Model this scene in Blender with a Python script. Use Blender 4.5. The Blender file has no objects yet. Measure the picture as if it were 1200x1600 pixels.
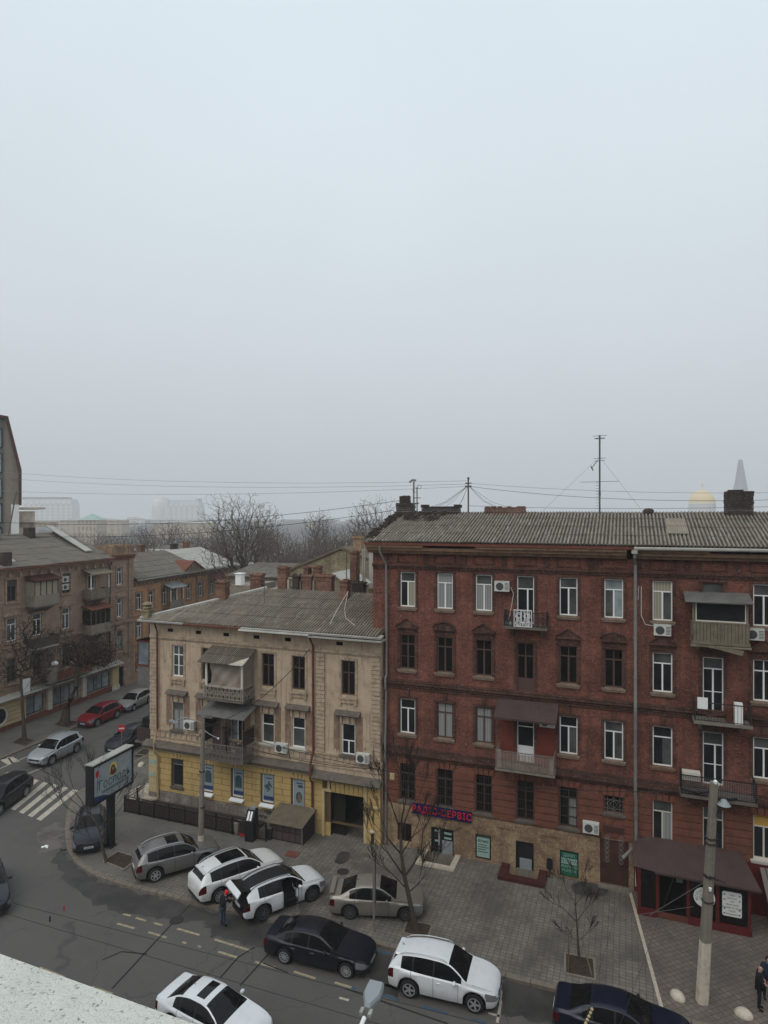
import bpy, bmesh, math, random
from math import sin, cos, pi, radians, sqrt, atan2
from mathutils import Vector, Matrix
from mathutils.geometry import tessellate_polygon
random.seed(7)
S = bpy.context.scene
C = S.collection
# ------------------------------------------------------------------ camera, sky, sun, exposure
CAMZ = 19.5
cd = bpy.data.cameras.new('camera'); cam = bpy.data.objects.new('camera', cd); C.objects.link(cam)
cam.location = (0, 0, CAMZ); cam.rotation_euler = (radians(90), 0, 0)
cd.sensor_fit = 'VERTICAL'; cd.sensor_height = 36; cd.lens = 22.5; cd.clip_start = .05; cd.clip_end = 9000
S.camera = cam
SUN_EL, SUN_AZ = radians(52), radians(212)
W = bpy.data.worlds.new('World'); S.world = W; W.use_nodes = True
nt = W.node_tree; nt.nodes.clear()
out = nt.nodes.new('ShaderNodeOutputWorld'); bg = nt.nodes.new('ShaderNodeBackground')
sky = nt.nodes.new('ShaderNodeTexSky'); sky.sky_type = 'NISHITA'; sky.sun_disc = False
sky.sun_elevation = SUN_EL; sky.sun_rotation = SUN_AZ; sky.dust_density = 6; sky.air_density = 1.5
tc = nt.nodes.new('ShaderNodeTexCoord'); sep = nt.nodes.new('ShaderNodeSeparateXYZ')
rp = nt.nodes.new('ShaderNodeValToRGB')
rp.color_ramp.elements[0].position = 0.0; rp.color_ramp.elements[0].color = (5.3, 5.75, 6.1, 1)
rp.color_ramp.elements[1].position = 0.75; rp.color_ramp.elements[1].color = (7.7, 8.75, 9.5, 1)
e = rp.color_ramp.elements.new(.25); e.color = (6.55, 7.15, 7.6, 1)
cl = nt.nodes.new('ShaderNodeTexNoise'); cl.inputs['Scale'].default_value = 1.8; cl.inputs['Detail'].default_value = 4
clr = nt.nodes.new('ShaderNodeMapRange'); clr.inputs[3].default_value = .91; clr.inputs[4].default_value = 1.09
mul = nt.nodes.new('ShaderNodeVectorMath'); mul.operation = 'SCALE'
mx = nt.nodes.new('ShaderNodeMix'); mx.data_type = 'RGBA'; mx.inputs[0].default_value = .93
L = nt.links.new
L(tc.outputs['Generated'], sep.inputs[0]); L(sep.outputs['Z'], rp.inputs[0])
L(tc.outputs['Generated'], cl.inputs['Vector']); L(cl.outputs[0], clr.inputs[0])
L(rp.outputs[0], mul.inputs[0]); L(clr.outputs[0], mul.inputs['Scale'])
L(sky.outputs[0], mx.inputs[6]); L(mul.outputs[0], mx.inputs[7]); L(mx.outputs[2], bg.inputs[0])
bg.inputs[1].default_value = .1; L(bg.outputs[0], out.inputs[0])
sl = bpy.data.lights.new('sun', 'SUN'); sl.energy = .8; sl.angle = radians(38); sl.color = (1, .96, .9)
so = bpy.data.objects.new('sun', sl); C.objects.link(so)
so.rotation_euler = (pi/2 - SUN_EL, 0, pi - SUN_AZ)
S.view_settings.view_transform = 'Standard'; S.view_settings.look = 'None'; S.view_settings.gamma = 1
S.view_settings.exposure = 0.06
S.cycles.volume_bounces = 4; S.cycles.max_bounces = 7; S.cycles.diffuse_bounces = 3; S.cycles.glossy_bounces = 3
S.cycles.use_denoising = True

# ------------------------------------------------------------------ helpers
def P(u, v, z=0.0):
    """world point at height z seen at photo pixel (u, v) when the place was surveyed"""
    Y = 1000*(CAMZ - z)/(v - 800); return Vector(((u-600)*Y/1000, Y, z))
def D(u, v, Y): return Vector(((u-600)*Y/1000, Y, CAMZ-(v-800)*Y/1000))
def tag(o, label=None, cat=None, group=None, kind=None):
    if label: o['label'] = label
    if cat: o['category'] = cat
    if group: o['group'] = group
    if kind: o['kind'] = kind
    return o
def thing(name, label, cat, loc=(0, 0, 0), rz=0, group=None):
    o = bpy.data.objects.new(name, None); C.objects.link(o); o.empty_display_size = .3
    o.location = loc; o.rotation_euler = (0, 0, rz)
    return tag(o, label, cat, group)
def copy_tree(o, parent=None):
    c = o.copy(); C.objects.link(c); c.parent = parent
    for ch in o.children: copy_tree(ch, c)
    return c
class MB:
    def __init__(s): s.v = []; s.f = []; s.m = []; s.cur = 0; s.at = {}
    def add(s, vs, fs):
        n = len(s.v); s.v += [tuple(p) for p in vs]
        for f in fs: s.f.append([i+n for i in f]); s.m.append(s.cur)
        return s
    def quad(s, *p): return s.add(p, [range(len(p))])
    def box(s, x0, x1, y0, y1, z0, z1):
        return s.add([(x0,y0,z0),(x1,y0,z0),(x1,y1,z0),(x0,y1,z0),(x0,y0,z1),(x1,y0,z1),(x1,y1,z1),(x0,y1,z1)],
                     [(0,3,2,1),(4,5,6,7),(0,1,5,4),(1,2,6,5),(2,3,7,6),(3,0,4,7)])
    def cbox(s, c, sz, rz=0, rot=None):
        hx, hy, hz = sz[0]/2, sz[1]/2, sz[2]/2
        R = rot or Matrix.Rotation(rz, 3, 'Z'); c = Vector(c)
        vs = [c + R @ Vector((a*hx, b*hy, d*hz)) for d in (-1, 1) for a, b in ((-1,-1),(1,-1),(1,1),(-1,1))]
        return s.add(vs, [(0,3,2,1),(4,5,6,7),(0,1,5,4),(1,2,6,5),(2,3,7,6),(3,0,4,7)])
    def tube(s, pts, r, n=6, r1=None, caps=True):
        pts = [Vector(p) for p in pts]; k = len(pts)
        rs = [r + ((r1 if r1 is not None else r)-r)*i/(k-1) for i in range(k)] if not isinstance(r, (list, tuple)) else r
        vs = []
        for i, p in enumerate(pts):
            d = (pts[min(i+1, k-1)] - pts[max(i-1, 0)])
            d = d.normalized() if d.length > 1e-9 else Vector((0, 0, 1))
            a = d.cross(Vector((0, 0, 1))) if abs(d.z) < .95 else d.cross(Vector((1, 0, 0)))
            a.normalize(); b = d.cross(a)
            for j in range(n):
                t = 2*pi*(j+.5)/n; vs.append(p + rs[i]*(cos(t)*a + sin(t)*b))
        fs = [(i*n+j, i*n+(j+1) % n, (i+1)*n+(j+1) % n, (i+1)*n+j) for i in range(k-1) for j in range(n)]
        if caps: fs += [list(range(n))[::-1], [(k-1)*n+j for j in range(n)]]
        return s.add(vs, fs)
    def ring(s, c, r, w, axis='y', n=10):
        c = Vector(c)
        ps = []
        for i in range(n+1):
            t = 2*pi*i/n
            d = (cos(t), 0, sin(t)) if axis == 'y' else ((0, cos(t), sin(t)) if axis == 'x' else (cos(t), sin(t), 0))
            ps.append(c + r*Vector(d))
        return s.tube(ps, w, 3, caps=False)
    def lathe(s, prof, c=(0, 0, 0), n=16, axis='z', caps=True):
        vs = []; k = len(prof)
        for r, h in prof:
            for j in range(n):
                t = 2*pi*j/n
                if axis == 'z': vs.append((c[0]+r*cos(t), c[1]+r*sin(t), c[2]+h))
                elif axis == 'y': vs.append((c[0]+r*cos(t), c[1]+h, c[2]+r*sin(t)))
                else: vs.append((c[0]+h, c[1]+r*cos(t), c[2]+r*sin(t)))
        fs = [(i*n+j, i*n+(j+1) % n, (i+1)*n+(j+1) % n, (i+1)*n+j) for i in range(k-1) for j in range(n)]
        if caps: fs += [list(range(n))[::-1], [(k-1)*n+j for j in range(n)]]
        return s.add(vs, fs)
    def prism(s, poly, y0, y1):
        """poly in (x,z), extruded along y"""
        n = len(poly)
        vs = [(x, y0, z) for x, z in poly] + [(x, y1, z) for x, z in poly]
        return s.add(vs, [list(range(n)), list(range(n, 2*n))[::-1]] + [(i, (i+1) % n, n+(i+1) % n, n+i)[::-1] for i in range(n)])
    def prismx(s, poly, x0, x1):
        """poly in (y,z), extruded along x"""
        n = len(poly)
        vs = [(x0, y, z) for y, z in poly] + [(x1, y, z) for y, z in poly]
        return s.add(vs, [list(range(n))[::-1], list(range(n, 2*n))] + [(i, (i+1) % n, n+(i+1) % n, n+i) for i in range(n)])
    def slab(s, loop, z0, z1):
        n = len(loop)
        vs = [(p[0], p[1], z0) for p in loop] + [(p[0], p[1], z1) for p in loop]
        return s.add(vs, [list(range(n))[::-1], list(range(n, 2*n))] + [(i, (i+1) % n, n+(i+1) % n, n+i) for i in range(n)])
    def build(s, name, mats, parent=None, smooth=False, **kw):
        me = bpy.data.meshes.new(name); me.from_pydata(s.v, [], s.f)
        ms = mats if isinstance(mats, (list, tuple)) else [mats]
        for m in ms: me.materials.append(m)
        if len(ms) > 1: me.polygons.foreach_set('material_index', s.m)
        if smooth:
            me.polygons.foreach_set('use_smooth', [True]*len(me.polygons))
            if smooth != 'all': me.set_sharp_from_angle(angle=radians(smooth if smooth is not True else 35))
        if s.at:
            a = me.attributes.new('crest', 'FLOAT', 'POINT')
            a.data.foreach_set('value', [s.at.get(i, 0.0) for i in range(len(s.v))])
        me.update()
        o = bpy.data.objects.new(name, me); C.objects.link(o)
        if parent: o.parent = parent
        return tag(o, kw.get('label'), kw.get('cat'), kw.get('group'), kw.get('kind'))
_txt = {}
def text(s, size, name, mat, parent, loc, rot=(pi/2, 0, 0), ex=.01, sx=1, off=0, align='CENTER', space=1):
    cu = bpy.data.curves.new(name, 'FONT'); cu.body = s; cu.size = size; cu.extrude = ex; cu.offset = off
    cu.align_x = align; cu.align_y = 'CENTER'; cu.resolution_u = 3; cu.space_character = space
    t = bpy.data.objects.new(name, cu); C.objects.link(t)
    bpy.context.view_layer.update()
    me = bpy.data.meshes.new_from_object(t.evaluated_get(bpy.context.evaluated_depsgraph_get()))
    bpy.data.objects.remove(t); me.materials.clear(); me.materials.append(mat)
    o = bpy.data.objects.new(name, me); C.objects.link(o); o.parent = parent
    o.location = loc; o.rotation_euler = rot; o.scale = (sx, 1, 1)
    return o

# ------------------------------------------------------------------ materials
M = {}
def nodes(name):
    m = bpy.data.materials.new(name); m.use_nodes = True
    t = m.node_tree; b = t.nodes['Principled BSDF']; M[name] = m
    return m, t, b
def N(t, ty, **kw):
    n = t.nodes.new('ShaderNode'+ty)
    for k, v in kw.items():
        if k in n.inputs: n.inputs[k].default_value = v
        else: setattr(n, k, v)
    return n
def mixc(t, fac, a, b, blend='MIX'):
    n = t.nodes.new('ShaderNodeMix'); n.data_type = 'RGBA'; n.blend_type = blend
    for i, x in ((0, fac), (6, a), (7, b)):
        if hasattr(x, 'is_linked') or hasattr(x, 'links'): t.links.new(x, n.inputs[i])
        else: n.inputs[i].default_value = x if i == 0 else (tuple(x)+(1,) if len(x) == 3 else x)
    return n.outputs[2]
def rng(t, x, a, b, c=0, d=1):
    n = t.nodes.new('ShaderNodeMapRange'); t.links.new(x, n.inputs[0])
    for i, v in zip((1, 2, 3, 4), (a, b, c, d)): n.inputs[i].default_value = v
    return n.outputs[0]
def coords(t, scale=(1, 1, 1), kind='Object'):
    tc = t.nodes.new('ShaderNodeTexCoord'); mp = t.nodes.new('ShaderNodeMapping')
    t.links.new(tc.outputs[kind], mp.inputs[0]); mp.inputs['Scale'].default_value = scale
    return mp.outputs[0]
def noise(t, vec, scale, detail=4, rough=.6):
    n = t.nodes.new('ShaderNodeTexNoise'); n.inputs['Scale'].default_value = scale
    n.inputs['Detail'].default_value = detail; n.inputs['Roughness'].default_value = rough
    t.links.new(vec, n.inputs['Vector']); return n.outputs[0]
def bump(t, b, h, st=.3, dist=.02):
    n = t.nodes.new('ShaderNodeBump'); n.inputs['Strength'].default_value = st; n.inputs['Distance'].default_value = dist
    t.links.new(h, n.inputs['Height']); t.links.new(n.outputs[0], b.inputs['Normal'])
def warm(c): return (c[0]*.97, c[1]*.88, c[2]*.77) if c else c
def dark(c, k): return tuple(x*k for x in c)
def plain(name, col, rough=.7, metal=0, spec=.5, coat=0):
    m, t, b = nodes(name); b.inputs['Base Color'].default_value = (*col, 1); b.inputs['Roughness'].default_value = rough
    b.inputs['Metallic'].default_value = metal; b.inputs['Specular IOR Level'].default_value = spec if max(col) > .12 or metal else spec*.4
    b.inputs['Coat Weight'].default_value = coat
    return m
def worn(name, col, col2=None, col3=None, scale=1.5, rough=.85, streak=.5, bmp=.25, spec=.3, th=(.45, .65), grime=(.05, .045, .04)):
    """paint or plaster: blotches of a second tone, fine grain, vertical run-off stains"""
    col, col2, col3 = warm(col), warm(col2), warm(col3)
    m, t, b = nodes(name); v = coords(t); b.inputs['Roughness'].default_value = rough
    b.inputs['Specular IOR Level'].default_value = spec
    c = mixc(t, rng(t, noise(t, v, scale, 6, .65), *th), col, col2 or dark(col, .7))
    if col3: c = mixc(t, rng(t, noise(t, v, scale*2.7, 5, .7), .6, .68), c, col3)
    c = mixc(t, rng(t, noise(t, v, 22, 3, .7), .3, .7, 0, .35), c, dark(col, .55))
    if streak:
        s = noise(t, coords(t, (3.2, 3.2, .22)), 1.6, 5, .7)
        c = mixc(t, rng(t, s, .52, .75, 0, streak), c, grime)
    t.links.new(c, b.inputs['Base Color']); bump(t, b, noise(t, v, 14, 5, .7), bmp, .03)
    return m
def brick(name, c1, c2, mortar, bw=.26, bh=.085, ms=.012, stain=.5, patch=None, bmp=.4, pale=None):
    m, t, b = nodes(name); b.inputs['Roughness'].default_value = .9; b.inputs['Specular IOR Level'].default_value = .2
    tc = t.nodes.new('ShaderNodeTexCoord'); sp = t.nodes.new('ShaderNodeSeparateXYZ'); cb = t.nodes.new('ShaderNodeCombineXYZ')
    ad = t.nodes.new('ShaderNodeMath'); t.links.new(tc.outputs['Object'], sp.inputs[0])
    t.links.new(sp.outputs[0], ad.inputs[0]); t.links.new(sp.outputs[1], ad.inputs[1])
    t.links.new(ad.outputs[0], cb.inputs[0]); t.links.new(sp.outputs[2], cb.inputs[1])
    bk = t.nodes.new('ShaderNodeTexBrick'); t.links.new(cb.outputs[0], bk.inputs['Vector'])
    bk.inputs['Scale'].default_value = 1; bk.inputs['Brick Width'].default_value = bw; bk.inputs['Row Height'].default_value = bh
    bk.inputs['Mortar Size'].default_value = ms; bk.inputs['Mortar Smooth'].default_value = .3; bk.inputs['Bias'].default_value = -.1
    bk.inputs['Color1'].default_value = (*c1, 1); bk.inputs['Color2'].default_value = (*c2, 1); bk.inputs['Mortar'].default_value = (*mortar, 1)
    v = tc.outputs['Object']; c = bk.outputs[0]
    c = mixc(t, rng(t, noise(t, v, 7, 5, .8), .42, .62, 0, .75), c, dark(c1, .38))
    c = mixc(t, rng(t, noise(t, v, .35, 5, .65), .42, .62, 0, .6), c, dark(c2, .5))
    c = mixc(t, rng(t, noise(t, v, 1.1, 6, .7), .48, .68, 0, .55), c, (c1[0]*1.25, c1[1]*1.55, c1[2]*1.4))
    c = mixc(t, rng(t, noise(t, coords(t, (1, 1, 1.8)), 1.9, 6, .75), .54, .7, 0, .65), c, dark(c2, .42))
    if pale: c = mixc(t, rng(t, noise(t, v, 8, 4, .8), .57, .68, 0, .75), c, pale)
    if patch: c = mixc(t, rng(t, noise(t, v, .8, 5, .7), .56, .62, 0, .8), c, patch)
    s = noise(t, coords(t, (2.5, 2.5, .2)), 1.3, 5, .7)
    c = mixc(t, rng(t, s, .5, .75, 0, stain), c, (.035, .03, .028))
    t.links.new(c, b.inputs['Base Color']); bump(t, b, bk.outputs['Fac'], -bmp, .02)
    return m
def glass(name, col, rough=.06, curtain=None):
    m, t, b = nodes(name); b.inputs['Roughness'].default_value = rough; b.inputs['Specular IOR Level'].default_value = .22
    v = coords(t)
    c = mixc(t, rng(t, noise(t, v, .9, 3), .4, .65), col, dark(col, .5))
    if curtain:
        w = t.nodes.new('ShaderNodeTexWave'); w.inputs['Scale'].default_value = 2.2; w.inputs['Distortion'].default_value = 1.5
        t.links.new(coords(t, (1, 1, .05)), w.inputs['Vector'])
        c = mixc(t, rng(t, w.outputs[1], 0, 1, .2, .9), dark(curtain, .6), curtain)
    t.links.new(c, b.inputs['Base Color']); bump(t, b, noise(t, v, 1.5, 2), .04, .05)
    return m
# ---- masonry
brick('red_brick', (.265, .083, .057), (.135, .046, .036), (.20, .13, .10), stain=.62, pale=(.42, .27, .20))
brick('red_brick_trim', (.145, .058, .044), (.08, .038, .03), (.10, .07, .055), stain=.7, pale=(.3, .21, .16))
brick('tan_brick', (.43, .28, .17), (.28, .165, .105), (.30, .22, .16), stain=.55, pale=(.5, .38, .28))
brick('dark_brick', (.10, .065, .055), (.06, .045, .04), (.05, .045, .04), stain=.8, pale=(.25, .2, .17))
brick('chimney_brick', (.30, .135, .085), (.15, .07, .05), (.22, .17, .14), stain=.6, pale=(.4, .3, .25))
brick('yellow_brick', (.40, .32, .20), (.28, .215, .135), (.2, .17, .13), bw=.45, bh=.22, ms=.02, stain=.6)
brick('stone_plinth', (.34, .28, .25), (.26, .21, .185), (.16, .13, .115), bw=.6, bh=.22, ms=.015, stain=.4)
worn('rustic', (.21, .085, .06), (.14, .06, .045), (.08, .05, .04), streak=.6)
worn('cornice_wood', (.27, .18, .125), (.17, .11, .08), (.09, .065, .05), scale=2.5, streak=.5)
worn('plaster', (.60, .51, .415), (.42, .35, .285), (.24, .165, .12), scale=1.1, streak=.85, grime=(.10, .07, .05))
worn('plaster_trim', (.54, .455, .37), (.34, .275, .225), (.14, .105, .08), scale=2, streak=.8, grime=(.07, .055, .045))
worn('brown_plaster', (.26, .18, .14), (.40, .31, .24), (.14, .095, .075), scale=2.2, streak=.85)
worn('yellow_paint', (.60, .46, .21), (.5, .38, .18), (.33, .24, .12), scale=.9, streak=.45, grime=(.14, .10, .06))
worn('yellow_groove', (.15, .105, .055), streak=.3)
worn('cream_paint', (.60, .52, .33), (.5, .42, .26), streak=.4, grime=(.2, .16, .1))
worn('ledge', (.17, .155, .145), (.11, .10, .095), (.06, .055, .05), scale=3, streak=.3)
worn('pink_plaster', (.38, .285, .235), (.25, .18, .15), (.12, .09, .075), scale=.8, streak=.75, grime=(.08, .06, .055))
worn('pink_trim', (.44, .34, .285), (.24, .17, .145), (.13, .1, .085), scale=2, streak=.85, grime=(.07, .055, .05))
worn('orange_plaster', (.56, .33, .19), (.42, .25, .155), (.26, .17, .12), scale=.8, streak=.6)
worn('grey_plaster', (.30, .28, .25), (.22, .2, .18), streak=.4)
worn('modern_beige', (.29, .275, .25), (.25, .235, .22), streak=.12, bmp=.05)
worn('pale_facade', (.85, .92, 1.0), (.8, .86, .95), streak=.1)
worn('scroll_grey', (.42, .40, .37), (.3, .27, .24), (.2, .12, .06), scale=3, streak=.2)
worn('sill_stone', (.30, .24, .20), (.2, .16, .135), (.1, .08, .07), scale=4, streak=.4)
worn('slat_grey', (.30, .25, .24), (.2, .16, .15), scale=4, streak=.4)
worn('tarp', (.34, .31, .29), (.28, .25, .235), streak=.2)
worn('white_stucco_wall', (.6, .57, .52), streak=.4)
worn('wine_paint', (.125, .014, .015), (.09, .012, .013), streak=.3, rough=.6)
worn('wine_dark', (.07, .018, .018), streak=.3)
worn('rust_metal', (.20, .075, .055), (.14, .055, .045), (.3, .25, .2), scale=2, streak=.3)
worn('awning_metal', (.09, .062, .066), (.07, .048, .05), scale=1.2, streak=.3, rough=.6)
worn('zinc', (.46, .48, .49), (.32, .34, .35), (.22, .22, .22), scale=1.2, streak=.25, rough=.55)
worn('zinc_dark', (.17, .18, .19), (.12, .125, .13), (.22, .2, .18), scale=2, streak=.2)
worn('pipe_metal', (.25, .27, .29), (.2, .21, .225), streak=.3, rough=.5)
worn('pipe_rust', (.16, .055, .04), (.11, .045, .035), streak=.3)
worn('pipe_cream', (.5, .43, .28), streak=.3)
worn('concrete', (.25, .24, .225), (.19, .18, .17), scale=3, streak=.4)
worn('whitewash', (.68, .66, .61), (.5, .48, .44), scale=4, streak=.25)
worn('old_wood', (.15, .12, .09), (.2, .18, .15), (.08, .06, .05), scale=4, streak=.5)
worn('door_brown', (.085, .04, .034), (.06, .03, .027), streak=.3, rough=.6)
worn('weather_board', (.22, .2, .16), (.15, .14, .105), (.11, .12, .07), scale=3, streak=.7)
worn('grey_deck', (.17, .15, .12), (.12, .105, .085), (.2, .19, .17), scale=2, streak=.2)
worn('dark_deck', (.065, .052, .048), (.045, .038, .036), streak=.1)
worn('marble', (.6, .57, .52), (.45, .42, .38), scale=5, streak=.2, rough=.5)
worn('red_curtain_wall', (.20, .048, .034), (.16, .038, .028), streak=.35)
worn('bark', (.085, .07, .06), (.06, .05, .043), (.13, .115, .1), scale=6, streak=.4, bmp=.8)
plain('twig', (.13, .105, .09), .95, spec=.1)
plain('twig_dark', (.045, .035, .03), .95, spec=.1)
plain('dead_leaf', (.075, .045, .03), .95, spec=.1)
worn('soil', (.06, .045, .035), (.035, .028, .022), (.12, .09, .06), scale=6, streak=0, bmp=1)
plain('black_metal', (.018, .018, .02), .5)
plain('iron', (.04, .032, .032), .7)
plain('iron_brown', (.085, .06, .055), .8)
plain('iron_grey', (.17, .15, .135), .8)
plain('panel_grey', (.085, .09, .095), .6)
worn('patch_sheet', (.34, .32, .29), (.27, .25, .22), streak=.3)
plain('poster_sheet', (.27, .32, .34), .4)
plain('archway_dark', (.02, .017, .015), .95)  # near-black colour paints the shade inside the archway and on its gate leaf
plain('white_pvc', (.86, .86, .84), .4)
plain('cream_pvc', (.62, .58, .5), .5)
plain('brown_frame', (.10, .062, .05), .6)
plain('white_iron', (.7, .7, .7), .6)
plain('dark_void', (.006, .005, .005), .9, spec=.1)
plain('black_rubber', (.02, .02, .02), .8)
plain('tyre', (.022, .022, .023), .85)
plain('alloy', (.42, .43, .44), .35, metal=.4)
plain('alloy_dark', (.10, .10, .105), .4, metal=.3)
plain('hub_black', (.012, .012, .012), .7)
plain('chrome', (.62, .63, .65), .2, metal=1)
plain('lamp_glass', (.16, .17, .18), .12)
plain('tail_red', (.065, .004, .006), .2)
plain('plate_white', (.6, .6, .58), .5)
plain('ac_white', (.62, .62, .58), .5)
plain('ac_grille', (.07, .07, .07), .7)
plain('sign_red', (.55, .015, .02), .4)
plain('sign_blue', (.008, .010, .08), .4)
plain('sign_white', (.72, .72, .7), .4)
plain('no_entry_red', (.5, .02, .03), .4)
plain('sign_green', (.02, .12, .075), .5)
plain('sign_mint', (.28, .42, .36), .5)
plain('leaf_green', (.10, .2, .07), .5)
plain('ink', (.03, .03, .04), .6)
plain('poster_ink', (.05, .09, .10), .6)
plain('poster_navy', (.02, .04, .13), .5)
plain('skin', (.45, .26, .2), .6)
plain('hair_dark', (.03, .022, .018), .8)
plain('cloth_black', (.012, .012, .015), .9)
plain('cloth_navy', (.02, .03, .05), .9)
plain('cloth_red', (.6, .02, .03), .85)
plain('jeans', (.035, .05, .08), .9)
plain('wire', (.03, .03, .032), .7)
plain('wire_grey', (.22, .22, .22), .7)
plain('gold', (.85, .60, .22), .6)
plain('yellow_blind', (.5, .3, .06), .7)
plain('antenna', (.1, .1, .105), .6)
plain('lamp_grey', (.26, .28, .29), .5)
plain('far_fogged', (.50, .53, .56), .8)  # far roofs and windows paled, so the colour carries part of the fog
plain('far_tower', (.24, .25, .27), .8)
glass('glass_dark', (.022, .023, .025))
glass('glass_grey', (.10, .105, .10), .12)
glass('glass_curtain', (.1, .1, .1), .2, curtain=(.34, .35, .34))
glass('glass_cream', (.1, .1, .1), .2, curtain=(.42, .38, .29))
glass('glass_pale', (.32, .36, .37), .25)
glass('glass_brown', (.012, .010, .009), .15)
glass('glass_shop', (.2, .23, .26), .2)
glass('car_glass', (.008, .008, .009), .05)
M['car_glass'].node_tree.nodes['Principled BSDF'].inputs['Specular IOR Level'].default_value = .22
def corrug(name, c1, c2, c3, sw, sh, pale=(.5, .49, .46)):
    """asbestos cement sheets: each sheet its own tone, moss and pale scrapes; the waves are in the mesh"""
    m, t, b = nodes(name); b.inputs['Roughness'].default_value = .9; b.inputs['Specular IOR Level'].default_value = .2
    tc = t.nodes.new('ShaderNodeTexCoord'); bk = t.nodes.new('ShaderNodeTexBrick'); t.links.new(tc.outputs['Object'], bk.inputs['Vector'])
    bk.offset = 0; bk.inputs['Scale'].default_value = 1; bk.inputs['Brick Width'].default_value = sw; bk.inputs['Row Height'].default_value = sh
    bk.inputs['Mortar Size'].default_value = .022; bk.inputs['Bias'].default_value = -.15
    bk.inputs['Color1'].default_value = (*c1, 1); bk.inputs['Color2'].default_value = (*c2, 1); bk.inputs['Mortar'].default_value = (*dark(c1, .35), 1)
    v = tc.outputs['Object']; c = bk.outputs[0]
    c = mixc(t, rng(t, noise(t, v, 1.1, 6, .7), .45, .7, 0, .8), c, c3)
    c = mixc(t, rng(t, noise(t, coords(t, (6, .7, 1)), 1.2, 5, .75), .52, .68, 0, .8), c, pale)
    c = mixc(t, rng(t, noise(t, coords(t, (5, .5, 1)), 1.9, 5, .75), .5, .74, 0, .8), c, dark(c3, .45))
    c = mixc(t, rng(t, noise(t, v, 18, 3), .35, .7, 0, .3), c, dark(c1, .5))
    c = mixc(t, rng(t, noise(t, v, .5, 5, .7), .52, .66, 0, .6), c, (.13, .085, .06))
    at = t.nodes.new('ShaderNodeAttribute'); at.attribute_name = 'crest'   # wave shading put into the colour: troughs darkened, crests paled
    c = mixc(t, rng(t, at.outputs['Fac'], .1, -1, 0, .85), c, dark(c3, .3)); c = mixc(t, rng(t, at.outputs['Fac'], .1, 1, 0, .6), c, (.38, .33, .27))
    t.links.new(c, b.inputs['Base Color']); return m
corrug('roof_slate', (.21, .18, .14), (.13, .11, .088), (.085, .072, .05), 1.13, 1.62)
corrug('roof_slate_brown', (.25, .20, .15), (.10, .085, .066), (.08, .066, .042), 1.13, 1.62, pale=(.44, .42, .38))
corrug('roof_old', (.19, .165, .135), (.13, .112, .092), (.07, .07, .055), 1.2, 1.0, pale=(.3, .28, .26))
def asphalt():
    m, t, b = nodes('asphalt'); v = coords(t)
    b.inputs['Roughness'].default_value = .85
    c = mixc(t, rng(t, noise(t, v, .16, 5, .6), .35, .65), (.112, .101, .092), (.088, .08, .074))
    c = mixc(t, rng(t, noise(t, v, .9, 6, .7), .5, .66, 0, .5), c, (.12, .106, .095))
    c = mixc(t, rng(t, noise(t, v, 30, 2), .3, .7, 0, .35), c, (.035, .033, .032))
    # tar-filled cracks
    vo = t.nodes.new('ShaderNodeTexVoronoi'); vo.feature = 'DISTANCE_TO_EDGE'; vo.inputs['Scale'].default_value = .22
    nz = t.nodes.new('ShaderNodeTexNoise'); nz.inputs['Scale'].default_value = 1.2; nz.inputs['Detail'].default_value = 5
    va = t.nodes.new('ShaderNodeVectorMath'); va.operation = 'MULTIPLY_ADD'; va.inputs[1].default_value = (1.6, 1.6, 0)
    t.links.new(v, nz.inputs['Vector']); t.links.new(nz.outputs[1], va.inputs[0]); t.links.new(v, va.inputs[2]); t.links.new(va.outputs[0], vo.inputs['Vector'])
    c = mixc(t, rng(t, vo.outputs[0], .0, .009, .5, 0), c, (.03, .028, .026))
    t.links.new(c, b.inputs['Base Color']); bump(t, b, noise(t, v, 40, 3), .25, .01)
asphalt()
def damp(name, col, rough=.35):
    m, t, b = nodes(name); v = coords(t); b.inputs['Roughness'].default_value = rough
    c = mixc(t, rng(t, noise(t, v, .7, 6, .7), .45, .6), col, dark(col, .6))
    t.links.new(c, b.inputs['Base Color']); return m
damp('damp_asphalt', (.052, .046, .042), .7)
damp('patch_light', (.14, .12, .105), .85)
def paver(name, c1, c2, mortar, bw, bh, ang, moss=(.05, .045, .035), amt=.75):
    m, t, b = nodes(name); b.inputs['Roughness'].default_value = .8
    tc = t.nodes.new('ShaderNodeTexCoord'); mp = t.nodes.new('ShaderNodeMapping'); t.links.new(tc.outputs['Object'], mp.inputs[0])
    mp.inputs['Rotation'].default_value = (0, 0, ang)
    bk = t.nodes.new('ShaderNodeTexBrick'); t.links.new(mp.outputs[0], bk.inputs['Vector']); bk.offset = 0
    bk.inputs['Scale'].default_value = 1; bk.inputs['Brick Width'].default_value = bw; bk.inputs['Row Height'].default_value = bh
    bk.inputs['Mortar Size'].default_value = .014; bk.inputs['Mortar Smooth'].default_value = .3
    bk.inputs['Color1'].default_value = (*c1, 1); bk.inputs['Color2'].default_value = (*c2, 1); bk.inputs['Mortar'].default_value = (*mortar, 1)
    v = tc.outputs['Object']; c = bk.outputs[0]
    c = mixc(t, rng(t, noise(t, v, .45, 6, .65), .45, .62, 0, amt), c, dark(c2, .5))
    c = mixc(t, rng(t, noise(t, v, 3, 5, .7), .56, .7, 0, .7), c, moss)
    c = mixc(t, rng(t, noise(t, v, 9, 4, .7), .62, .72, 0, .8), c, (.03, .027, .024))
    t.links.new(c, b.inputs['Base Color']); bump(t, b, bk.outputs['Fac'], -.5, .015)
paver('paving', (.205, .18, .15), (.15, .132, .11), (.06, .052, .044), .26, .21, radians(20.7))
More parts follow.
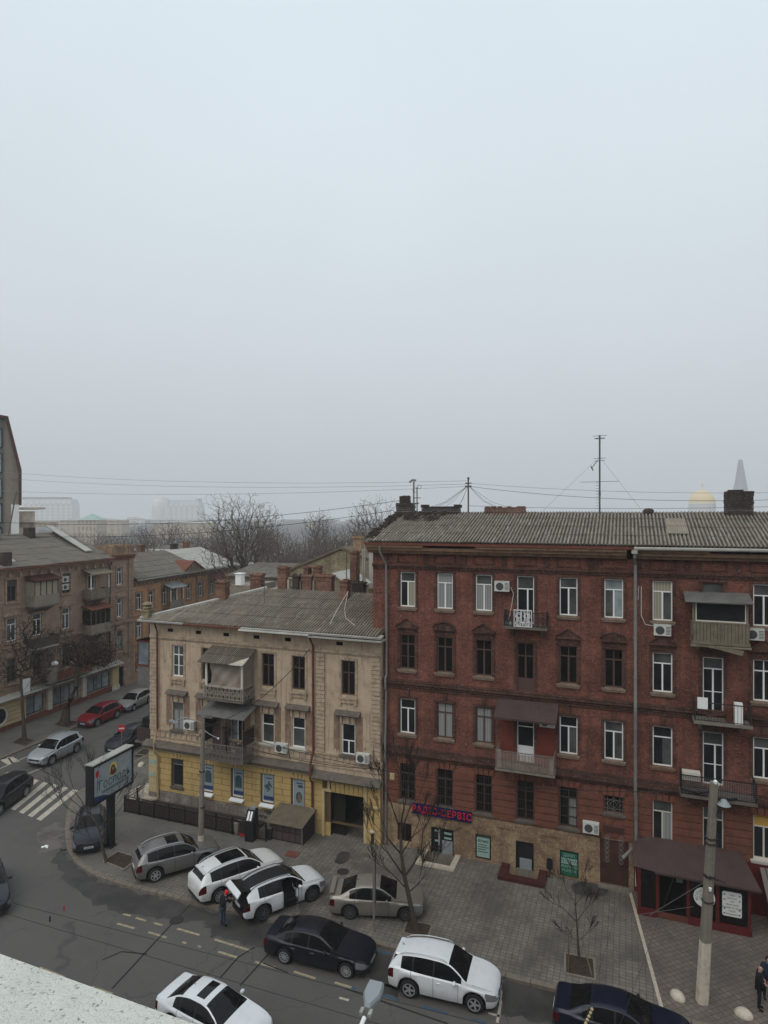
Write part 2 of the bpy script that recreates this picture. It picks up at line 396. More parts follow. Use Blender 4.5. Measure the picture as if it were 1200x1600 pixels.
paver('paving_pink', (.19, .15, .125), (.14, .112, .095), (.06, .05, .043), .24, .24, radians(-20), amt=.5)
paver('paving_plain', (.155, .14, .12), (.14, .125, .108), (.1, .09, .078), 1.5, 1.5, radians(20.7), amt=.35)
worn('kerbstone', (.22, .2, .18), (.16, .145, .13), scale=4, streak=0)
worn('road_paint', (.56, .55, .51), (.38, .37, .34), (.12, .11, .105), scale=5, streak=0)
worn('road_paint_yellow', (.42, .38, .28), (.22, .2, .16), (.12, .11, .105), scale=5, streak=0)
worn('road_paint_blue', (.05, .11, .2), (.06, .09, .13), (.08, .08, .08), scale=5, streak=0)
def stucco():
    m, t, b = nodes('ledge_stucco'); v = coords(t)
    n = noise(t, v, 85, 3, .55); w = noise(t, v, 120, 3, .7)
    c = mixc(t, rng(t, n, .33, .38), (.42, .41, .36), (.9, .89, .8))
    c = mixc(t, rng(t, noise(t, v, 3, 4), .5, .7, 0, .4), c, (.5, .5, .45))
    t.links.new(c, b.inputs['Base Color']); b.inputs['Roughness'].default_value = .95
    ad = t.nodes.new('ShaderNodeMath'); t.links.new(n, ad.inputs[0]); t.links.new(w, ad.inputs[1]); bump(t, b, ad.outputs[0], .9, .02)
stucco()
# ------------------------------------------------------------------ frames of the two streets
E2 = Vector((.9357, -.3531)); B2 = Vector((.3531, .9357)); G2 = Vector((.3048, .9524)); GN = Vector((.9524, -.3048))
RZ_MAIN = atan2(-.3531, .9357); RZ_SIDE = atan2(.9524, .3048)
R0 = Vector((0, 37.8))                       # red house: local x=0 on its facade
def RW(x, t, z=0):                           # x along the red facade, t metres out from it
    p = R0 + x*E2 - t*B2; return Vector((p.x, p.y, z))
ROAD = -.12
def line(p, d, k): return Vector((p[0]+d[0]*k, p[1]+d[1]*k))
def sheet(loops, z):
    """flat polygon with holes, each point lifted to z"""
    ls = [[Vector((p[0], p[1], 0)) for p in l] for l in loops]
    tris = tessellate_polygon(ls); vs = [(p[0], p[1], z) for l in loops for p in l]
    fs = []
    for a, b, c in tris:
        pa, pb, pc = (Vector(vs[i][:2]) for i in (a, b, c))
        fs.append((a, b, c) if (pb-pa).cross(pc-pa) > 0 else (a, c, b))
    m = MB(); m.add(vs, fs); return m
wells = [[RW(2.75, 0), RW(4.35, 0), RW(4.35, 1.3), RW(2.75, 1.3)], [RW(7.4, 0), RW(9.0, 0), RW(9.0, 1.05), RW(7.4, 1.05)]]
GR = 1500
outer = [(-GR, -60), (GR, -60), (GR, 1700), (-GR, 1700)]
sheet([outer]+wells, ROAD).build('road', M['asphalt'], kind='structure')
kerb = [P(*q).to_2d() for q in [(120,1238),(108,1256),(102,1280),(101,1310),(108,1336),(128,1358),(160,1373),(200,1385),(250,1397.5),(300,1410),(574,1472),(869,1547)]]
def smooth(pts, it=2):
    for _ in range(it):
        q = [pts[0]]
        for a, b in zip(pts, pts[1:]): q += [a*.75+b*.25, a*.25+b*.75]
        pts = q + [pts[-1]]
    return pts
kc = smooth(kerb[:10], 2) + kerb[10:]
kfar = line(kc[0], G2, 110); kright = line(kc[-1], E2, 70)
kpath = [kfar] + kc + [kright]
pave = kpath + [line(kright, B2, 90), line(kfar, B2, 20)]
# a strip of slabs near the corner is plain, the rest block paving; one pinkish stretch on the right
seam0, seam1 = P(992, 1388).to_2d(), P(1011, 1575).to_2d()
def offset(path, d):
    r = []
    for i, p in enumerate(path):
        t = (path[min(i+1, len(path)-1)] - path[max(i-1, 0)]).normalized(); r.append(p + Vector((-t.y, t.x))*d)
    return r
inner = offset(kpath, .28)
poly = inner + [line(kright, B2, 90), line(kfar, B2, 20)]
sheet([poly]+wells, 0).build('pavement', M['paving'], kind='structure')
k = MB()
for i, (a, b) in enumerate(zip(kpath, kpath[1:])):
    a2, b2 = inner[i], inner[i+1]; L_ = (b-a).length; n = max(1, round(L_/1.0))
    for j in range(n):
        g = .012/L_*1.0
        f0, f1 = j/n + g, (j+1)/n - g
        p = [a.lerp(b, f0), a.lerp(b, f1), a2.lerp(b2, f1), a2.lerp(b2, f0)]
        k.slab([q for q in p], ROAD-.05, .012+.012*random.random())
k.build('kerb', M['kerbstone'], kind='structure')
c1 = P(216, 1268).to_2d(); c2 = P(405, 1305).to_2d()
pl = [P(*q).to_2d() for q in [(112,1330),(108,1285),(124,1240),(205,1192),(232,1250),(216,1268),(330,1292),(420,1312),(470,1330),(440,1345),(330,1305),(240,1300),(215,1320),(205,1372),(165,1362),(130,1348)]]
sheet([pl], .004).build('pavement_slabs', M['paving_plain'], kind='structure')
pk = [RW(13.4, .1).to_2d(), RW(40, .1).to_2d(), line(P(1011, 1575).to_2d(), E2, 26), seam1]
pk = [RW(13.6, 2.2).to_2d(), RW(13.6, .05).to_2d(), RW(42, .05).to_2d(), line(line(kc[-1], E2, 38), B2, .32), line(line(kc[-1], E2, 4.0), B2, .32)]
sheet([pk], .004).build('pavement_setts', M['paving_pink'], kind='structure')
m = MB(); a, b = RW(13.55, .1).to_2d(), line(line(kc[-1], E2, 4.0), B2, .3)
w_ = (b-a).normalized(); nn = Vector((-w_.y, w_.x))*.07
m.slab([a-nn, b-nn, b+nn, a+nn], 0, .03); m.build('kerb_strip', M['marble'], kind='structure')
# left pavement
lk = P(60, 1158.4).to_2d()
a, b = line(lk, G2, -60), line(lk, G2, 120)
sheet([[a, line(a, GN, -14), line(b, GN, -14), b][::-1]], 0).build('pavement_opposite', M['paving_plain'], kind='structure')
m = MB(); n = 90
for j in range(n):
    p, q = line(a, G2, j*1.6), line(a, G2, j*1.6+1.58)
    m.slab([line(p, GN, .0), line(p, GN, .25), line(q, GN, .25), line(q, GN, 0)], ROAD-.05, .02)
m.build('kerb_opposite', M['kerbstone'], kind='structure')
# wells in front of the basement doors
for nm, w, dz in (('basement_stairwell', wells[0], -.62), ('basement_stairwell', wells[1], -.75)):
    m = MB()
    p = [Vector((q.x, q.y)) for q in w]
    m.quad(*[(q.x, q.y, dz) for q in p])
    for i in range(4):
        q, r = p[i], p[(i+1) % 4]
        m.quad((q.x, q.y, dz), (r.x, r.y, dz), (r.x, r.y, 0), (q.x, q.y, 0))
    # two treads
    q0, q1 = p[3], p[2]
    for s_, (o0, o1) in enumerate(((0, .35), (.35, .7))):
        m.slab([q0+B2*o0, q1+B2*o0, q1+B2*o1, q0+B2*o1], dz, -.2*(s_+1))
    m.build(nm, M['concrete'], kind='structure')
# ---- marks on the road
def strip(m, q0, q1, w, z=ROAD+.004, n=1):
    a, b = P(*q0, ROAD).to_2d(), P(*q1, ROAD).to_2d(); d = (b-a).normalized(); o = Vector((-d.y, d.x))*w/2
    m.quad((a.x-o.x, a.y-o.y, z), (b.x-o.x, b.y-o.y, z), (b.x+o.x, b.y+o.y, z), (a.x+o.x, a.y+o.y, z))
m = MB()
for q in [((0,1201),(45,1181)), ((42,1209.5),(65,1200)), ((12,1183),(20,1193)), ((787,1537),(777,1598)), ((763,1583),(782,1588)), ((530,1559),(545,1563)), ((597,1537),(620,1545))]:
    strip(m, *q, .11)
for q in [((10,1185),(22,1192))]: strip(m, *q, .9)
m.build('lane_marking', M['road_paint'], kind='structure')
m = MB()
for q in [((183,1443),(210,1450.5)), ((232,1456.5),(260,1465)), ((277,1451),(311.6,1461)), ((335.5,1468),(391.5,1485.5)), ((341,1487),(370.5,1496)), ((398.5,1503),(430,1512)),
          ((143,1542),(175,1553)), ((192,1428),(204,1431)), ((212,1434),(228,1439)), ((240,1442),(254,1446)), ((459,1518),(493,1529)), ((523,1535),(549,1543)), ((285,1472),(291,1474)), ((309,1478),(314,1480)), ((62,1512),(100,1527))]:
    strip(m, *q, .12)
m.build('parking_marking', M['road_paint_yellow'], kind='structure')
m = MB()
for q in [((549,1543),(556,1546)), ((597,1554),(624,1563.5)), ((661,1573),(700,1585)), ((735,1592),(760,1599)), ((785,1510),(860,1530)), ((577,1483),(610,1491)), ((560,1478),(579,1483))]:
    strip(m, *q, .13)
m.build('parking_marking', M['road_paint_blue'], kind='structure')
# zebra: ends measured on both rims
m = MB()
near = [P(u, v, ROAD).to_2d() for u, v in ((4,1262),(19,1269.5),(35,1273),(53,1277))]
z0, z1 = P(2, 1258, ROAD).to_2d(), P(60, 1281, ROAD).to_2d(); y0, y1 = P(52, 1217, ROAD).to_2d(), P(118, 1234, ROAD).to_2d()
for i in range(-3, 5):
    f0, f1 = (i+.12)/4.35, (i+.62)/4.35
    q = [z0.lerp(z1, f0), z0.lerp(z1, f1), y0.lerp(y1, f1), y0.lerp(y1, f0)]
    m.quad(*[(p.x, p.y, ROAD+.004) for p in q])
m.build('zebra_crossing', M['road_paint'], kind='structure')
# damp and mended patches
def blob(pts, z, rough=.12, it=3, seed=0):
    r = random.Random(seed); L_ = [P(*q, ROAD).to_2d() for q in pts]; L_ = L_ + [L_[0]]
    out = []
    for a, b in zip(L_, L_[1:]):
        n = 6
        for i in range(n): out.append(a.lerp(b, i/n) + Vector((r.uniform(-1, 1), r.uniform(-1, 1)))*rough*(1 if i else .3))
    return sheet([out], z)
blob([(84,1340),(92,1328),(103,1326),(112,1345),(135,1368),(170,1382),(230,1398),(300,1416),(360,1432),(352,1446),(300,1440),(240,1432),(180,1424),(130,1400),(95,1372)], ROAD+.004, .22, seed=1).build('damp_stain', M['damp_asphalt'], kind='structure')
blob([(330,1424),(420,1443),(425,1470),(410,1488),(380,1478),(330,1465),(318,1450)], ROAD+.005, .3, seed=2).build('damp_stain', M['damp_asphalt'], kind='structure')
blob([(577,1484),(612,1494),(622,1560),(590,1552),(575,1520)], ROAD+.004, .1, seed=3).build('damp_stain', M['damp_asphalt'], kind='structure')
blob([(786,1518),(866,1537),(870,1600),(782,1585)], ROAD+.005, .15, seed=4).build('damp_stain', M['damp_asphalt'], kind='structure')
blob([(60,1300),(92,1285),(98,1300),(96,1322),(75,1335),(58,1330)], ROAD+.004, .3, seed=6).build('mended_patch', M['patch_light'], kind='structure')
# tar joints of the old tram bed
m = MB()
for q in [((175,1545),(272,1440)), ((272,1440),(330,1380)), ((375,1540),(470,1435)), ((344,1528),(372,1496)), ((372,1496),(398,1480)), ((411,1505),(450,1520)), ((190,1487),(230,1491)), ((160,1500),(190,1487)), ((540,1545),(700,1600))]:
    strip(m, *q, .07, ROAD+.007)
m.build('tar_joint', M['black_rubber'], kind='structure')
# things let into the ground
def cover(u, v, sq, lab, r=.33, z=0.0):
    m = MB(); c = P(u, v, z)
    if sq: m.cbox((0, 0, .012), (.75, .6, .024), RZ_MAIN); m.cbox((0, 0, .028), (.6, .45, .012), RZ_MAIN)
    else: m.lathe([(r, 0), (r, .012), (r*.85, .012), (r*.82, .02), (0.01, .02)], n=20)
    o = m.build('manhole_cover', M['rust_metal'] if sq else M['iron'], label=lab, cat='manhole cover'); o.location = c
cover(457, 1335, True, 'square rusty manhole cover in the paving near the archway')
cover(536, 1362, False, 'round dark manhole cover on the paving behind the beige saloon')
cover(276, 1438, False, 'round manhole cover in the asphalt beyond the white hatch-open car', z=ROAD)
blobp = [(522,1347),(530,1330),(548,1331),(545,1345),(532,1352)]
sheet([[P(*q, 0).to_2d() for q in smooth([Vector(q) for q in blobp+[blobp[0]]], 2)[:-1]]], .006).build('oil_stain', M['damp_asphalt'], kind='structure')
pit = [(892,1385),(900,1378),(930,1378),(952,1388),(948,1400),(920,1403),(898,1397)]
sheet([[P(*q, 0).to_2d() for q in smooth([Vector(q) for q in pit+[pit[0]]], 2)[:-1]]], .006).build('oil_stain', M['damp_asphalt'], kind='structure')
def bed(corners, z=0, frame='concrete', name='tree_pit', w=.09, h=.05, seed=1):
    q = [P(*c, z).to_2d() for c in corners]
    r = random.Random(seed); m = MB(); n = 14
    vs = []; fs = []
    for i in range(n+1):
        for j in range(n+1):
            p = q[0].lerp(q[1], i/n).lerp(q[3].lerp(q[2], i/n), j/n)
            ed = min(i, n-i, j, n-j); vs.append((p.x, p.y, z + (.012 + (r.random()*.07 if ed else 0))))
    fs = [(i*(n+1)+j, (i+1)*(n+1)+j, (i+1)*(n+1)+j+1, i*(n+1)+j+1) for i in range(n) for j in range(n)]
    m.add(vs, fs); m.build('soil', M['soil'], kind='structure')
    m = MB()
    for i in range(4):
        a, b = q[i], q[(i+1) % 4]; d = (b-a).normalized(); o = Vector((-d.y, d.x))*w
        m.slab([a-o*.5, b-o*.5, b+o*.5, a+o*.5], z, z+h+.003*i)
    m.build('tree_pit_kerb', M[frame], kind='structure')
bed([(160,1346),(185,1331),(215,1341),(194,1360)])
bed([(883,1490),(928,1499),(930,1532),(883,1522)], frame='concrete', seed=4)
bed([(636,1438),(675,1446),(668,1466),(630,1458)], frame='kerbstone', seed=5, h=.03)
bed([(18,1162),(30,1153),(56,1156),(40,1167)], frame='kerbstone', seed=6)
bed([(84,1133),(96,1124),(124,1128),(108,1139)], frame='kerbstone', seed=7)
bed([(211,1179),(224,1170),(240,1172),(228,1181)], frame='kerbstone', seed=8)
# ---- the ledge below the camera
Z = CAMZ-1.2
a, b = P(0, 1493.5, Z), P(293, 1600, Z); d = (b-a); d.z = 0; d.normalize(); nb = Vector((d.y, -d.x, 0))
m = MB(); p0 = a - d*2.2; p1 = a + d*3.2
r = random.Random(5)
for i in range(60):
    pass
m.slab([p0, p1, p1+nb*.55, p0+nb*.55][::-1] if False else [(p.x, p.y) for p in (p0, p0+nb*.55, p1+nb*.55, p1)], Z-.12, Z)
m.slab([(p.x, p.y) for p in (p0-nb*.012, p0+nb*.01, p1+nb*.01, p1-nb*.012)], Z-.14, Z-.006)
o = m.build('window_ledge', M['ledge_stucco'], label='rough white rendered window ledge in the bottom left corner', cat='ledge')

# ---- the house the picture is taken from: it closes the near side of the street
ow = thing('apartment_house', 'pale rendered house on the near side of the street, under the window ledge', 'house', (0, 0, 0), RZ_MAIN)
def own_wall(m, y, z0, z1, x0=-24, x1=70):
    n = int((x1-x0)/2.6); ops = [(x0+2.6*i+.8, x0+2.6*i+2.0, z+1.0, z+3.0) for i in range(n) for z in [z0+.2+3.9*j for j in range(int((z1-z0)/3.9))]]
    xs = sorted({x0, x1, *[a for o in ops for a in o[:2]]}); zs = sorted({z0, z1, *[a for o in ops for a in o[2:]]}); S_ = {(o[0], o[2]) for o in ops}
    g = MB()
    for i in range(len(xs)-1):
        for j in range(len(zs)-1):
            q = [(xs[i], y, zs[j]), (xs[i], y, zs[j+1]), (xs[i+1], y, zs[j+1]), (xs[i+1], y, zs[j])]
            if (xs[i], zs[j]) in S_: g.quad(*[(a, b_-.15, c) for a, b_, c in q])
            else: m.quad(*q)
    return g
m = MB(); g = own_wall(m, .62, -.1, CAMZ-1.35); m.box(-24, 70, -14, .6, CAMZ-1.45, CAMZ-1.35); m.quad((-24, .62, -.1), (-24, -14, -.1), (-24, -14, 18.1), (-24, .62, 18.1)); m.quad((70, -14, -.1), (70, .62, -.1), (70, .62, 18.1), (70, -14, 18.1)); m.build('wall', M['grey_plaster'], ow); g.build('windows', M['glass_dark'], ow)
m = MB(); g = own_wall(m, -7.5, CAMZ-1.35, CAMZ+3.4); m.box(-24, 70, -14, -7.0, CAMZ+3.4, CAMZ+3.7); m.build('upper_wall', M['grey_plaster'], ow); g.build('upper_windows', M['glass_dark'], ow)
# ------------------------------------------------------------------ parts every facade uses (local frame: x along, -y out, z up)
def wall_open(m, x0, x1, z0, z1, ops, y=0.0, rev=.18):
    """wall face at y with rectangular openings and their reveals"""
    xs = sorted({x0, x1, *[a for o in ops for a in o[:2]]}); zs = sorted({z0, z1, *[a for o in ops for a in o[2:4]]})
    xs = [x for x in xs if x0 <= x <= x1]; zs = [z for z in zs if z0 <= z <= z1]
    for i in range(len(xs)-1):
        for j in range(len(zs)-1):
            cx, cz = (xs[i]+xs[i+1])/2, (zs[j]+zs[j+1])/2
            if any(o[0] < cx < o[1] and o[2] < cz < o[3] for o in ops): continue
            m.quad((xs[i], y, zs[j]), (xs[i+1], y, zs[j]), (xs[i+1], y, zs[j+1]), (xs[i], y, zs[j+1]))
    for a, b, c, d in [o[:4] for o in ops]:
        m.quad((a, y, c), (a, y, d), (a, y+rev, d), (a, y+rev, c)); m.quad((b, y, c), (b, y+rev, c), (b, y+rev, d), (b, y, d))
        m.quad((a, y, d), (b, y, d), (b, y+rev, d), (a, y+rev, d)); m.quad((a, y, c), (a, y+rev, c), (b, y+rev, c), (b, y, c))
def shell(m, x0, x1, y0, y1, z0, z1):
    """side and back walls"""
    m.quad((x0, y1, z0), (x0, y0, z0), (x0, y0, z1), (x0, y1, z1)); m.quad((x1, y0, z0), (x1, y1, z0), (x1, y1, z1), (x1, y0, z1))
    m.quad((x1, y1, z0), (x0, y1, z0), (x0, y1, z1), (x1, y1, z1))
def window(root, x0, x1, z0, z1, y=.12, fr='white_pvc', top='glass_grey', low='glass_dark', low2=None, split=.27, leaf=2, fw=.055, bars=0, sill=None, sy=0, name='window', topmull=False, panel=0, drop=0):
    f = MB(); w = x1-x0; h = z1-z0; d = .05
    zt = z1 - split*h if split else z1
    f.box(x0, x0+fw, y-d, y, z0, z1); f.box(x1-fw, x1, y-d, y, z0, z1)
    f.box(x0+fw, x1-fw, y-d, y, z1-fw, z1); f.box(x0+fw, x1-fw, y-d, y, z0, z0+fw*1.2)
    if split: f.box(x0+fw, x1-fw, y-d-.004, y, zt-fw*.6, zt+fw*.4)
    xs = [x0 + w*i/leaf for i in range(1, leaf)]
    if leaf == 2 and drop: xs = [x0+w*drop]
    for x in xs:
        f.box(x-fw*.7, x+fw*.7, y-d+.004, y, z0+fw*1.2, zt-fw*.6)
        if topmull: f.box(x-fw*.4, x+fw*.4, y-d+.006, y, zt+fw*.4, z1-fw)
    for i in range(bars):
        zz = z0 + (zt-z0)*(i+1)/(bars+1); f.box(x0+fw, x1-fw, y-d+.01, y, zz-.018, zz+.018)
    if panel: f.box(x0+fw, x1-fw, y-d+.012, y, z0+fw, z0+panel*h)
    wo = f.build(name, M[fr], root)
    g = MB(); g.quad((x0, y-.015, zt), (x1, y-.015, zt), (x1, y-.015, z1), (x0, y-.015, z1))
    xm = x0 + w*(drop or .5); g.cur = 1
    g.quad((x0, y-.015, z0), (xm, y-.015, z0), (xm, y-.015, zt), (x0, y-.015, zt)); g.cur = 2
    g.quad((xm, y-.015, z0), (x1, y-.015, z0), (x1, y-.015, zt), (xm, y-.015, zt))
    g.build('pane', [M[top], M[low], M[low2 or low]], wo)
    if sill:
        s = MB(); s.box(x0-.14, x1+.14, sy-.13, sy-.002, z0-.1, z0-.015); s.box(x0-.10, x1+.10, sy-.09, sy-.003, z0-.2, z0-.1)
        s.box(x0+.002, x1-.002, sy-.1, sy+.1, z0-.012, z0+.006)
        s.build('sill', M[sill], wo)
    return wo
def ac_unit(root_w, x, y, z, lab, rz, two=False, loc=None):
    """outdoor unit, frame of a building"""
    t = thing('air_conditioner', lab, 'air conditioner', loc, rz, 'air conditioner units on the house walls')
    m = MB(); m.box(-.4, .4, -.3, -.02, 0, .54); m.box(-.41, .41, -.31, -.01, .52, .55); m.build('casing', M['ac_white'], t)
    m = MB(); m.lathe([(.21, 0), (.21, -.015), (.03, -.02)], (-.11, -.302, .27), 18, 'y')
    for i in range(6): m.box(.16, .37, -.308, -.3, .08+i*.07, .11+i*.07)
    m.build('fan_grille', M['ac_grille'], t)
    m = MB(); m.tube([(-.3, 0, -.02), (-.3, -.32, -.02)], .02, 4); m.tube([(.3, 0, -.02), (.3, -.32, -.02)], .02, 4); m.tube([(.41, -.1, .1), (.47, -.08, .05), (.48, -.02, -.35)], .02, 5)
    m.build('bracket', M['iron'], t)
    return t
def corr_sheet(m, quad_fn, nu, nv, amp=.028, waves=None, lift=.0):
    """quad_fn(a, b) -> point, normal ; a along eave (waves), b up the slope"""
    vs = []
    for j in range(nv+1):
        for i in range(nu+1):
            p, n = quad_fn(i/nu, j/nv); vs.append(p + n*(amp*cos(2*pi*waves*i/nu)))
    m.add(vs, [(j*(nu+1)+i, j*(nu+1)+i+1, (j+1)*(nu+1)+i+1, (j+1)*(nu+1)+i) for j in range(nv) for i in range(nu)])
def corr_roof(m, a0, a1, b0, b1, pitch=.14, courses=3, seed=0, amp=.025, sheetw=1.13, jit=.02, thick=True):
    """a0-a1 eave ends, b0-b1 ridge ends; laid in courses of separate overlapping sheets"""
    a0, a1, b0, b1 = map(Vector, (a0, a1, b0, b1)); r = random.Random(seed)
    L_ = max((a1-a0).length, (b1-b0).length); ns = max(1, round(L_/sheetw)); nrm = (a1-a0).cross(b0-a0).normalized()
    if nrm.z < 0: nrm = -nrm
    for c in range(courses):
        f0 = c/courses; f1 = (c+1)/courses + (.05/courses if c < courses-1 else 0)
        for s_ in range(ns):
            g0, g1 = s_/ns, (s_+1)/ns
            j0, j1 = r.uniform(0, jit), r.uniform(0, jit)
            w = max(1, round(sheetw/pitch)); nu = w*6
            vs = []
            for fj, lf in ((f0, .03+j0), (f1, .0+j1)):
                for i in range(nu+1):
                    g = g0+(g1-g0)*i/nu
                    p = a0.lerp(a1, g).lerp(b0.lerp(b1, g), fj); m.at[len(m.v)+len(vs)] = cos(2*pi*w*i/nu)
                    vs.append(p + nrm*(amp*cos(2*pi*w*i/nu) + lf))
            m.add(vs, [(i, i+1, nu+1+i+1, nu+1+i) for i in range(nu)])
            # front lip of each sheet gives the dark step between courses
            n0 = len(m.v); lip = [Vector(v) - nrm*.03 for v in vs[:nu+1]]
            m.add(list(vs[:nu+1])+lip, [(nu+1+i, nu+1+i+1, i+1, i) for i in range(nu)])
def rail(root, x0, x1, y0, z0, z1, mat='iron', step=.12, sides=True, depth=1.0, style='bars', parent=None):
    m = MB()
    runs = [((x0, y0), (x1, y0))] + ([((x0, y0), (x0, y0+depth)), ((x1, y0), (x1, y0+depth))] if sides else [])
    for (ax, ay), (bx, by) in runs:
        m.tube([(ax, ay, z1), (bx, by, z1)], .03, 4); m.tube([(ax, ay, z0+.06), (bx, by, z0+.06)], .02, 4)
        L_ = sqrt((bx-ax)**2+(by-ay)**2); n = max(1, int(L_/step))
        for i in range(n+1):
            x, y = ax+(bx-ax)*i/n, ay+(by-ay)*i/n
            m.tube([(x, y, z0), (x, y, z1)], .011, 4, caps=False)
        if style == 'scroll':
            n = max(1, round(L_/.3)); H = z1-z0
            for i in range(n):
                x, y = ax+(bx-ax)*(i+.5)/n, ay+(by-ay)*(i+.5)/n; axn = 'y' if abs(bx-ax) > abs(by-ay) else 'x'
                m.ring((x, y, z0+H*.5), .13, .024, axn, 8); m.ring((x, y, z0+H*.5), .06, .02, axn, 6)
                m.ring((x, y, z0+H*.82), .07, .02, axn, 6); m.ring((x, y, z0+H*.2), .07, .02, axn, 6)
            for zz in (.35, .66): m.tube([(ax, ay, z0+H*zz), (bx, by, z0+H*zz)], .01, 4, caps=False)
    for x, y in ((x0, y0), (x1, y0)): m.tube([(x, y, z0), (x, y, z1+.05)], .035, 4)
    return m.build('railing', M[mat], parent or root)
# ================================================================== RED BRICK HOUSE
red = thing('brick_house', 'long four-storey red brick house with corrugated grey roof', 'house', RW(0, 0), RZ_MAIN)
RX0, RX1 = -.7, 32.0
cols = [1.47, 3.71, 5.95, 8.24, 10.5, 12.77, 15.1, 17.4, 19.6] + [21.9+2.28*i for i in range(5)]
hw = .46
ops = []; W_ = []
A_, B_, C_, D_ = (13.98, 16.0), (10.35, 12.35), (6.6, 8.6), (2.72, 4.85)
rA = ['white', 'white_c', 'white_c', 'white', 'white', 'white_g', 'cream', 'dark_top', 'white', 'white', 'white_c', 'white', 'brown', 'white']
for i, x in enumerate(cols):
    za = A_; zb = B_; zc = C_; zd = D_
    if i == 3: za = (13.42, 16.0); zb = (9.72, 12.35); zc = (5.85, 8.5)
    if i == 7: zb = (9.45, 12.3); zc = (6.0, 8.6)
    if i == 5: zd = (3.85, 4.72)
    for k_, z in enumerate((za, zb, zc, zd)): ops.append((x-hw, x+hw, z[0], z[1])); W_.append((i, k_, x, z))
extra = [(2.9, 4.23, -.62, 1.45), (5.48, 6.36, .14, 1.5), (7.72, 8.69, -.75, 1.52), (10.06, 11.02, .08, 1.45), (.86, 1.72, .3, 1.36), (12.1, 13.5, .1, 3.15)]
w = MB(); wall_open(w, RX0, RX1, 2.45, 17.1, ops, 0, .2); shell(w, RX0, RX1, 0, 11, -.1, 17.8)
w.build('wall', M['red_brick'], red)
w = MB(); wall_open(w, RX0, 13.75, -.76, 2.45, extra[:5]+[(12.1, 13.5, .1, 2.45)], -.04, .24)
w.quad((RX0, -.04, 2.45), (12.1, -.04, 2.45), (12.1, 0, 2.45), (RX0, 0, 2.45)); w.quad((13.5, -.04, 2.45), (13.75, -.04, 2.45), (13.75, 0, 2.45), (13.5, 0, 2.45))
w.quad((13.75, -.04, -.1), (13.75, 0, -.1), (13.75, 0, 2.45), (13.75, -.04, 2.45))
w.build('basement_wall', M['tan_brick'], red)
w = MB(); w.quad((13.75, -.01, -.1), (RX1, -.01, -.1), (RX1, -.01, 2.45), (13.75, -.01, 2.45)); w.box(13.9, RX1, -.07, -.012, 2.02, 2.5); w.build('wine_fascia', M['wine_paint'], red)
# horizontal bands, cornice, frieze
b = MB()
b.box(RX0, RX1, -.10, -.002, 16.28, 16.36); b.box(RX0, RX1, -.16, -.002, 16.36, 16.46); b.box(RX0, RX1, -.06, -.002, 16.20, 16.28)
for zz, dd in ((9.62, .16), (9.5, .22), (9.34, .12), (9.2, .07)): b.box(RX0, RX1, -dd, -.002, zz, zz+.1)
for zz, dd in ((5.72, .12), (5.58, .2), (5.46, .26), (5.32, .14), (5.2, .07)): b.box(RX0, RX1, -dd, -.002, zz, zz+.12 if zz > 5.4 else zz+.11)
n = 130
for i in range(n):
    x = RX0 + (RX1-RX0)*(i+.5)/n
    b.box(x-.05, x+.05, -.1, -.062, 16.2, 16.279)
for i, x in enumerate(cols):
    # frieze panel frame
    for a, c, z0, z1 in ((x-.62, x+.62, 16.98, 17.05), (x-.62, x+.62, 16.56, 16.62), (x-.62, x-.55, 16.62, 16.98), (x+.55, x+.62, 16.62, 16.98)): b.box(a, c, -.06, -.002, z0, z1)
    b.box(x-1.14-.16, x-1.14+.16, -.05, -.002, 16.5, 17.08)
    # surrounds
    for z, k_ in ((A_, 0), (B_, 1), (C_, 2)):
        zt = z[1]; zl = z[0]
        if i == 3 and k_ == 1: zl = 9.72
        b.box(x-hw-.16, x-hw-.03, -.05, -.002, zl, zt); b.box(x+hw+.03, x+hw+.16, -.05, -.002, zl, zt)
        b.box(x-hw-.16, x+hw+.16, -.055, -.002, zt+.02, zt+.16)
        if k_ == 1 and not i == 3:
            b.box(x-.66, x+.66, -.24, -.002, zt+.42, zt+.5); b.box(x-.6, x+.6, -.16, -.002, zt+.34, zt+.42)
            b.box(x-.56, x+.56, -.08, -.002, zt+.16, zt+.34)
            if i % 2 == 0 or i == 7: pol = [(x-.66, zt+.5), (x+.66, zt+.5), (x, zt+.95)]; pin = [(x-.42, zt+.55), (x+.42, zt+.55), (x, zt+.82)]
            else:
                pol = [(x-.66, zt+.5), (x+.66, zt+.5)] + [(x+.66*cos(t), zt+.5+.38*sin(t)) for t in [pi*j/10 for j in range(1, 10)]]
            b.prism(pol, -.2, -.002)
            pr = [(px, -.24, pz+.03) for px, pz in (pol[1:]+[pol[0]] if len(pol) > 3 else [pol[1], pol[2], pol[0]])]
            b.tube(pr, .045, 4)
        if k_ == 2: b.prism([(x-.09, zt+.16), (x+.09, zt+.16), (x+.14, zt+.55), (x-.14, zt+.55)], -.12, -.002)
b.build('brick_trim', M['red_brick_trim'], red)
# worn timber eaves cornice
b = MB()
segs = [(RX0-.25, 2.6), (2.6, 5.6), (5.6, 13.4), (13.7, 17.2), (17.2, 21), (21, RX1)]
for j, (a, c) in enumerate(segs):
    b.box(a, c, -.30, .0, 17.1+.003*j, 17.28); b.box(a, c, -.52, .0, 17.28, 17.46)
    if j not in (1, 4): b.box(a, c, -.66, -.03, 17.46, 17.62)
b.build('cornice', M['cornice_wood'], red)
b = MB(); b.box(RX0-.3, 13.55, -.72, -.64, 17.6, 17.76); b.box(13.55, RX1, -.70, -.62, 17.62, 17.74); b.build('eaves_board', M['rust_metal'], red)
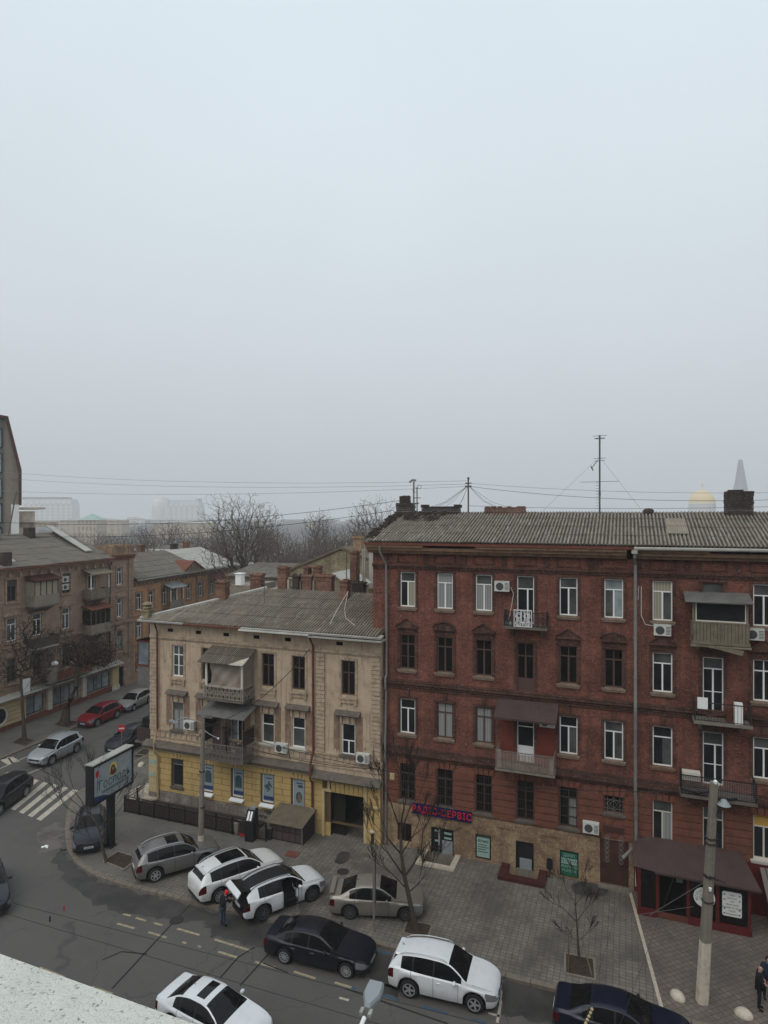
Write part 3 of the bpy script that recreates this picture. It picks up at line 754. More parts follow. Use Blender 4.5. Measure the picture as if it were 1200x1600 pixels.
# the plain roof behind the eaves
rr = MB(); rr.quad((RX0-.3, -.7, 17.74), (RX1, -.7, 17.74), (RX1, 5.2, 19.46), (RX0-.3, 5.2, 19.46)); rr.quad((RX1, 11.2, 17.7), (RX0-.3, 11.2, 17.7), (RX0-.3, 5.2, 19.46), (RX1, 5.2, 19.46))
rr.add([(RX0, 0, 17.74), (RX0, 11, 17.74), (RX0, 5.2, 19.4)], [(0, 1, 2)]); rr.add([(RX1-.01, 0, 17.74), (RX1-.01, 11, 17.74), (RX1-.01, 5.2, 19.4)], [(0, 1, 2)])
roof = rr.build('roof', M['roof_slate'], red)
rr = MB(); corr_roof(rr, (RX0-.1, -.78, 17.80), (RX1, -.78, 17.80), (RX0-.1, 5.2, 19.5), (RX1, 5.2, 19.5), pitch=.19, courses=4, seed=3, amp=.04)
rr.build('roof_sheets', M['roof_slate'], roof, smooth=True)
rr = MB(); corr_roof(rr, (15.4, .9, 18.36), (16.4, .9, 18.36), (15.4, 3.6, 19.13), (16.4, 3.6, 19.13), courses=2, seed=9, sheetw=1.2)
rr.build('new_sheet', M['patch_sheet'], roof)
# crumbling gable and chimneys
def rough_stack(m, x0, x1, y0, y1, z0, z1, seed, step=.11):
    r = random.Random(seed); z = z0
    while z < z1:
        q = r.uniform(-.02, .02); m.box(x0+q, x1+r.uniform(-.03, .02), y0+r.uniform(-.02, .02), y1, z, min(z+step*.93, z1+.05)); z += step
    for i in range(int((x1-x0)/.25)):
        x = x0 + r.random()*(x1-x0-.2); m.cbox((x+.1, (y0+y1)/2+r.uniform(-.1, .1), z1+.04), (.24, .13, .09), r.random()*3)
m = MB(); rough_stack(m, -.75, .35, 4.2, 5.0, 19.0, 20.05, 1); rough_stack(m, -.55, .05, 4.3, 4.9, 20.05, 20.5, 2)
r = random.Random(3)
for i in range(70):
    f = r.random(); m.cbox((RX0-.05+r.uniform(-.25, .25), -.4+f*5, 17.9+f*1.5+r.uniform(0, .14)), (r.uniform(.12, .3), r.uniform(.12, .3), .12), r.random()*3)
for i in range(60):
    f = r.random(); m.cbox((.2+2.6*r.random()**1.6, 3.0+2*f, 19.0+f*.45+.1), (r.uniform(.1, .28), r.uniform(.1, .2), .09), r.random()*3)
m.build('chimney', M['dark_brick'], roof)
m = MB(); rough_stack(m, .9, 3.35, 4.6, 5.3, 19.2, 19.78, 4); m.box(.85, 3.4, 4.5, 5.4, 19.78, 19.86); m.box(.85, 1.2, 4.55, 5.35, 19.86, 19.98); m.box(3.05, 3.4, 4.55, 5.35, 19.86, 19.98); m.build('chimney', M['dark_brick'], roof)
m = MB(); rough_stack(m, 5.0, 7.5, 4.7, 5.5, 19.3, 19.78, 5, .07); m.build('chimney', M['chimney_brick'], roof)
m = MB(); rough_stack(m, 18.55, 19.9, 4.4, 5.4, 19.3, 20.65, 6, .09); m.build('chimney', M['dark_brick'], roof)
m = MB(); m.lathe([(.3, 0), (.3, .12), (.22, .2), (.05, .25)], (14.6, 5, 19.48), 12); m.build('roof_vent', M['dark_brick'], roof)
# rustication on the mezzanine
b = MB(); edges = sorted([RX0+.02] + [v for x in cols for v in (x-hw-.02, x+hw+.02)] + [RX1]); pairs = [(edges[i], edges[i+1]) for i in range(0, len(edges)-1, 2)]
for a, c in pairs:
    for j in range(6):
        z = 2.5+j*.38
        b.box(a+(.05 if a > RX0+.1 else 0), c-.05, -.07, -.002, z+.02, z+.36)
b2 = []
for i, x in enumerate(cols):
    for k_, a in enumerate((-.42, -.14, .14, .42)):
        b.prism([(x+a*1.0-.12, 4.87 if i != 5 else 4.76), (x+a+.12, 4.87 if i != 5 else 4.76), (x+a*1.15+.13, 5.19), (x+a*1.15-.13, 5.19)], -.1-.004*k_, -.004)
b.build('rustication', M['rustic'], red)
for x, wd, z in ((3.56, 1.7, 1.5), (5.92, 1.25, 1.55), (8.2, 1.4, 1.56), (10.54, 1.4, 1.5), (1.3, 1.1, 1.4)):
    n = int(wd/.11); b = MB()
    for i in range(n): a = x-wd/2+(i+.5)*wd/n; b.prism([(a-.045, z), (a+.045, z), (a+.05, z+.3), (a-.04, z+.3)], -.07-.003*(i % 2), -.042)
    b.build('basement_lintel', M['tan_brick'], red)
for a, c in ((6.7, 7.7), (9.0, 10.1)): b = MB(); b.box(a, c, -.1, -.042, 2.1, 2.42); b.build('raised_panel', M['tan_brick'], red)
# the windows
for i, k_, x, z in W_:
    a, c = x-hw, x+hw; kw = dict(fr='white_pvc', y=.14, sy=-.01, sill='sill_stone', top='glass_grey', low='glass_dark', split=.27); nm = 'window'
    if k_ == 0:
        t = rA[i]
        if t == 'white_c': kw.update(low='glass_curtain', top='glass_grey' if i != 1 else 'glass_curtain')
        if t == 'white_g': kw.update(low='glass_grey', low2='glass_pale', top='glass_pale')
        if t == 'cream': kw.update(low='glass_cream', top='glass_cream')
        if i == 0: kw.update(low2='glass_cream')
        if i == 2: kw.update(low2='glass_curtain')
        if i == 3: kw.update(sill=None, drop=.62)
        if i == 7: kw.update(fr='brown_frame', sill=None)
    elif k_ == 1:
        if i < 6 or i in (10, 12): kw.update(fr='brown_frame', top='glass_brown', low='glass_brown', topmull=True, fw=.065, bars=1 if i == 0 else 0)
        if i == 3: kw.update(panel=.27, name='balcony_door', sill=None)
        if i == 7: kw.update(name='balcony_door', sill=None, bars=1, split=.2)
        if i == 8: kw.update(topmull=True, top='glass_dark')
    elif k_ == 2:
        if i in (1, 2): kw.update(fr='brown_frame', low='glass_curtain', top='glass_curtain', topmull=True, fw=.07)
        if i == 0: kw.update(top='glass_dark')
        if i == 3: kw.update(name='balcony_door', leaf=1, panel=.33, sill=None, top='glass_dark')
        if i == 4: kw.update(top='glass_dark')
        if i == 5: kw.update(low2='glass_grey')
        if i == 6: kw.update(leaf=1, top='glass_dark', sill='cornice_wood')
        if i == 7: kw.update(name='balcony_door', sill=None, bars=1, split=.24, drop=.6)
    else:
        if i < 6: kw.update(fr='brown_frame', top='glass_brown', low='glass_brown', bars=2, topmull=True, sill='ledge')
        if i >= 6: kw.update(sill='cream_pvc', fr='cream_pvc')
        if i == 5: kw.update(split=0, leaf=1, bars=0, fr='brown_frame', low='glass_dark')
        if i == 8: kw.update(top='yellow_blind')
    if i in (4, 6, 9, 11) and k_ in (0, 2, 3): kw.update(low2='glass_curtain' if (i+k_) % 2 else 'glass_grey')
    window(red, a, c, z[0], z[1], **kw)
# iron grilles on the dark mezzanine windows
for i in range(5):
    x = cols[i]; g = MB()
    for j in range(7): xx = x-hw+.06+j*.133; g.tube([(xx, .03, 2.76), (xx, .03, 4.8)], .012, 4, caps=False)
    for zz in (2.85, 3.3, 3.8, 4.25, 4.7): g.tube([(x-hw, .03, zz), (x+hw, .03, zz)], .012, 4, caps=False)
    g.build('window_grille', M['iron'], red)
g = MB(); x = cols[5]
for s_ in (.36, .2): g.tube([(x-s_, .02, 4.28), (x, .02, 4.28+s_), (x+s_, .02, 4.28), (x, .02, 4.28-s_), (x-s_, .02, 4.28)], .016, 4)
for dx in (-.3, 0, .3): g.tube([(x+dx, .02, 3.86), (x+dx, .02, 4.7)], .014, 4)
for zz in (4.05, 4.5): g.tube([(x-hw, .02, zz), (x+hw, .02, zz)], .014, 4)
g.build('window_grille', M['iron_grey'], red)
# basement openings
def bdoor(x0, x1, z0, z1, kind):
    d = MB(); y = .1
    d.box(x0, x0+.07, y-.08, y, z0, z1); d.box(x1-.07, x1, y-.08, y, z0, z1); d.box(x0+.07, x1-.07, y-.08, y, z1-.07, z1)
    xm = x0+(x1-x0)*.42
    if kind == 0: d.box(xm-.05, xm+.05, y-.079, y, z0, z1-.07)
    o = d.build('basement_door', M['black_metal'], red)
    g = MB(); g.quad((x0, y-.01, z0), (x1, y-.01, z0), (x1, y-.01, z1), (x0, y-.01, z1)); g.build('pane', M['glass_dark'], o)
    g = MB()
    if kind == 0: g.box(xm+.06, x1-.08, y-.04, y-.012, z0+.5, z1-.72); g.box(xm-.14, xm-.05, y-.09, y-.081, z0+.2, z1-.1); g.build('door_panel', M['lamp_grey'], o)
    else: g.box(x0+.2, x1-.12, y-.04, y-.012, z0+.35, z1-.95); g.build('door_panel', M['lamp_grey'], o)
    if kind == 0:
        g = MB(); g.box(x0+.12, x0+.42, y-.05, y-.012, z1-.28, z1-.2); g.box(x0+.2, x0+.42, y-.05, y-.012, z1-.85, z1-.76); g.box(xm+.2, xm+.62, y-.05, y-.012, z1-.35, z1-.24); g.box(xm+.2, xm+.62, y-.05, y-.012, z1-.62, z1-.52); g.build('notice', M['sign_mint'], o)
        g = MB(); g.box(x0+.14, x0+.4, y-.05, y-.012, z1-.42, z1-.30); g.build('notice', M['sign_blue'], o)
bdoor(2.9, 4.23, -.62, 1.45, 0); bdoor(7.72, 8.69, -.75, 1.52, 1)
window(red, 5.48, 6.36, .14, 1.5, fr='black_metal', y=.08, split=0, leaf=1, low='glass_grey', name='basement_window')
window(red, .86, 1.72, .3, 1.36, fr='wine_dark', y=.08, split=0, leaf=2, low='glass_brown', name='basement_window')
window(red, 10.06, 11.02, .08, 1.45, fr='black_metal', y=.08, split=0, leaf=1, low='glass_dark', name='basement_window')
# carved double door
d = MB(); d.box(12.1, 13.5, .06, .12, .1, 3.15)
for x0 in (12.14, 12.83):
    d.box(x0, x0+.6, .02, .06, .16, .95); d.box(x0+.12, x0+.48, -.01, .02, .35, .78); d.box(x0, x0+.6, .02, .06, 1.1, 2.75); d.box(x0-.03, x0+.64, -.02, .06, 2.8, 3.12)
    d.box(x0-.02, x0+.62, -.01, .02, .98, 1.06)
dd = d.build('street_door', M['door_brown'], red)
d = MB()
for x0 in (12.44, 13.13):
    for zz in (1.35, 1.6, 1.85, 2.1, 2.35, 2.55): d.ring((x0, -.005, zz), .11, .02, 'y', 8)
    d.tube([(x0, -.005, 1.25), (x0, -.005, 2.62)], .022, 4)
d.build('door_ornament', M['iron_grey'], dd)
d = MB(); d.box(12.0, 13.6, -.35, .0, 0, .1); d.build('door_step', M['concrete'], red)
# low surrounds of the stairwells
def surround(x0, x1, t, w, h, mat, label):
    m = MB(); m.box(x0-w, x0, -t, -.05, 0, h); m.box(x1, x1+w, -t, -.05, 0, h); m.box(x0-w, x1+w, -t-w, -t, 0, h-.004)
    o = m.build('stairwell_kerb', M[mat], None, label=label, cat='kerb surround'); o.location = RW(0, 0); o.rotation_euler.z = RZ_MAIN
surround(2.75, 4.35, 1.3, .3, .12, 'marble', 'pale stone surround of the stairwell below the red lettered sign')
surround(7.4, 9.0, 1.05, .42, .2, 'wine_dark', 'dark brown surround of the stairwell left of the green window sign')
# downpipes
def pipe(root, pts, r, mat, bands=()):
    m = MB(); m.tube(pts, r, 8)
    for z in bands: p = min(pts, key=lambda q: abs(q[2]-z)); m.tube([(p[0], p[1], z), (p[0], p[1], z+.06)], r*1.35, 8)
    return m.build('downpipe', M[mat], root, smooth=True)
pipe(red, [(.0, -.72, 17.5), (.0, -.72, 17.2), (.22, -.2, 16.4), (.22, -.16, 10), (.2, -.3, 9.8), (.2, -.3, 9.2), (.2, -.16, 9.0), (.2, -.34, 5.8), (.2, -.34, 5.1), (.18, -.16, 4.8), (.16, -.16, .2), (.16, -.3, .1)], .065, 'pipe_metal', (15, 12.5, 7.5, 3))
pipe(red, [(13.78, -.74, 17.6), (13.78, -.74, 17.25), (13.82, -.24, 16.8), (13.82, -.2, 9.9), (13.82, -.3, 9.7), (13.82, -.3, 9.1), (13.82, -.22, 8.9), (13.82, -.34, 5.8), (13.82, -.34, 5.1), (13.85, -.2, 4.8), (13.85, -.2, 2.7), (13.75, -.3, 2.4), (13.2, -.75, 1.95)], .085, 'pipe_metal', (15.5, 13, 11, 7.5, 4))
m = MB(); m.tube([(13.75, -.8, 17.66), (RX1, -.8, 17.72)], .09, 8); m.lathe([(.16, 0), (.16, .2), (.1, -.02)], (13.78, -.74, 17.4), 10); m.build('gutter', M['zinc'], red, smooth=True)
# ---- balconies of the red house
def balcony(root, x0, x1, z, depth, zr, mat_slab='ledge', rmat='iron', style='bars', step=.12, brackets=True, th=.14):
    m = MB(); m.box(x0-.06, x1+.06, -depth-.06, 0, z, z+th)
    if brackets:
        for x in (x0+.3, x1-.3): m.prismx([(-depth*.8, z), (0, z), (0, z-.55), (-.12, z-.5), (-depth*.4, z-.2)], x-.08, x+.08)
    b = m.build('balcony', M[mat_slab], root)
    rail(root, x0, x1, -depth, z+th, zr, rmat, step, True, depth-.05, style, parent=b)
    return b
b = balcony(red, 7.25, 9.45, 13.25, .9, 14.15, 'ledge', 'iron', 'scroll', .2)
m = MB()
for sx in (-1, 1):
    for r_, dx, dz in ((.17, .22, .62), (.1, .22, .62), (.15, .24, .25), (.08, .24, .25)): m.ring((8.24+sx*dx, -.93, 13.35+dz), r_, .022, 'y', 12)
    m.tube([(8.24, -.93, 13.45), (8.24+sx*.1, -.93, 13.9), (8.24+sx*.05, -.93, 14.25)], .025, 4)
m.box(7.76, 8.72, -.95, -.91, 13.38, 13.43); m.box(7.76, 8.72, -.95, -.91, 14.25, 14.3); m.box(7.76, 7.8, -.95, -.91, 13.43, 14.25); m.box(8.68, 8.72, -.95, -.91, 13.43, 14.25)
for dx in (-.3, -.1, .1, .3): m.tube([(8.24+dx, -.92, 13.42), (8.24+dx*1.2, -.92, 14.26)], .018, 4)
m.build('scroll_panel', M['white_iron'], b)
m = MB(); m.box(7.3, 7.62, -.85, -.6, 13.4, 13.62); m.build('planter', M['lamp_grey'], b)
# balcony with net and awning
b = balcony(red, 6.85, 9.85, 5.66, 1.1, 6.72, 'concrete', 'iron_grey', 'bars', .3, brackets=False, th=.1)
m = MB(); m.box(6.9, 7.12, -1.13, -1.09, 5.8, 6.8); m.box(9.62, 9.84, -1.13, -1.09, 5.8, 6.6); m.build('railing_board', M['slat_grey'], b)
m = MB()
for i in range(38): x = 6.9+i*.078; m.box(x, x+.045, -1.12, -1.09, 5.82, 6.66)
m.build('railing_slats', M['slat_grey'], b)
m = MB(); m.box(6.92, 7.72, -.03, -.003, 5.78, 8.9); m.box(8.76, 9.85, -.03, -.003, 5.78, 8.9); m.build('painted_panel', M['red_curtain_wall'], b)
m = MB(); n = 60
for i in range(n):
    xa, xb = 6.75+3.25*i/n, 6.75+3.25*(i+1)/n; d_ = .02*(i % 2)
    m.quad((xa, -1.3, 8.55+d_), (xb, -1.3, 8.55+.02-d_), (xb, -.02, 9.25+.02-d_), (xa, -.02, 9.25+d_))
m.build('awning', M['awning_metal'], b)
m = MB(); m.box(6.75, 10, -1.31, -1.28, 8.46, 8.56); m.build('awning_edge', M['awning_metal'], b)
# boarded loggia
b = balcony(red, 16.4, 18.8, 13.12, 1.0, 13.5, 'weather_board', 'iron', 'bars', .4)
m = MB()
for i in range(16): m.box(16.42+i*.15, 16.42+i*.15+.135, -1.03-.008*(i % 3), -.98, 13.2, 14.15)
for j in range(6): m.box(16.36, 16.41, -.98+.16*j, -.98+.16*j+.145, 13.2, 14.15); m.box(18.79, 18.84, -.98+.16*j, -.98+.16*j+.145, 13.2, 14.15)
for x in (16.42, 18.72): m.box(x-.04, x+.06, -1.02, -.95, 14.15, 15.2)
m.box(16.38, 18.82, -1.06, -.95, 14.15, 14.22)
m.build('boarding', M['weather_board'], b)
m = MB(); m.box(16.52, 18.7, -1.02, -.98, 14.22, 14.28); m.box(16.52, 18.7, -1.02, -.98, 15.1, 15.16); m.box(16.52, 16.57, -1.02, -.98, 14.28, 15.1); m.box(18.64, 18.7, -1.02, -.98, 14.28, 15.1); m.build('window_frame', M['cream_pvc'], b)
m = MB(); m.quad((16.5, -.99, 14.25), (18.7, -.99, 14.25), (18.7, -.99, 15.15), (16.5, -.99, 15.15)); m.quad((16.4, -.1, 14.15), (16.4, -.95, 14.15), (16.4, -.95, 15.2), (16.4, -.1, 15.2)); m.build('pane', M['glass_dark'], b)
m = MB()
for j, (a, c) in enumerate(((16.05, 17.05), (17.0, 18.0), (17.95, 18.95))): m.prismx([(-1.35, 15.16+.01*j), (-.02, 15.5+.01*j), (-.02, 15.53+.01*j), (-1.35, 15.19+.01*j)], a, c)
m.build('awning', M['zinc_dark'], b)
m = MB(); m.prismx([(-1.12, 13.0), (-1.0, 13.05), (-1.0, 13.09), (-1.12, 13.04)], 16.3, 18.9); m.add([(16.2, -1.15, 13.15), (18.6, -1.15, 12.95), (18.5, -1.15, 12.7), (17.4, -1.15, 12.95)], [(0, 3, 2, 1)]); m.build('torn_board', M['weather_board'], b)
# open balcony below it
b = balcony(red, 16.5, 18.9, 9.25, 1.0, 10.3, 'concrete', 'iron', 'bars', .14)
m = MB(); m.box(16.6, 17.05, -1.05, -1.02, 10.0, 10.55); m.box(18.2, 18.55, -1.0, -.7, 9.4, 10.4); m.build('white_board', M['white_pvc'], b)
m = MB(); m.box(17.9, 18.15, -.75, -.4, 9.4, 10.0); m.tube([(17.0, -.9, 9.6), (18.1, -.6, 9.8)], .06, 5); m.build('clutter', M['pipe_rust'], b)
b = balcony(red, 15.9, 19.1, 5.62, 1.0, 6.68, 'ledge', 'black_metal', 'bars', .1)
m = MB()
for zz in [5.85+.085*i for i in range(10)]: m.tube([(15.9, -1.0, zz), (19.1, -1.0, zz)], .008, 3, caps=False)
m.build('net', M['wire_grey'], b)
m = MB(); m.box(15.95, 16.75, -.9, -.5, 6.4, 6.8); m.build('chest', M['cream_pvc'], b)
m = MB(); m.tube([(15.9, -1.05, 6.0), (16.6, -1.07, 5.9), (17.2, -1.07, 6.05), (17.6, -1.08, 5.7), (18.3, -1.07, 5.9)], .05, 5); m.build('cloth', M['cloth_black'], b)
for x, y, z, lab in ((7.0, 0, 15.15, 'air conditioner beside the top-floor window left of the white scrolled balcony'), (15.08, -.05, 13.28, 'air conditioner right under the cream-curtained top window'),
                     (19.15, -.1, 13.35, 'air conditioner at the right end of the boarded loggia'), (11.65, -.05, 2.72, 'air conditioner on the tan brick above the green window sign'), (9.42, -.05, 8.0, 'air conditioner half hidden behind the brown corrugated awning'),
                     (10.0, 0, -50, '')):
    if z > 0: ac_unit(None, x, y, z, lab, RZ_MAIN, loc=RW(x, -y, z))
m = MB(); m.tube([(7.45, -.05, 15.4), (7.6, -.03, 15.0), (7.5, -.03, 14.4), (7.35, -.05, 13.6)], .02, 5); m.tube([(13.98, -.03, 15.7), (13.95, -.03, 15.0)], .02, 5); m.tube([(14.1, -.03, 15.7), (14.1, -.03, 14.2), (14.3, -.03, 13.75), (14.7, -.05, 13.7)], .022, 5); m.build('hose', M['cream_pvc'], red)
# ================================================================== SHOP ANNEX
def annex(x0, x1, t, ztop, lab, door=True, nm='shop_annex'):
    s = thing(nm, lab, 'shop', RW(x0, 0), RZ_MAIN); w_ = x1-x0; m = MB()
    m.box(0, w_, -t, 0, 0, .32); m.box(0, w_, -t+.02, 0, ztop-.12, ztop)
    posts = [0, .82, 2.15, 3.4, w_-.14] if door else [0, w_*.5, w_-.14]
    for x in posts: m.box(x, x+.14, -t+.005, -t+.16, .32, ztop-.12)
    m.box(0, .1, -t+.16, 0, .32, ztop-.12); m.box(w_-.1, w_, -t+.16, 0, .32, ztop-.12)
    o = m.build('wall', M['wine_paint'], s)
    m = MB(); m.box(-.03, w_+.03, -t-.06, -t+.001, 0, .3)
    m.build('plinth', M['wine_paint'], s)
    m = MB()
    m.quad((.14, -t+.1, .32), (.82, -t+.1, .32), (.82, -t+.1, ztop-.12), (.14, -t+.1, ztop-.12)); m.build('display_window', M['glass_brown'], s); m = MB()
    a = 2.29 if door else .96
    m.quad((a, -t+.1, .32), (w_-.1, -t+.1, .32), (w_-.1, -t+.1, ztop-.12), (a, -t+.1, ztop-.12)); m.build('display_window', M['glass_brown'], s)
    return s, w_
ax = 13.9
shop, sw_ = annex(13.9, 18.75, 1.93, 2.3, 'dark red ground-floor shop annex under a sloping brown awning')
for ch in list(shop.children):
    if ch.name.startswith('plinth'):
        bpy.data.objects.remove(ch)
m = MB(); m.box(-.03, .82, -2.0, -1.931, 0, .3); m.box(2.2, sw_+.03, -2.0, -1.931, 0, .3); m.build('plinth', M['wine_paint'], shop)
m = MB(); m.box(.96, 2.15, -1.925, -1.2, .0, .0); m = MB(); m.quad((.96, -1.2, 0), (2.15, -1.2, 0), (2.15, -1.2, 2.2), (.96, -1.2, 2.2)); m.box(.96, 2.15, -1.94, -1.2, .325, .33); m.build('doorway', M['dark_void'], shop)
m = MB(); m.box(.9, 2.2, -1.96, -1.935, .02, .32); m.build('doorstep', M['pipe_rust'], shop)
m = MB(); m.box(1.75, 2.05, -1.22, -1.202, 1.5, 2.0); m.build('notice', M['sign_mint'], shop)
m = MB()
def awq(m, a, b, c, d, n):
    a, b, c, d = map(Vector, (a, b, c, d)); vs = []
    for i in range(n+1):
        for p, q in ((a, b), (d, c)): vs.append(p.lerp(q, i/n) + Vector((0, 0, .015*(i % 2))))
    m.add(vs, [(2*i, 2*i+2, 2*i+3, 2*i+1) for i in range(n)])
awq(m, (.75, -2.3, 2.36), (5.2, -2.3, 2.36), (4.7, -.02, 2.95), (.5, -.02, 2.95), 44)
awq(m, (-.2, -1.9, 2.25), (.75, -2.3, 2.36), (.5, -.02, 2.95), (-.25, -.02, 2.75), 8)
m.box(.75, 5.2, -2.32, -2.29, 2.27, 2.36)
m.build('awning', M['awning_metal'], shop)
m = MB(); m.prism([(-.12, 1.3), (-.06, 1.3), (-.12, 2.25)], -1.93, -1.9); m.build('torn_flashing', M['zinc'], shop)
sg = thing('round_sign', 'round white sign with green writing in the window behind the concrete pole', 'sign', RW(ax+2.9, 1.96, 1.42), RZ_MAIN)
m = MB(); m.lathe([(.46, 0), (.46, -.03), (.44, -.035), (.01, -.035)], (0, 0, 0), 28, 'y'); m.build('plate', M['sign_white'], sg)
m = MB()
for r_, n in ((.2, 14),):
    for i in range(n): t_ = 2*pi*i/n; m.cbox((r_*cos(t_), -.04, r_*sin(t_)), (.03, .01, .09), rot=Matrix.Rotation(-t_+pi/2, 3, 'Y'))
m.ring((0, -.04, 0), .13, .012, 'y', 14); m.build('emblem', M['leaf_green'], sg)
for i, ch in enumerate('МІСЦЕ СМАКУ'):
    if ch == ' ': continue
    t_ = radians(200-i*22)
    text(ch, .15, 'letter', M['ink'], sg, (.33*cos(t_), -.038, .33*sin(t_)), (pi/2, 0, 0), .003)
    o = [c for c in sg.children if c.name.startswith('letter')][-1]; o.rotation_euler = (Matrix.Rotation(-(t_-pi/2), 4, 'Y') @ Matrix.Rotation(pi/2, 4, 'X')).to_euler()
mn = thing('menu_board', 'white board with lines of text in the right window of the dark red shop', 'sign', RW(ax+4.05, 1.97, 1.35), RZ_MAIN)
m = MB(); h_, w2 = .56, .4
pol = [(w2*sx - .06*sx*(1-cos(a_)) if False else sx*(w2-.07)+.07*cos(t_), sz*(h_-.07)+.07*sin(t_)) for sx, sz, t0 in ((1, 1, 0), (-1, 1, pi/2), (-1, -1, pi), (1, -1, 1.5*pi)) for t_ in (t0, t0+pi/4, t0+pi/2) for a_ in (0,)]
m.prism(pol, -.04, 0); m.build('plate', M['sign_white'], mn)
for i, s_ in enumerate(('КАВА', 'ВИПІЧКА', 'ЧАЙ', 'СВІЖІ СОКИ', 'МОРОЗИВО ТА ДЕСЕРТИ', 'ОБІДИ', 'СНІДАНКИ')): text(s_, .085, 'lettering', M['ink'], mn, (0, -.045, .42-i*.145), ex=.002)
m = MB()
for sx in (-.31, .31):
    for zz in (.43, .2, -.22, -.44): m.cbox((sx, -.045, zz), (.07, .01, .05))
m.build('icons', M['poster_navy'], mn)
s2, w2_ = annex(19.7, 25.5, 1.3, 2.0, 'second dark red shopfront with a striped awning at the right edge', door=False, nm='shop_annex')
m = MB()
for i in range(24):
    a = -.3+i*.26; m.prismx([(-2.0, 1.75), (-.02, 2.35), (-.02, 2.38), (-2.0, 1.78)], a, a+.22)
m.build('awning', M['iron_grey'], s2)
for s_ in (('shop_sign', 1),):
    sg = thing('shop_sign', 'long dark blue sign with red letters above the basement stairs', 'sign', RW(3.55, .12, 2.4), RZ_MAIN)
    m = MB(); m.box(-1.75, 1.72, -.06, 0, -.26, .26); m.build('board', M['sign_blue'], sg)
    m = MB(); m.box(-1.78, 1.75, -.07, .0, -.29, -.262); m.box(-1.78, 1.75, -.07, .0, .262, .29); m.build('frame', M['sign_blue'], sg)
    text('РАДІО-СЕРВІС', .52, 'letters', M['sign_red'], sg, (0, -.085, -.01), ex=.012, sx=.84, off=.008, space=1.12)
    0 and text('РАДІО-СЕРВІС', .52, 'letter_outline', M['lamp_grey'], sg, (.0, -.066, -.01), ex=.002, sx=.86, off=.024, space=1.06)
sg = thing('window_sign', 'green and white window sign with four lines of writing low on the tan wall', 'sign', RW(10.54, .02, .77), RZ_MAIN)
m = MB(); m.box(-.42, .42, -.03, 0, -.62, .6); m.build('board', M['sign_green'], sg)
m = MB(); m.box(-.41, .41, -.035, -.03, .0, .3); m.build('band', M['sign_mint'], sg)
for s_, z_, mm, sz_ in (('ДВЕРІ', .45, 'sign_mint', .2), ('ВІКНА', .15, 'poster_ink', .26), ('ЖАЛЮЗІ', -.14, 'sign_mint', .2), ('РОЛЕТИ', -.36, 'sign_mint', .18)): text(s_, sz_, 'letters', M[mm], sg, (0, -.038, z_), ex=.003)
sg = thing('window_sign', 'pale notice sheet in the basement window right of the red lettered sign', 'sign', RW(5.92, .0, .8), RZ_MAIN)
m = MB(); m.box(-.36, .36, -.03, 0, -.55, .52); m.build('board', M['sign_mint'], sg)
text('вікна', .24, 'letters', M['ink'], sg, (0, -.034, .36), ex=.003)
m = MB()
for i, w2 in enumerate((.5, .6, .45, .55)): m.box(-.3, -.3+w2, -.036, -.03, .12-i*.13, .16-i*.13)
m.build('lines', M['glass_grey'], sg)
bn = thing('litter_bin', 'small dark bin on a stand beside the green window sign', 'bin', RW(9.55, .28, 0), RZ_MAIN)
m = MB(); m.lathe([(.13, .45), (.15, .5), (.15, .95), (.13, .95), (.12, .5)], n=12); m.build('basket', M['black_metal'], bn)
m = MB(); m.tube([(0, 0, 0), (0, 0, .48)], .03, 5); m.tube([(-.16, 0, .02), (.16, 0, .02)], .02, 4); m.build('stand', M['iron'], bn)
bx = MB(); bx.box(-.14, .14, -.12, 0, -.18, .18); bx.box(-.15, .15, -.13, 0, .17, .2); o = bx.build('meter_box', M['cream_paint'], None, label='pale meter box on the red wall near the left downpipe', cat='meter box'); o.location = RW(.55, 0, 4.0); o.rotation_euler.z = RZ_MAIN
# ================================================================== YELLOW CORNER HOUSE
YO = RW(-16.75, .4)
yel = thing('corner_house', 'peeling three-storey corner house with yellow painted ground floor', 'house', YO, RZ_MAIN)
def YW(x, y, z=0): p = YO.to_2d() + x*E2 + y*B2; return Vector((p.x, p.y, z))
def lx(u, y):
    k = (u-600)/1000; o = YO.to_2d() + y*B2; return (k*o.y - o.x)/(E2.x - k*E2.y)
def lz(u, v, y): p = YW(lx(u, y), y); return CAMZ-(v-800)*p.y/1000
yc = [2.26, 4.62, 6.92, 9.12, 11.28, 14.62]; LX = 16.72
ops = [(x-.44, x+.44, 8.57, 10.62) for x in yc]; ops[2] = (yc[2]-.44, yc[2]+.44, 8.0, 10.5)
ops2 = [(x-.43, x+.43, 5.02, 6.85) for x in yc]; ops2[2] = (yc[2]-.6, yc[2]+.5, 4.3, 6.9)
w = MB(); wall_open(w, 0, LX, 3.8, 12.1, ops+ops2, 0, .2); w.quad((0, 12, -.1), (0, 0, -.1), (0, 0, 12.1), (0, 12, 12.1)); w.quad((LX, 0, 0), (LX, 12, 0), (LX, 12, 12.1), (LX, 0, 12.1)); w.quad((LX, 12, 0), (0, 12, 0), (0, 12, 12.1), (LX, 12, 12.1))
w.build('wall', M['plaster'], yel)
gops = [(x-.42, x+.42, 1.28, 3.1) for x in yc[:5]] + [(13.48, 15.66, -.02, 2.64)]
w = MB(); wall_open(w, 0, LX, .8, 3.8, [o for o in gops[:5]]+[(13.48, 15.66, .8, 2.64)], -.03, .3); w.build('ground_floor_wall', M['yellow_groove'], yel)
w = MB(); w.box(-.06, 12.3, -.10, 0, 0, .8)
w.build('plinth', M['stone_plinth'], yel)
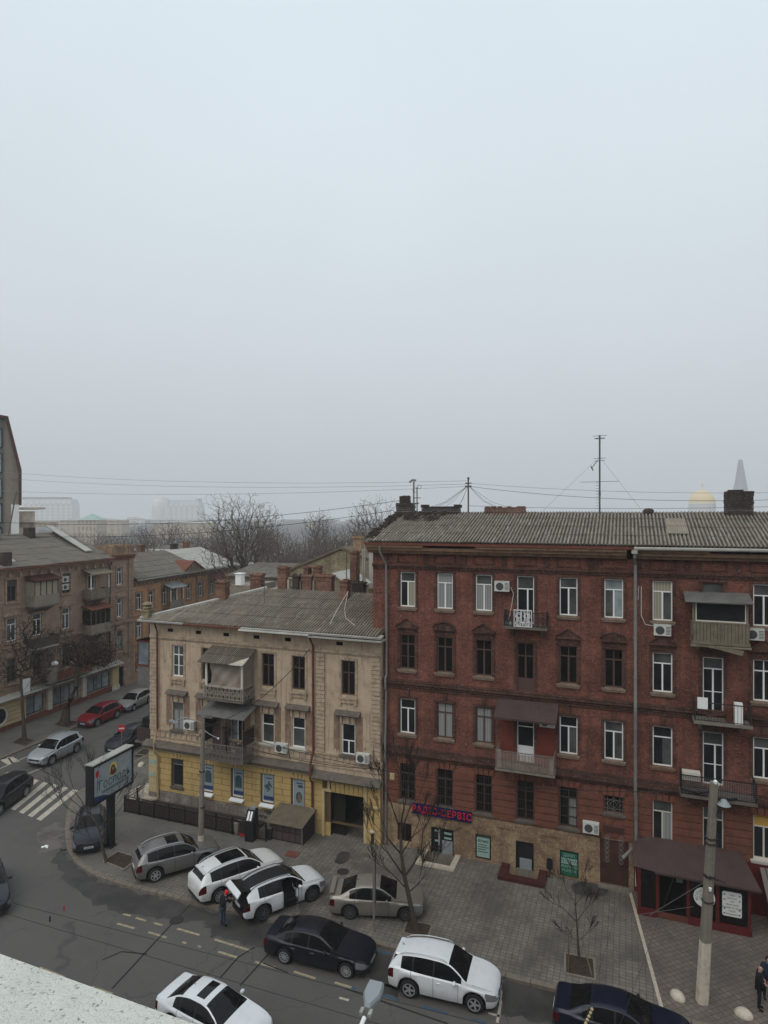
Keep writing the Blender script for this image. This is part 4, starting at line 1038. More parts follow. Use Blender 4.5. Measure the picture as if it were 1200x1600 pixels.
w = MB(); w.box(12.32, 13.48, -.06, 0, 0, .8); w.build('plinth', M['yellow_paint'], yel); w = MB(); w.box(15.66, LX, -.06, 0, 0, .8); w.build('plinth', M['yellow_paint'], yel)
# archway tunnel
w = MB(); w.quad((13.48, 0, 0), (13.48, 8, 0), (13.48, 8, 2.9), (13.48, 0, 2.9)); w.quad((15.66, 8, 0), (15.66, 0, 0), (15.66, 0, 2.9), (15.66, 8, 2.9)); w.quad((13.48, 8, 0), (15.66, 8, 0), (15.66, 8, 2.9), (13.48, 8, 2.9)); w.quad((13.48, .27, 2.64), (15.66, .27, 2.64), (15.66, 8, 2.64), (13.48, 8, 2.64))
w.build('archway', M['archway_dark'], yel)
w = MB(); w.box(13.5, 14.3, .3, .36, 0, 2.6); w.build('gate_leaf', M['archway_dark'], yel)
w = MB(); w.box(12.98, 13.14, -.22, -.061, 0, 2.8); w.box(12.98, 13.6, -.2, -.061, 2.7, 2.82); w.box(13.3, 13.46, -.12, -.061, 2.81, 3.4); w.build('gate_frame', M['cream_paint'], yel)
w = MB(); w.box(15.66, 15.86, -.12, -.061, 0, 3.3); w.build('gate_frame', M['cream_paint'], yel)
w = MB(); w.box(15.9, 16.7, -.22, -.061, 2.15, 2.25); w.build('pier_shelf', M['cream_paint'], yel)
# yellow blocks with grooves between
b = MB(); r = random.Random(4)
edges = [0.02] + [v for x in yc[:5] for v in (x-.5, x+.5)] + [12.28]
rows = [(.84+.375*j, .84+.375*j+.34) for j in range(7)]
for pi_ in range(0, len(edges), 2):
    a, c = edges[pi_], edges[pi_+1]
    for j, (z0, z1) in enumerate(rows):
        if z1 > 3.5: z1 = 3.44
        if c-a < .9 or j % 2 == 0: b.box(a, c, -.075, -.031, z0, z1)
        else:
            mth = (a+c)/2; b.box(a, mth-.02, -.075, -.031, z0, z1); b.box(mth+.02, c, -.075, -.031, z0, z1)
for x in yc[:5]:
    b.box(x-.5, x+.5, -.07, -.031, .84, 1.18)
    for a in (-.36, -.12, .12, .36): b.prism([(x+a-.105, 3.13), (x+a+.105, 3.13), (x+a*1.3+.12, 3.5), (x+a*1.3-.12, 3.5)], -.09, -.031)
for j in range(7):
    z0 = .84+.375*j
    b.box(12.34, 12.95, -.085, -.031, z0, min(z0+.35, 3.4))
    if z0 < 2.0 or z0 > 2.2: b.box(15.9, 16.7, -.085, -.031, z0, min(z0+.35, 3.4))
for i in range(8): xx = 13.6+.28*i; b.prism([(xx-.01*(3.5-i), 2.67), (xx+.26-.01*(3.5-i), 2.67), (xx+.26+.02*(i-3.5), 3.25), (xx+.02*(i-3.5), 3.25)], -.085, -.031)
b.build('yellow_blocks', M['yellow_paint'], yel)
b = MB()
for j in range(7): b.box(-.05, .6, -.11, -.076, .84+.375*j, .84+.375*j+.35)
for zz in (.8,): b.box(-.12, .66, -.14, -.06, zz-.14, zz+.03)
b.build('corner_blocks', M['cream_paint'], yel)
b = MB()
b.box(-.3, 12.3, -.42, 0, 3.72, 3.84); b.box(-.25, 12.3, -.28, -.0, 3.6, 3.72); b.prismx([(-.5, 3.86), (0, 3.86), (0, 4.12)], -.35, 12.32)
b.box(12.34, LX+.03, -.45, -.002, 3.46, 3.56); b.prismx([(-.6, 3.57), (-.003, 3.57), (-.003, 3.85)], 12.34, LX+.08)
b.build('ledge', M['ledge'], yel)
b = MB(); b.box(-.2, 12.3, -.2, -.03, 3.5, 3.58); b.box(12.34, LX, -.25, -.03, 3.36, 3.44); b.build('ledge_moulding', M['cream_paint'], yel)
# balustrade zone, string courses, hoods, quoins
b = MB()
b.box(0, LX, -.1, -.003, 4.86, 4.96); b.box(0, LX, -.06, -.003, 4.4, 4.46) ; b.box(0, LX, -.05, -.003, 4.14, 4.22)
x = .3
while x < LX:
    b.box(x, x+.14, -.05, -.003, 4.47, 4.85); x += .42
b.box(0, LX, -.07, -.003, 10.98, 11.06); b.box(0, LX, -.13, -.003, 11.06, 11.14); b.box(0, LX, -.06, -.003, 11.14, 11.22)
b.box(0, LX, -.12, -.003, 11.95, 12.04); b.box(0, LX, -.25, -.003, 12.04, 12.14); 
for i, x in enumerate(yc):
    if i == 2: continue
    b.box(x-.6, x-.47, -.05, -.003, 8.35, 10.75); b.box(x+.47, x+.6, -.05, -.003, 8.35, 10.75); b.box(x-.6, x+.6, -.055, -.003, 10.66, 10.78)
    b.box(x-.62, x+.62, -.14, -.003, 8.34, 8.44); b.box(x-.5, x+.5, -.08, -.003, 8.1, 8.33); b.box(x-.58, x-.42, -.12, -.003, 8.0, 8.33); b.box(x+.42, x+.58, -.12, -.003, 8.0, 8.33)
    b.box(x-.5, x-.38+.0, -.1, -.003, 6.9, 7.4); b.box(x+.38, x+.5, -.1, -.003, 6.9, 7.4); b.box(x-.08, x+.08, -.1, -.003, 6.92, 7.3)
b.build('plaster_trim', M['plaster_trim'], yel)
for i, x in enumerate(yc):
    if i == 2: continue
    b = MB(); b.prismx([(-.34, 7.42), (-.003, 7.42), (-.003, 7.66), (-.3, 7.5)], x-.82, x+.82); b.box(x-.74, x+.74, -.2, -.003, 7.34, 7.421)
    b.build('window_hood', M['ledge'], yel)
for a, c in ((.0, .6), (12.5, 13.1), (16.12, 16.7)):
    b = MB()
    for j in range(24):
        z = 4.98+.25*j
        if z < 10.8: b.box(a+(.03 if j % 2 else 0), c-(.03 if j % 2 else 0), -.09, -.003, z, z+.22)
    b.build('quoins', M['plaster_trim'], yel)
for i, x in enumerate(yc):
    b = MB(); r = random.Random(i+20); lo, hi = x-.43, x+.43
    for a, c in ((x-.95, lo-.06), (hi+.06, x+.95)):
        n = 7; bot = [(a+(c-a)*k_/n, 4.98+.35*r.random()) for k_ in range(n+1)]; top = [(a+(c-a)*k_/n, 7.36) for k_ in range(n+1)][::-1]
        b.add([(px, -.0025, pz) for px, pz in bot+top], [range(2*n+2)])
    b.build('grimy_plaster', M['brown_plaster'], yel)
b = MB()
for x in (1.6, 3.85, 6.0, 8.25, 10.5, 14.0): b.box(x-.16, x+.26, -.012, -.003, 11.5, 11.72)
b.build('vent', M['dark_void'], yel)
for i, x in enumerate(yc):
    kw = dict(y=.14, sy=-.01); 
    if i == 0: window(yel, x-.44, x+.44, 8.57, 10.62, fr='white_pvc', bars=1, split=.3, topmull=True, low='glass_grey', **kw)
    elif i == 2: window(yel, x-.44, x+.44, 8.0, 10.5, fr='brown_frame', low='glass_brown', name='balcony_door', **kw)
    else: window(yel, x-.44, x+.44, 8.57, 10.62, fr='brown_frame', bars=0, split=.35, topmull=True, low='glass_brown', top='glass_brown', fw=.07, **kw)
    if i == 0: window(yel, x-.43, x+.43, 5.02, 6.85, fr='iron_grey', top='glass_grey', low='glass_curtain', sill='ledge', **kw)
    elif i == 1: window(yel, x-.43, x+.43, 5.02, 6.85, fr='white_pvc', sill='ledge', **kw)
    elif i == 2: window(yel, x-.6, x+.5, 4.3, 6.9, fr='white_pvc', low='glass_pale', low2='glass_dark', name='balcony_door', **kw)
    elif i == 5: window(yel, x-.43, x+.43, 5.02, 6.85, fr='white_pvc', split=.55, top='glass_dark', sill='ledge', **kw)
    else: window(yel, x-.43, x+.43, 5.02, 6.85, fr='white_pvc', leaf=1, split=.36, top='glass_dark', low='glass_grey', sill='cream_pvc', **kw)
for i, x in enumerate(yc[:5]):
    if i == 0: window(yel, x-.42, x+.42, 1.28, 3.1, y=.12, fr='iron_grey', leaf=1, split=.22, top='glass_grey', low='glass_dark', sill='ledge', sy=-.03)
    else:
        wo = window(yel, x-.42, x+.42, 1.28, 3.1, y=.12, fr='white_pvc', leaf=1, split=0, low='glass_pale'); m = MB(); m.prismx([(-.3, 1.15), (.1, 1.27), (.1, 1.2), (-.3, 1.08)], x-.5, x+.5); m.build('sill', M['white_pvc'], wo)
        po = thing('window_poster', ['', 'tall advertising sheet in the window behind the concrete lamp post', 'pale advertising sheet with an arched picture and a navy foot, left of the clustered picture', 'pale advertising sheet with a cluster of dark shapes and a navy foot', 'pale advertising sheet with an oval portrait near the archway'][i], 'poster', YW(x, .085, 2.2), RZ_MAIN)
        m = MB(); m.box(-.36, .36, -.012, 0, -.82, .78); m.build('sheet', M['poster_sheet'], po)
        m = MB()
        if i < 4: m.box(-.355, .355, -.018, -.0125, -.78, -.55)
        m.box(-.2, .25, -.018, -.0125, .55, .62)
        m.build('band', M['poster_navy'], po)
        m = MB(); r = random.Random(i)
        if i == 3:
            for _ in range(16): t_ = r.random()*2*pi; rr_ = r.uniform(.03, .3); m.lathe([(r.uniform(.04, .09), -.02), (.001, -.021)], (rr_*cos(t_)*.8, 0, .05+rr_*sin(t_)), 7, 'y')
        elif i == 4:
            m.add([(.22*cos(a), -.016, -.28+.34*sin(a)) for a in [pi*j/8 for j in range(16)]], [range(16)]); m.add([(.1+.2*cos(a), -.016, .4+.1*sin(a)) for a in [pi*j/5 for j in range(10)]], [range(10)])
        else:
            m.add([(-.25, -.016, -.35), (.25, -.016, -.35)]+[(.25*cos(a), -.016, .2+.25*sin(a)) for a in [pi*j/8 for j in range(9)]], [range(11)])
        m.build('picture', M['poster_ink'], po)
        m = MB()
        if i == 4: m.add([(.02+.11*cos(a), -.022, -.2+.15*sin(a)) for a in [pi*j/5 for j in range(10)]], [range(10)]); m.add([(.05-.18, -.021, -.55), (.2, -.021, -.55), (.12, -.021, -.32), (-.08, -.021, -.32)], [(0, 1, 2, 3)])
        else: m.add([(.02+.07*cos(a), -.022, .12+.1*sin(a)) for a in [pi*j/5 for j in range(10)]], [range(10)]); m.add([(-.13, -.021, -.3), (.12, -.021, -.3), (.07, -.021, .02), (-.06, -.021, .02)], [(0, 1, 2, 3)])
        if i == 4: m.build('figure', M['cornice_wood'], po)
pipe(yel, [(.75, -.5, 12.1), (.75, -.4, 11.9), (.68, -.16, 11.5), (.68, -.14, 4.95)], .06, 'pipe_rust', (9, 7))
pipe(yel, [(.68, -.14, 4.9), (.72, -.5, 4.2), (.72, -.5, 3.5), (.75, -.2, 3.2), (.78, -.17, .4), (.76, -.3, .25)], .06, 'pipe_cream', (2,))
pipe(yel, [(12.3, -.5, 12.1), (12.3, -.4, 11.8), (12.36, -.18, 11.4), (12.36, -.14, 4.95), (12.36, -.5, 4.3), (12.36, -.52, 3.4), (12.32, -.2, 3.1), (12.32, -.16, 1.6)], .07, 'pipe_rust', (9, 7))
pipe(yel, [(12.32, -.16, 1.55), (12.32, -.16, .2)], .065, 'pipe_cream')
# hipped roof
EZ, PD, RD = 12.3, -.6, 5.5; SL = (13.95-EZ)/(RD-PD)
rr = MB(); x0, x1 = -.35, LX+.1; h = x0+(RD-PD)
rz = EZ-.05
rr.add([(x0, PD, rz), (x1, PD, rz), (x1, RD, 13.9), (h, RD, 13.9), (x0, 11.6, rz), (x1, 11.6, rz)], [(0, 1, 2, 3), (0, 3, 4), (3, 2, 5, 4)])
rr.add([(x0, PD, rz-.06), (x1, PD, rz-.06), (x1, 0, rz-.06), (x0, 0, rz-.06)], [(0, 1, 2, 3)])
yroof = rr.build('roof', M['roof_slate_brown'], yel)
rr = MB(); r = random.Random(12); sw = 1.13; pit = .1415; x = x0+.15
while x < x1-.3:
    for c in range(4):
        y0, y1 = PD-.04+c*1.56, PD-.04+(c+1)*1.56+.06
        y1 = min(y1, RD); nu = 36; vs = []; j0 = r.uniform(0, .025); xe = min(x+sw, x1)
        if x+sw-x0 < y0-PD+.1: continue
        for yy, lf in ((y0, .035+j0), (y1, .008)):
            for i in range(nu+1):
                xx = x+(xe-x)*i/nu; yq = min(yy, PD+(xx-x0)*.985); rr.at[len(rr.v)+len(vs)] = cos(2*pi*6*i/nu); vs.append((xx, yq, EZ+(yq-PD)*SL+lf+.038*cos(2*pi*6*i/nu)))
        rr.add(vs, [(i, i+1, nu+2+i, nu+1+i) for i in range(nu)])
        lip = [(p[0], p[1], p[2]-.035) for p in vs[:nu+1]]; rr.add(vs[:nu+1]+lip, [(nu+1+i, nu+2+i, i+1, i) for i in range(nu)])
    x += sw
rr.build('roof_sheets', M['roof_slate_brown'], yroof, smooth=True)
rr = MB(); rr.tube([(x0, PD, EZ+.05), (h, RD, 13.98)], .15, 5); rr.prismx([(PD-.12, EZ-.12), (PD+.3, EZ+.02), (PD+.3, EZ+.06), (PD-.14, EZ-.02)], -.5, 3.2); rr.box(-.45, -.1, PD-.1, 6, EZ-.1, EZ-.02)
rr.build('flashing', M['zinc'], yroof)
rr = MB(); rr.prismx([(PD-.12, EZ-.14), (PD+.3, EZ-.02), (PD+.3, EZ+.03), (PD-.14, EZ-.05)], 3.2, 7.6); rr.box(0, LX, -.5, -.45, EZ-.2, EZ-.1); rr.build('flashing', M['rust_metal'], yroof)
rr = MB(); rr.prismx([(PD-.15, EZ-.13), (PD+.35, EZ-.0), (PD+.35, EZ+.05), (PD-.18, EZ-.03)], 7.6, 17.0); rr.prismx([(PD-.3, EZ-.2), (PD-.1, EZ-.1), (PD-.1, EZ-.07), (PD-.3, EZ-.17)], 7.5, 12.4); rr.box(12.3, 17.05, PD-.25, 0, EZ-.28, EZ-.2); rr.build('flashing', M['zinc'], yroof)
rr = MB(); rr.box(-.35, .25, -.5, .1, EZ-.1, EZ+.55); rr.box(-.42, .32, -.57, .17, EZ+.55, EZ+.65); rr.lathe([(.2, 0), (.34, .1), (.22, .2), (.36, .32), (.3, .42), (.12, .48)], (-.05, -.2, EZ+.65), 10); rr.build('corner_post', M['yellow_brick'], yroof)
def chim(u0, u1, vt, y, mat='chimney_brick', vb=None, cap=True, dp=.6, zb=13.2, name='chimney', seed=0):
    a, c = lx(u0, y), lx(u1, y); zt = lz((u0+u1)/2, vt, y); m = MB(); r = random.Random(seed)
    m.box(a+.04, c-.04, y, y+dp, zb, zt-.4)
    m.box(a, c, y-.04, y+dp+.04, zt-.4, zt-.3); m.box(a+.04, c-.04, y, y+dp, zt-.3, zt-.12); m.box(a-.03, c+.03, y-.07, y+dp+.07, zt-.12, zt)
    for i in range(5): m.cbox((a+(c-a)*r.random(), y+.2+r.random()*.2, zt+.04), (.2, .12, .09), r.random()*3)
    return m.build(name, M[mat], yroof)
chim(337, 352, 908, 3.0, seed=1); chim(390, 408, 897, 6.2, seed=2); chim(433, 448, 886, 6.0, seed=3); chim(456, 467, 899, 6.0, 'dark_brick', seed=4)
chim(471, 487, 899, 6.0, seed=5); chim(492, 518, 899, 6.0, seed=6); chim(474, 482, 886, 7.0, seed=7); chim(488, 499, 885, 7.2, seed=8)
chim(530, 543, 907, 4.2, seed=9, zb=13.0); chim(546, 557, 862, 7.5, 'chimney_brick', seed=10, dp=.7); chim(549, 568, 910, 6.2, 'dark_brick', seed=11)
m = MB()
for u, y in ((450.5, 6.2), (453, 6.4), (468.5, 6.3), (489.5, 6.3)): x = lx(u, y); m.tube([(x, y, 13.4), (x, y, lz(u, 906, y)), (x+.05, y, lz(u, 903, y))], .11, 7)
m.build('lagged_pipe', M['whitewash'], yroof, smooth=True)
m = MB()
for u in (567, 570): x = lx(u, 7.8); m.tube([(x, 7.8, 13), (x, 7.8, lz(u, 858, 7.8))], .07, 6)
m.build('flue', M['zinc'], yroof)
m = MB(); x = lx(413, 3.0); m.tube([(x, 3.0, 13.1), (x, 3.0, 15.1)], .025, 4); m.tube([(x-.3, 3, 14.9), (x+.3, 3, 14.9)], .02, 4); m.tube([(x-.2, 3, 14.6), (x+.2, 3, 14.6)], .02, 4)
x = lx(541.5, 4.4); m.tube([(x, 4.4, 14.0), (x, 4.4, lz(541, 863, 4.4))], .035, 5); m.build('aerial', M['antenna'], yroof)
m = MB(); x = lx(545, 4.4)
m.tube([(x, 4.3, 14.2), (x+.5, 2.6, 13.3), (x+1.2, 1.2, 12.95), (x+2.2, .3, 12.7)], .018, 4); m.tube([(x, 4.3, 14.2), (x+.2, 2.0, 13.2), (x+.6, .2, 12.7)], .018, 4); m.build('cable', M['cream_pvc'], yroof)
# enclosed upper balcony
b = balcony(yel, 5.3, 8.15, 7.72, 1.3, 8.62, 'ledge', 'scroll_grey', 'scroll', .16, th=.12)
m = MB(); m.box(5.36, 8.08, -1.24, -1.2, 7.85, 8.55); m.build('railing_back', M['iron'], b)
m = MB(); m.box(5.36, 5.5, -1.28, -1.2, 8.6, 10.15); m.box(7.98, 8.1, -1.28, -1.2, 8.6, 10.15); m.box(5.4, 6.5, -1.3, -1.2, 8.56, 8.64); m.box(6.6, 8.0, -1.31, -1.21, 8.56, 8.64); m.build('post', M['cream_pvc'], b)
m = MB(); vs = []; n = 16; r = random.Random(2)
for j in range(n+1):
    for i in range(n+1): f, g = i/n, j/n; vs.append((5.7+2.3*f, -1.16+.07*sin(7*f+5*g)+.05*sin(17*f-9*g)+.02*r.random(), 8.5+1.6*g))
m.add(vs, [(j*(n+1)+i, j*(n+1)+i+1, (j+1)*(n+1)+i+1, (j+1)*(n+1)+i) for j in range(n) for i in range(n)]); m.build('tarpaulin', M['tarp'], b, smooth=True)
m = MB(); m.box(8.06, 8.1, -1.2, -.01, 8.6, 10.2); m.add([(8.1, -1.2, 10.2), (8.1, -.01, 10.2), (8.1, -.01, 10.75)], [(0, 1, 2)]); m.box(8.5, 8.6, 0, .0, 0, 0) if False else None; m.build('side_panel', M['grey_plaster'], b)
m = MB(); m.box(5.3, 5.34, -1.2, -.01, 8.6, 10.1); m.build('side_panel', M['old_wood'], b)
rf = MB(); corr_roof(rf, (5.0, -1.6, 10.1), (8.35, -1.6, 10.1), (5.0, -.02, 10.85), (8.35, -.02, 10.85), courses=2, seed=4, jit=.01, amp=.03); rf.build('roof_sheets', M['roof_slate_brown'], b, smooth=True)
rf = MB(); rf.add([(7.3, -1.63, 10.13), (8.3, -1.63, 10.13), (8.35, -.9, 10.5), (7.9, -1.2, 10.38)], [(0, 1, 2, 3)]); rf.build('torn_sheet', M['whitewash'], b)
# open lower balcony
b = balcony(yel, 5.2, 8.15, 3.98, 1.35, 5.02, 'ledge', 'iron_grey', 'scroll', .13, th=.1)
m = MB()
for x in (5.25, 6.6, 8.1): m.box(x, x+.05, -1.36, -1.31, 5.0, 6.8)
m.box(8.1, 8.14, -1.3, 0, 6.0, 6.06); m.build('post', M['old_wood'], b)
m = MB(); m.box(8.1, 8.14, -1.3, -.02, 5.05, 5.95); m.build('side_panel', M['iron'], b)
m = MB(); m.box(5.25, 5.29, -1.3, -.02, 5.05, 6.8); m.build('side_panel', M['iron'], b)
m = MB(); m.box(5.5, 6.4, -.7, -.4, 4.1, 5.8); m.box(7.3, 7.9, -.9, -.5, 4.1, 4.9); m.build('cupboard', M['iron_brown'], b)
m = MB()
for i in range(4): m.prismx([(-1.7, 6.82+.01*(i % 2)), (-.02, 7.3+.01*(i % 2)), (-.02, 7.34+.01*(i % 2)), (-1.7, 6.86+.01*(i % 2))], 4.95+i*.86, 4.95+i*.86+.9)
m.box(5.0, 6.2, -1.72, -1.66, 6.72, 6.8)
m.build('awning', M['zinc_dark'], b)
# side street balcony and glazed bay on the hidden flank
m = MB(); m.box(-2.05, 0, .8, 3.8, 3.38, 3.52); b = m.build('balcony', M['ledge'], yel)
m = MB()
for (ax, ay), (bx, by) in (((-2.0, .85), (-.02, .85)), ((-2.0, .85), (-2.0, 3.7)), ((-2.0, 3.7), (-.02, 3.7))):
    m.tube([(ax, ay, 4.45), (bx, by, 4.45)], .03, 4); n = 12
    for i in range(n+1): x, y = ax+(bx-ax)*i/n, ay+(by-ay)*i/n; m.tube([(x, y, 3.52), (x, y, 4.45)], .014, 4, caps=False)
    for i in range(5): x, y = ax+(bx-ax)*(i+.5)/5, ay+(by-ay)*(i+.5)/5; m.ring((x, y, 4.0), .12, .018, 'y' if ax != bx else 'x', 8)
m.build('railing', M['iron_brown'], b)
m = MB(); m.box(-1.95, -.1, .9, .94, 3.55, 4.4); m.build('railing_sheet', M['iron_brown'], b)
m = MB(); m.box(-1.75, -.9, 1.2, 1.8, 3.55, 5.0); m.box(-1.8, -1.2, 2.2, 2.8, 3.55, 4.9); m.build('furniture', M['cloth_black'], b)
m = MB()
for i in range(4): m.box(-.42, -.02, 1.1, 1.14, 4.5+.18*i, 4.55+.18*i)
m.box(-.42, -.38, 1.1, 1.14, 4.5, 5.2); m.box(-.2, -.17, 1.1, 1.14, 4.5, 5.2); m.build('rack', M['wire'], b)
m = MB(); m.box(-2.0, 0, 1.0, 3.6, 7.4, 8.8); b = m.build('glazed_bay', M['zinc_dark'], yel)
m = MB(); m.box(-2.0, -1.93, 1.0, 3.6, 8.8, 10.4); m.box(-.07, 0, 1.0, 3.6, 8.8, 10.4); m.box(-1.04, -.96, 1.0, 1.07, 8.8, 10.4); m.box(-2.05, 0, .95, 3.65, 10.4, 10.5); m.box(-2.02, 0, .97, 1.0, 8.7, 8.85); m.build('window_frame', M['pipe_rust'], b)
m = MB(); m.quad((-1.98, 1.03, 8.8), (0, 1.03, 8.8), (0, 1.03, 10.4), (-1.98, 1.03, 10.4)); m.build('pane', M['glass_shop'], b)
m = MB(); m.add([(-2.5, .7, 10.55), (0, .7, 11.2), (0, 3.9, 11.2), (-2.5, 3.9, 10.55)], [(0, 1, 2, 3)]); m.build('bay_roof', M['rust_metal'], b)
# round steps at the corner door
m = MB(); c = (-.3, .9, 0)
for r_, h_ in ((1.75, .15), (1.4, .3), (1.0, .45)): m.lathe([(r_, 0), (r_, h_), (.01, h_+.001*r_)], c, 28)
o = m.build('corner_steps', M['marble'], yel)
for x, z, lab in ((3.35, 5.25, 'air conditioner left of the lower wrought iron balcony on the corner house'), (10.2, 4.65, 'air conditioner between two white windows above the yellow ground floor'), (15.65, 4.75, 'air conditioner above the archway by the red brick house')):
    ac_unit(None, x, 0, z, lab, RZ_MAIN, loc=YW(x, -.02, z))
for zz, w2, lab in ((2.55, .5, 'upper small notice plate on the yellow corner pillar'), (1.72, .38, 'lower small notice plate on the yellow corner pillar')):
    t = MB(); t.box(.05, .05+w2, -.135, -.111, zz, zz+.26); o = t.build('notice_plate', M['sign_mint'], None, label=lab, cat='sign'); o.location = YO; o.rotation_euler.z = RZ_MAIN
gf = thing('wall_writing', 'two lines of black painted letters on the stone plinth left of the low shed', 'writing', YW(9.0, -.105, .0), RZ_MAIN)
text('ЧЕМ', .28, 'letters', M['ink'], gf, (.25, 0, 1.0-.3), ex=.002, sx=1.1, off=.012); text('АВК У', .26, 'letters', M['ink'], gf, (-.05, 0, .38), ex=.002, sx=1.2, off=.012)
# ---- railed area in front
fx0, fx1, fy = -.35, 10.2, -2.0
fn = thing('iron_fence', 'low dark wrought iron fence round the deck below the yellow wall', 'fence', YO, RZ_MAIN)
m = MB(); m2 = MB()
n = 9
for i in range(n+1):
    x = fx0+(fx1-fx0)*i/n; m.box(x-.04, x+.04, fy-.04, fy+.04, 0, 1.1)
for zz in (1.05, .9, .12): m.box(fx0, fx1, fy-.02, fy+.02, zz-.02, zz+.02)
for zz in (1.05, .9, .12): m.box(fx0-.02, fx0+.02, fy, -.1, zz-.02, zz+.02)
m.box(fx0-.04, fx0+.04, -.9, -.82, 0, 1.1)
m.build('fence_frame', M['black_metal'], fn)
for i in range(int((fx1-fx0)/.13)): x = fx0+.13*(i+.5); m2.box(x-.011, x+.011, fy-.011, fy+.011, .12, .9)
for i in range(14): y = fy+.13*(i+.5); m2.box(fx0-.011, fx0+.011, y-.011, y+.011, .12, .9)
for i in range(n):
    x = fx0+(fx1-fx0)*(i+.5)/n; m2.ring((x, fy, .5), .28, .02, 'y', 12); m2.ring((x, fy, .5), .15, .018, 'y', 8)
m2.build('fence_bars', M['iron'], fn)
m = MB(); m.box(fx0+.03, fx1-1.2, fy+.06, -.12, 0, .16); o = m.build('deck', M['dark_deck'], None, label='dark flat deck between the iron fence and the yellow wall', cat='deck'); o.location = YO; o.rotation_euler.z = RZ_MAIN
m = MB(); m.box(fx0+.05, fx1-.5, fy+.045, fy+.055, .15, .85); m.build('fence_screen', M['iron_brown'], fn)
# kiosk with board roof
ks = thing('stairwell_kiosk', 'low dark shed with sloping board roof over the basement stairs', 'shed', YW(10.15, -.1), RZ_MAIN)
m = MB(); m.box(.08, 2.3, -1.5, -.0, 0, 1.15); m.build('wall', M['iron'], ks)
m = MB()
for i in range(5): m.box(.12+.43*i, .12+.43*i+.38, -1.53, -1.501, .1, .55); m.box(.12+.43*i, .12+.43*i+.38, -1.53, -1.501, .62, 1.05)
m.build('wall_panels', M['iron_brown'], ks)
m = MB(); m.prismx([(-1.85, 1.1), (.0, 1.45), (.0, 1.5), (-1.85, 1.15)], -.08, 2.42); m.build('roof', M['grey_deck'], ks)
m = MB(); m.tube([(0, -1.75, 0), (0, -1.75, 1.12)], .03, 5); m.tube([(2.36, -1.75, 0), (2.36, -1.75, 1.12)], .035, 5); m.tube([(2.36, -.1, 0), (2.36, -.1, 1.4)], .035, 5); m.build('post', M['iron_grey'], ks)
def bin_(u, v, mat, lab, r=.2, h=.75):
    t = thing('litter_bin', lab, 'bin', P(u, v)); m = MB(); m.lathe([(r*.8, 0), (r*.85, .02), (r, h*.9), (r*1.08, h*.92), (r*1.08, h)], n=14); m.build('drum', M[mat], t, smooth=True)
    m = MB(); m.lathe([(r, h), (r*.75, h+.04), (.01, h+.05)], n=14); m.build('lid', M['iron_grey'], t, smooth=True)
bin_(371.5, 1303, 'grey_plaster', 'grey concrete bin beside the red flowers', .24, .75); bin_(421, 1311, 'iron', 'dark bin with grey lid in front of the board-roofed shed', .2, .7)
t = thing('information_cabinet', 'tall black cabinet with white papers beside the iron fence', 'cabinet', P(392, 1311), RZ_MAIN+.1)
m = MB(); m.prismx([(-.35, 0), (.35, 0), (.35, 1.75), (-.05, 1.75), (-.35, 1.2)], -.22, .3); m.build('body', M['black_metal'], t)
m = MB()
for a in (-.12, .06):
    m.add([(a, -.34, 1.25), (a+.12, -.34, 1.25), (a+.14, -.1, 1.7), (a+.02, -.1, 1.7)], [(0, 1, 2, 3)])
m.build('papers', M['white_pvc'], t)
m = MB(); m.box(-.1, .25, -.0, .3, 1.755, 1.85); m.build('lamp', M['lamp_grey'], t)
r = random.Random(3); m = MB(); c = P(381, 1306)
for i in range(90): m.cbox((r.gauss(0, .14), r.gauss(0, .1), .06+abs(r.gauss(0, .08))), (.05, .05, .03), rot=Matrix.Rotation(r.random()*6, 3, 'X') @ Matrix.Rotation(r.random()*6, 3, 'Z'))
o = m.build('flowers', M['cloth_red'], None, label='bunch of red flowers on the ground by the concrete bin', cat='flowers'); o.location = c
t = thing('box_planter', 'white cap on a dark post at the corner by the left downpipe', 'post', P(583, 1318)); m = MB(); m.box(-.12, .12, -.12, .12, 0, .7); m.build('post', M['iron'], t); m = MB(); m.lathe([(.22, 0), (.22, .1), (.1, .16), (.01, .17)], (0, 0, .7), 14); m.build('cap', M['whitewash'], t, smooth=True)
# ---- house with yellow brick gable behind
gp = D(455, 800, 62); gh = thing('gable_house', 'house with a bare yellow brick gable behind the chimneys', 'house', (gp.x, gp.y, 0), RZ_MAIN)
m = MB(); m.prism([(-.5, 0), (10.5, 0), (10.5, 14.2), (5.4, 16.0), (-.5, 13.7)], 0, 14); m.build('wall', M['yellow_brick'], gh)
m = MB(); m.prism([(-.8, 13.55), (5.4, 16.05), (5.4, 16.25), (-.8, 13.8)], -.2, 14.2); m.prism([(5.4, 16.05), (10.8, 14.1), (10.8, 14.3), (5.4, 16.25)], -.2, 14.2)
rf = m.build('roof', M['old_wood'], gh)
m = MB(); m.box(6.1, 6.9, 1.0, 1.7, 15.0, 17.2); m.box(6.0, 7.0, .9, 1.8, 17.0, 17.2); m.build('chimney', M['tan_brick'], rf)
m = MB(); m.box(8.3, 8.9, -.45, -.05, 12.5, 16.4); m.build('flue_box', M['zinc'], gh)
sp = D(508, 800, 54); sh = thing('shed', 'small shed with blue-grey metal roof behind the chimneys', 'shed', (sp.x, sp.y, 0), RZ_MAIN)
m = MB(); m.prism([(0, 0), (2.3, 0), (2.3, 13.3), (.7, 14.3), (0, 14.0)], 0, 4); m.build('wall', M['grey_plaster'], sh)
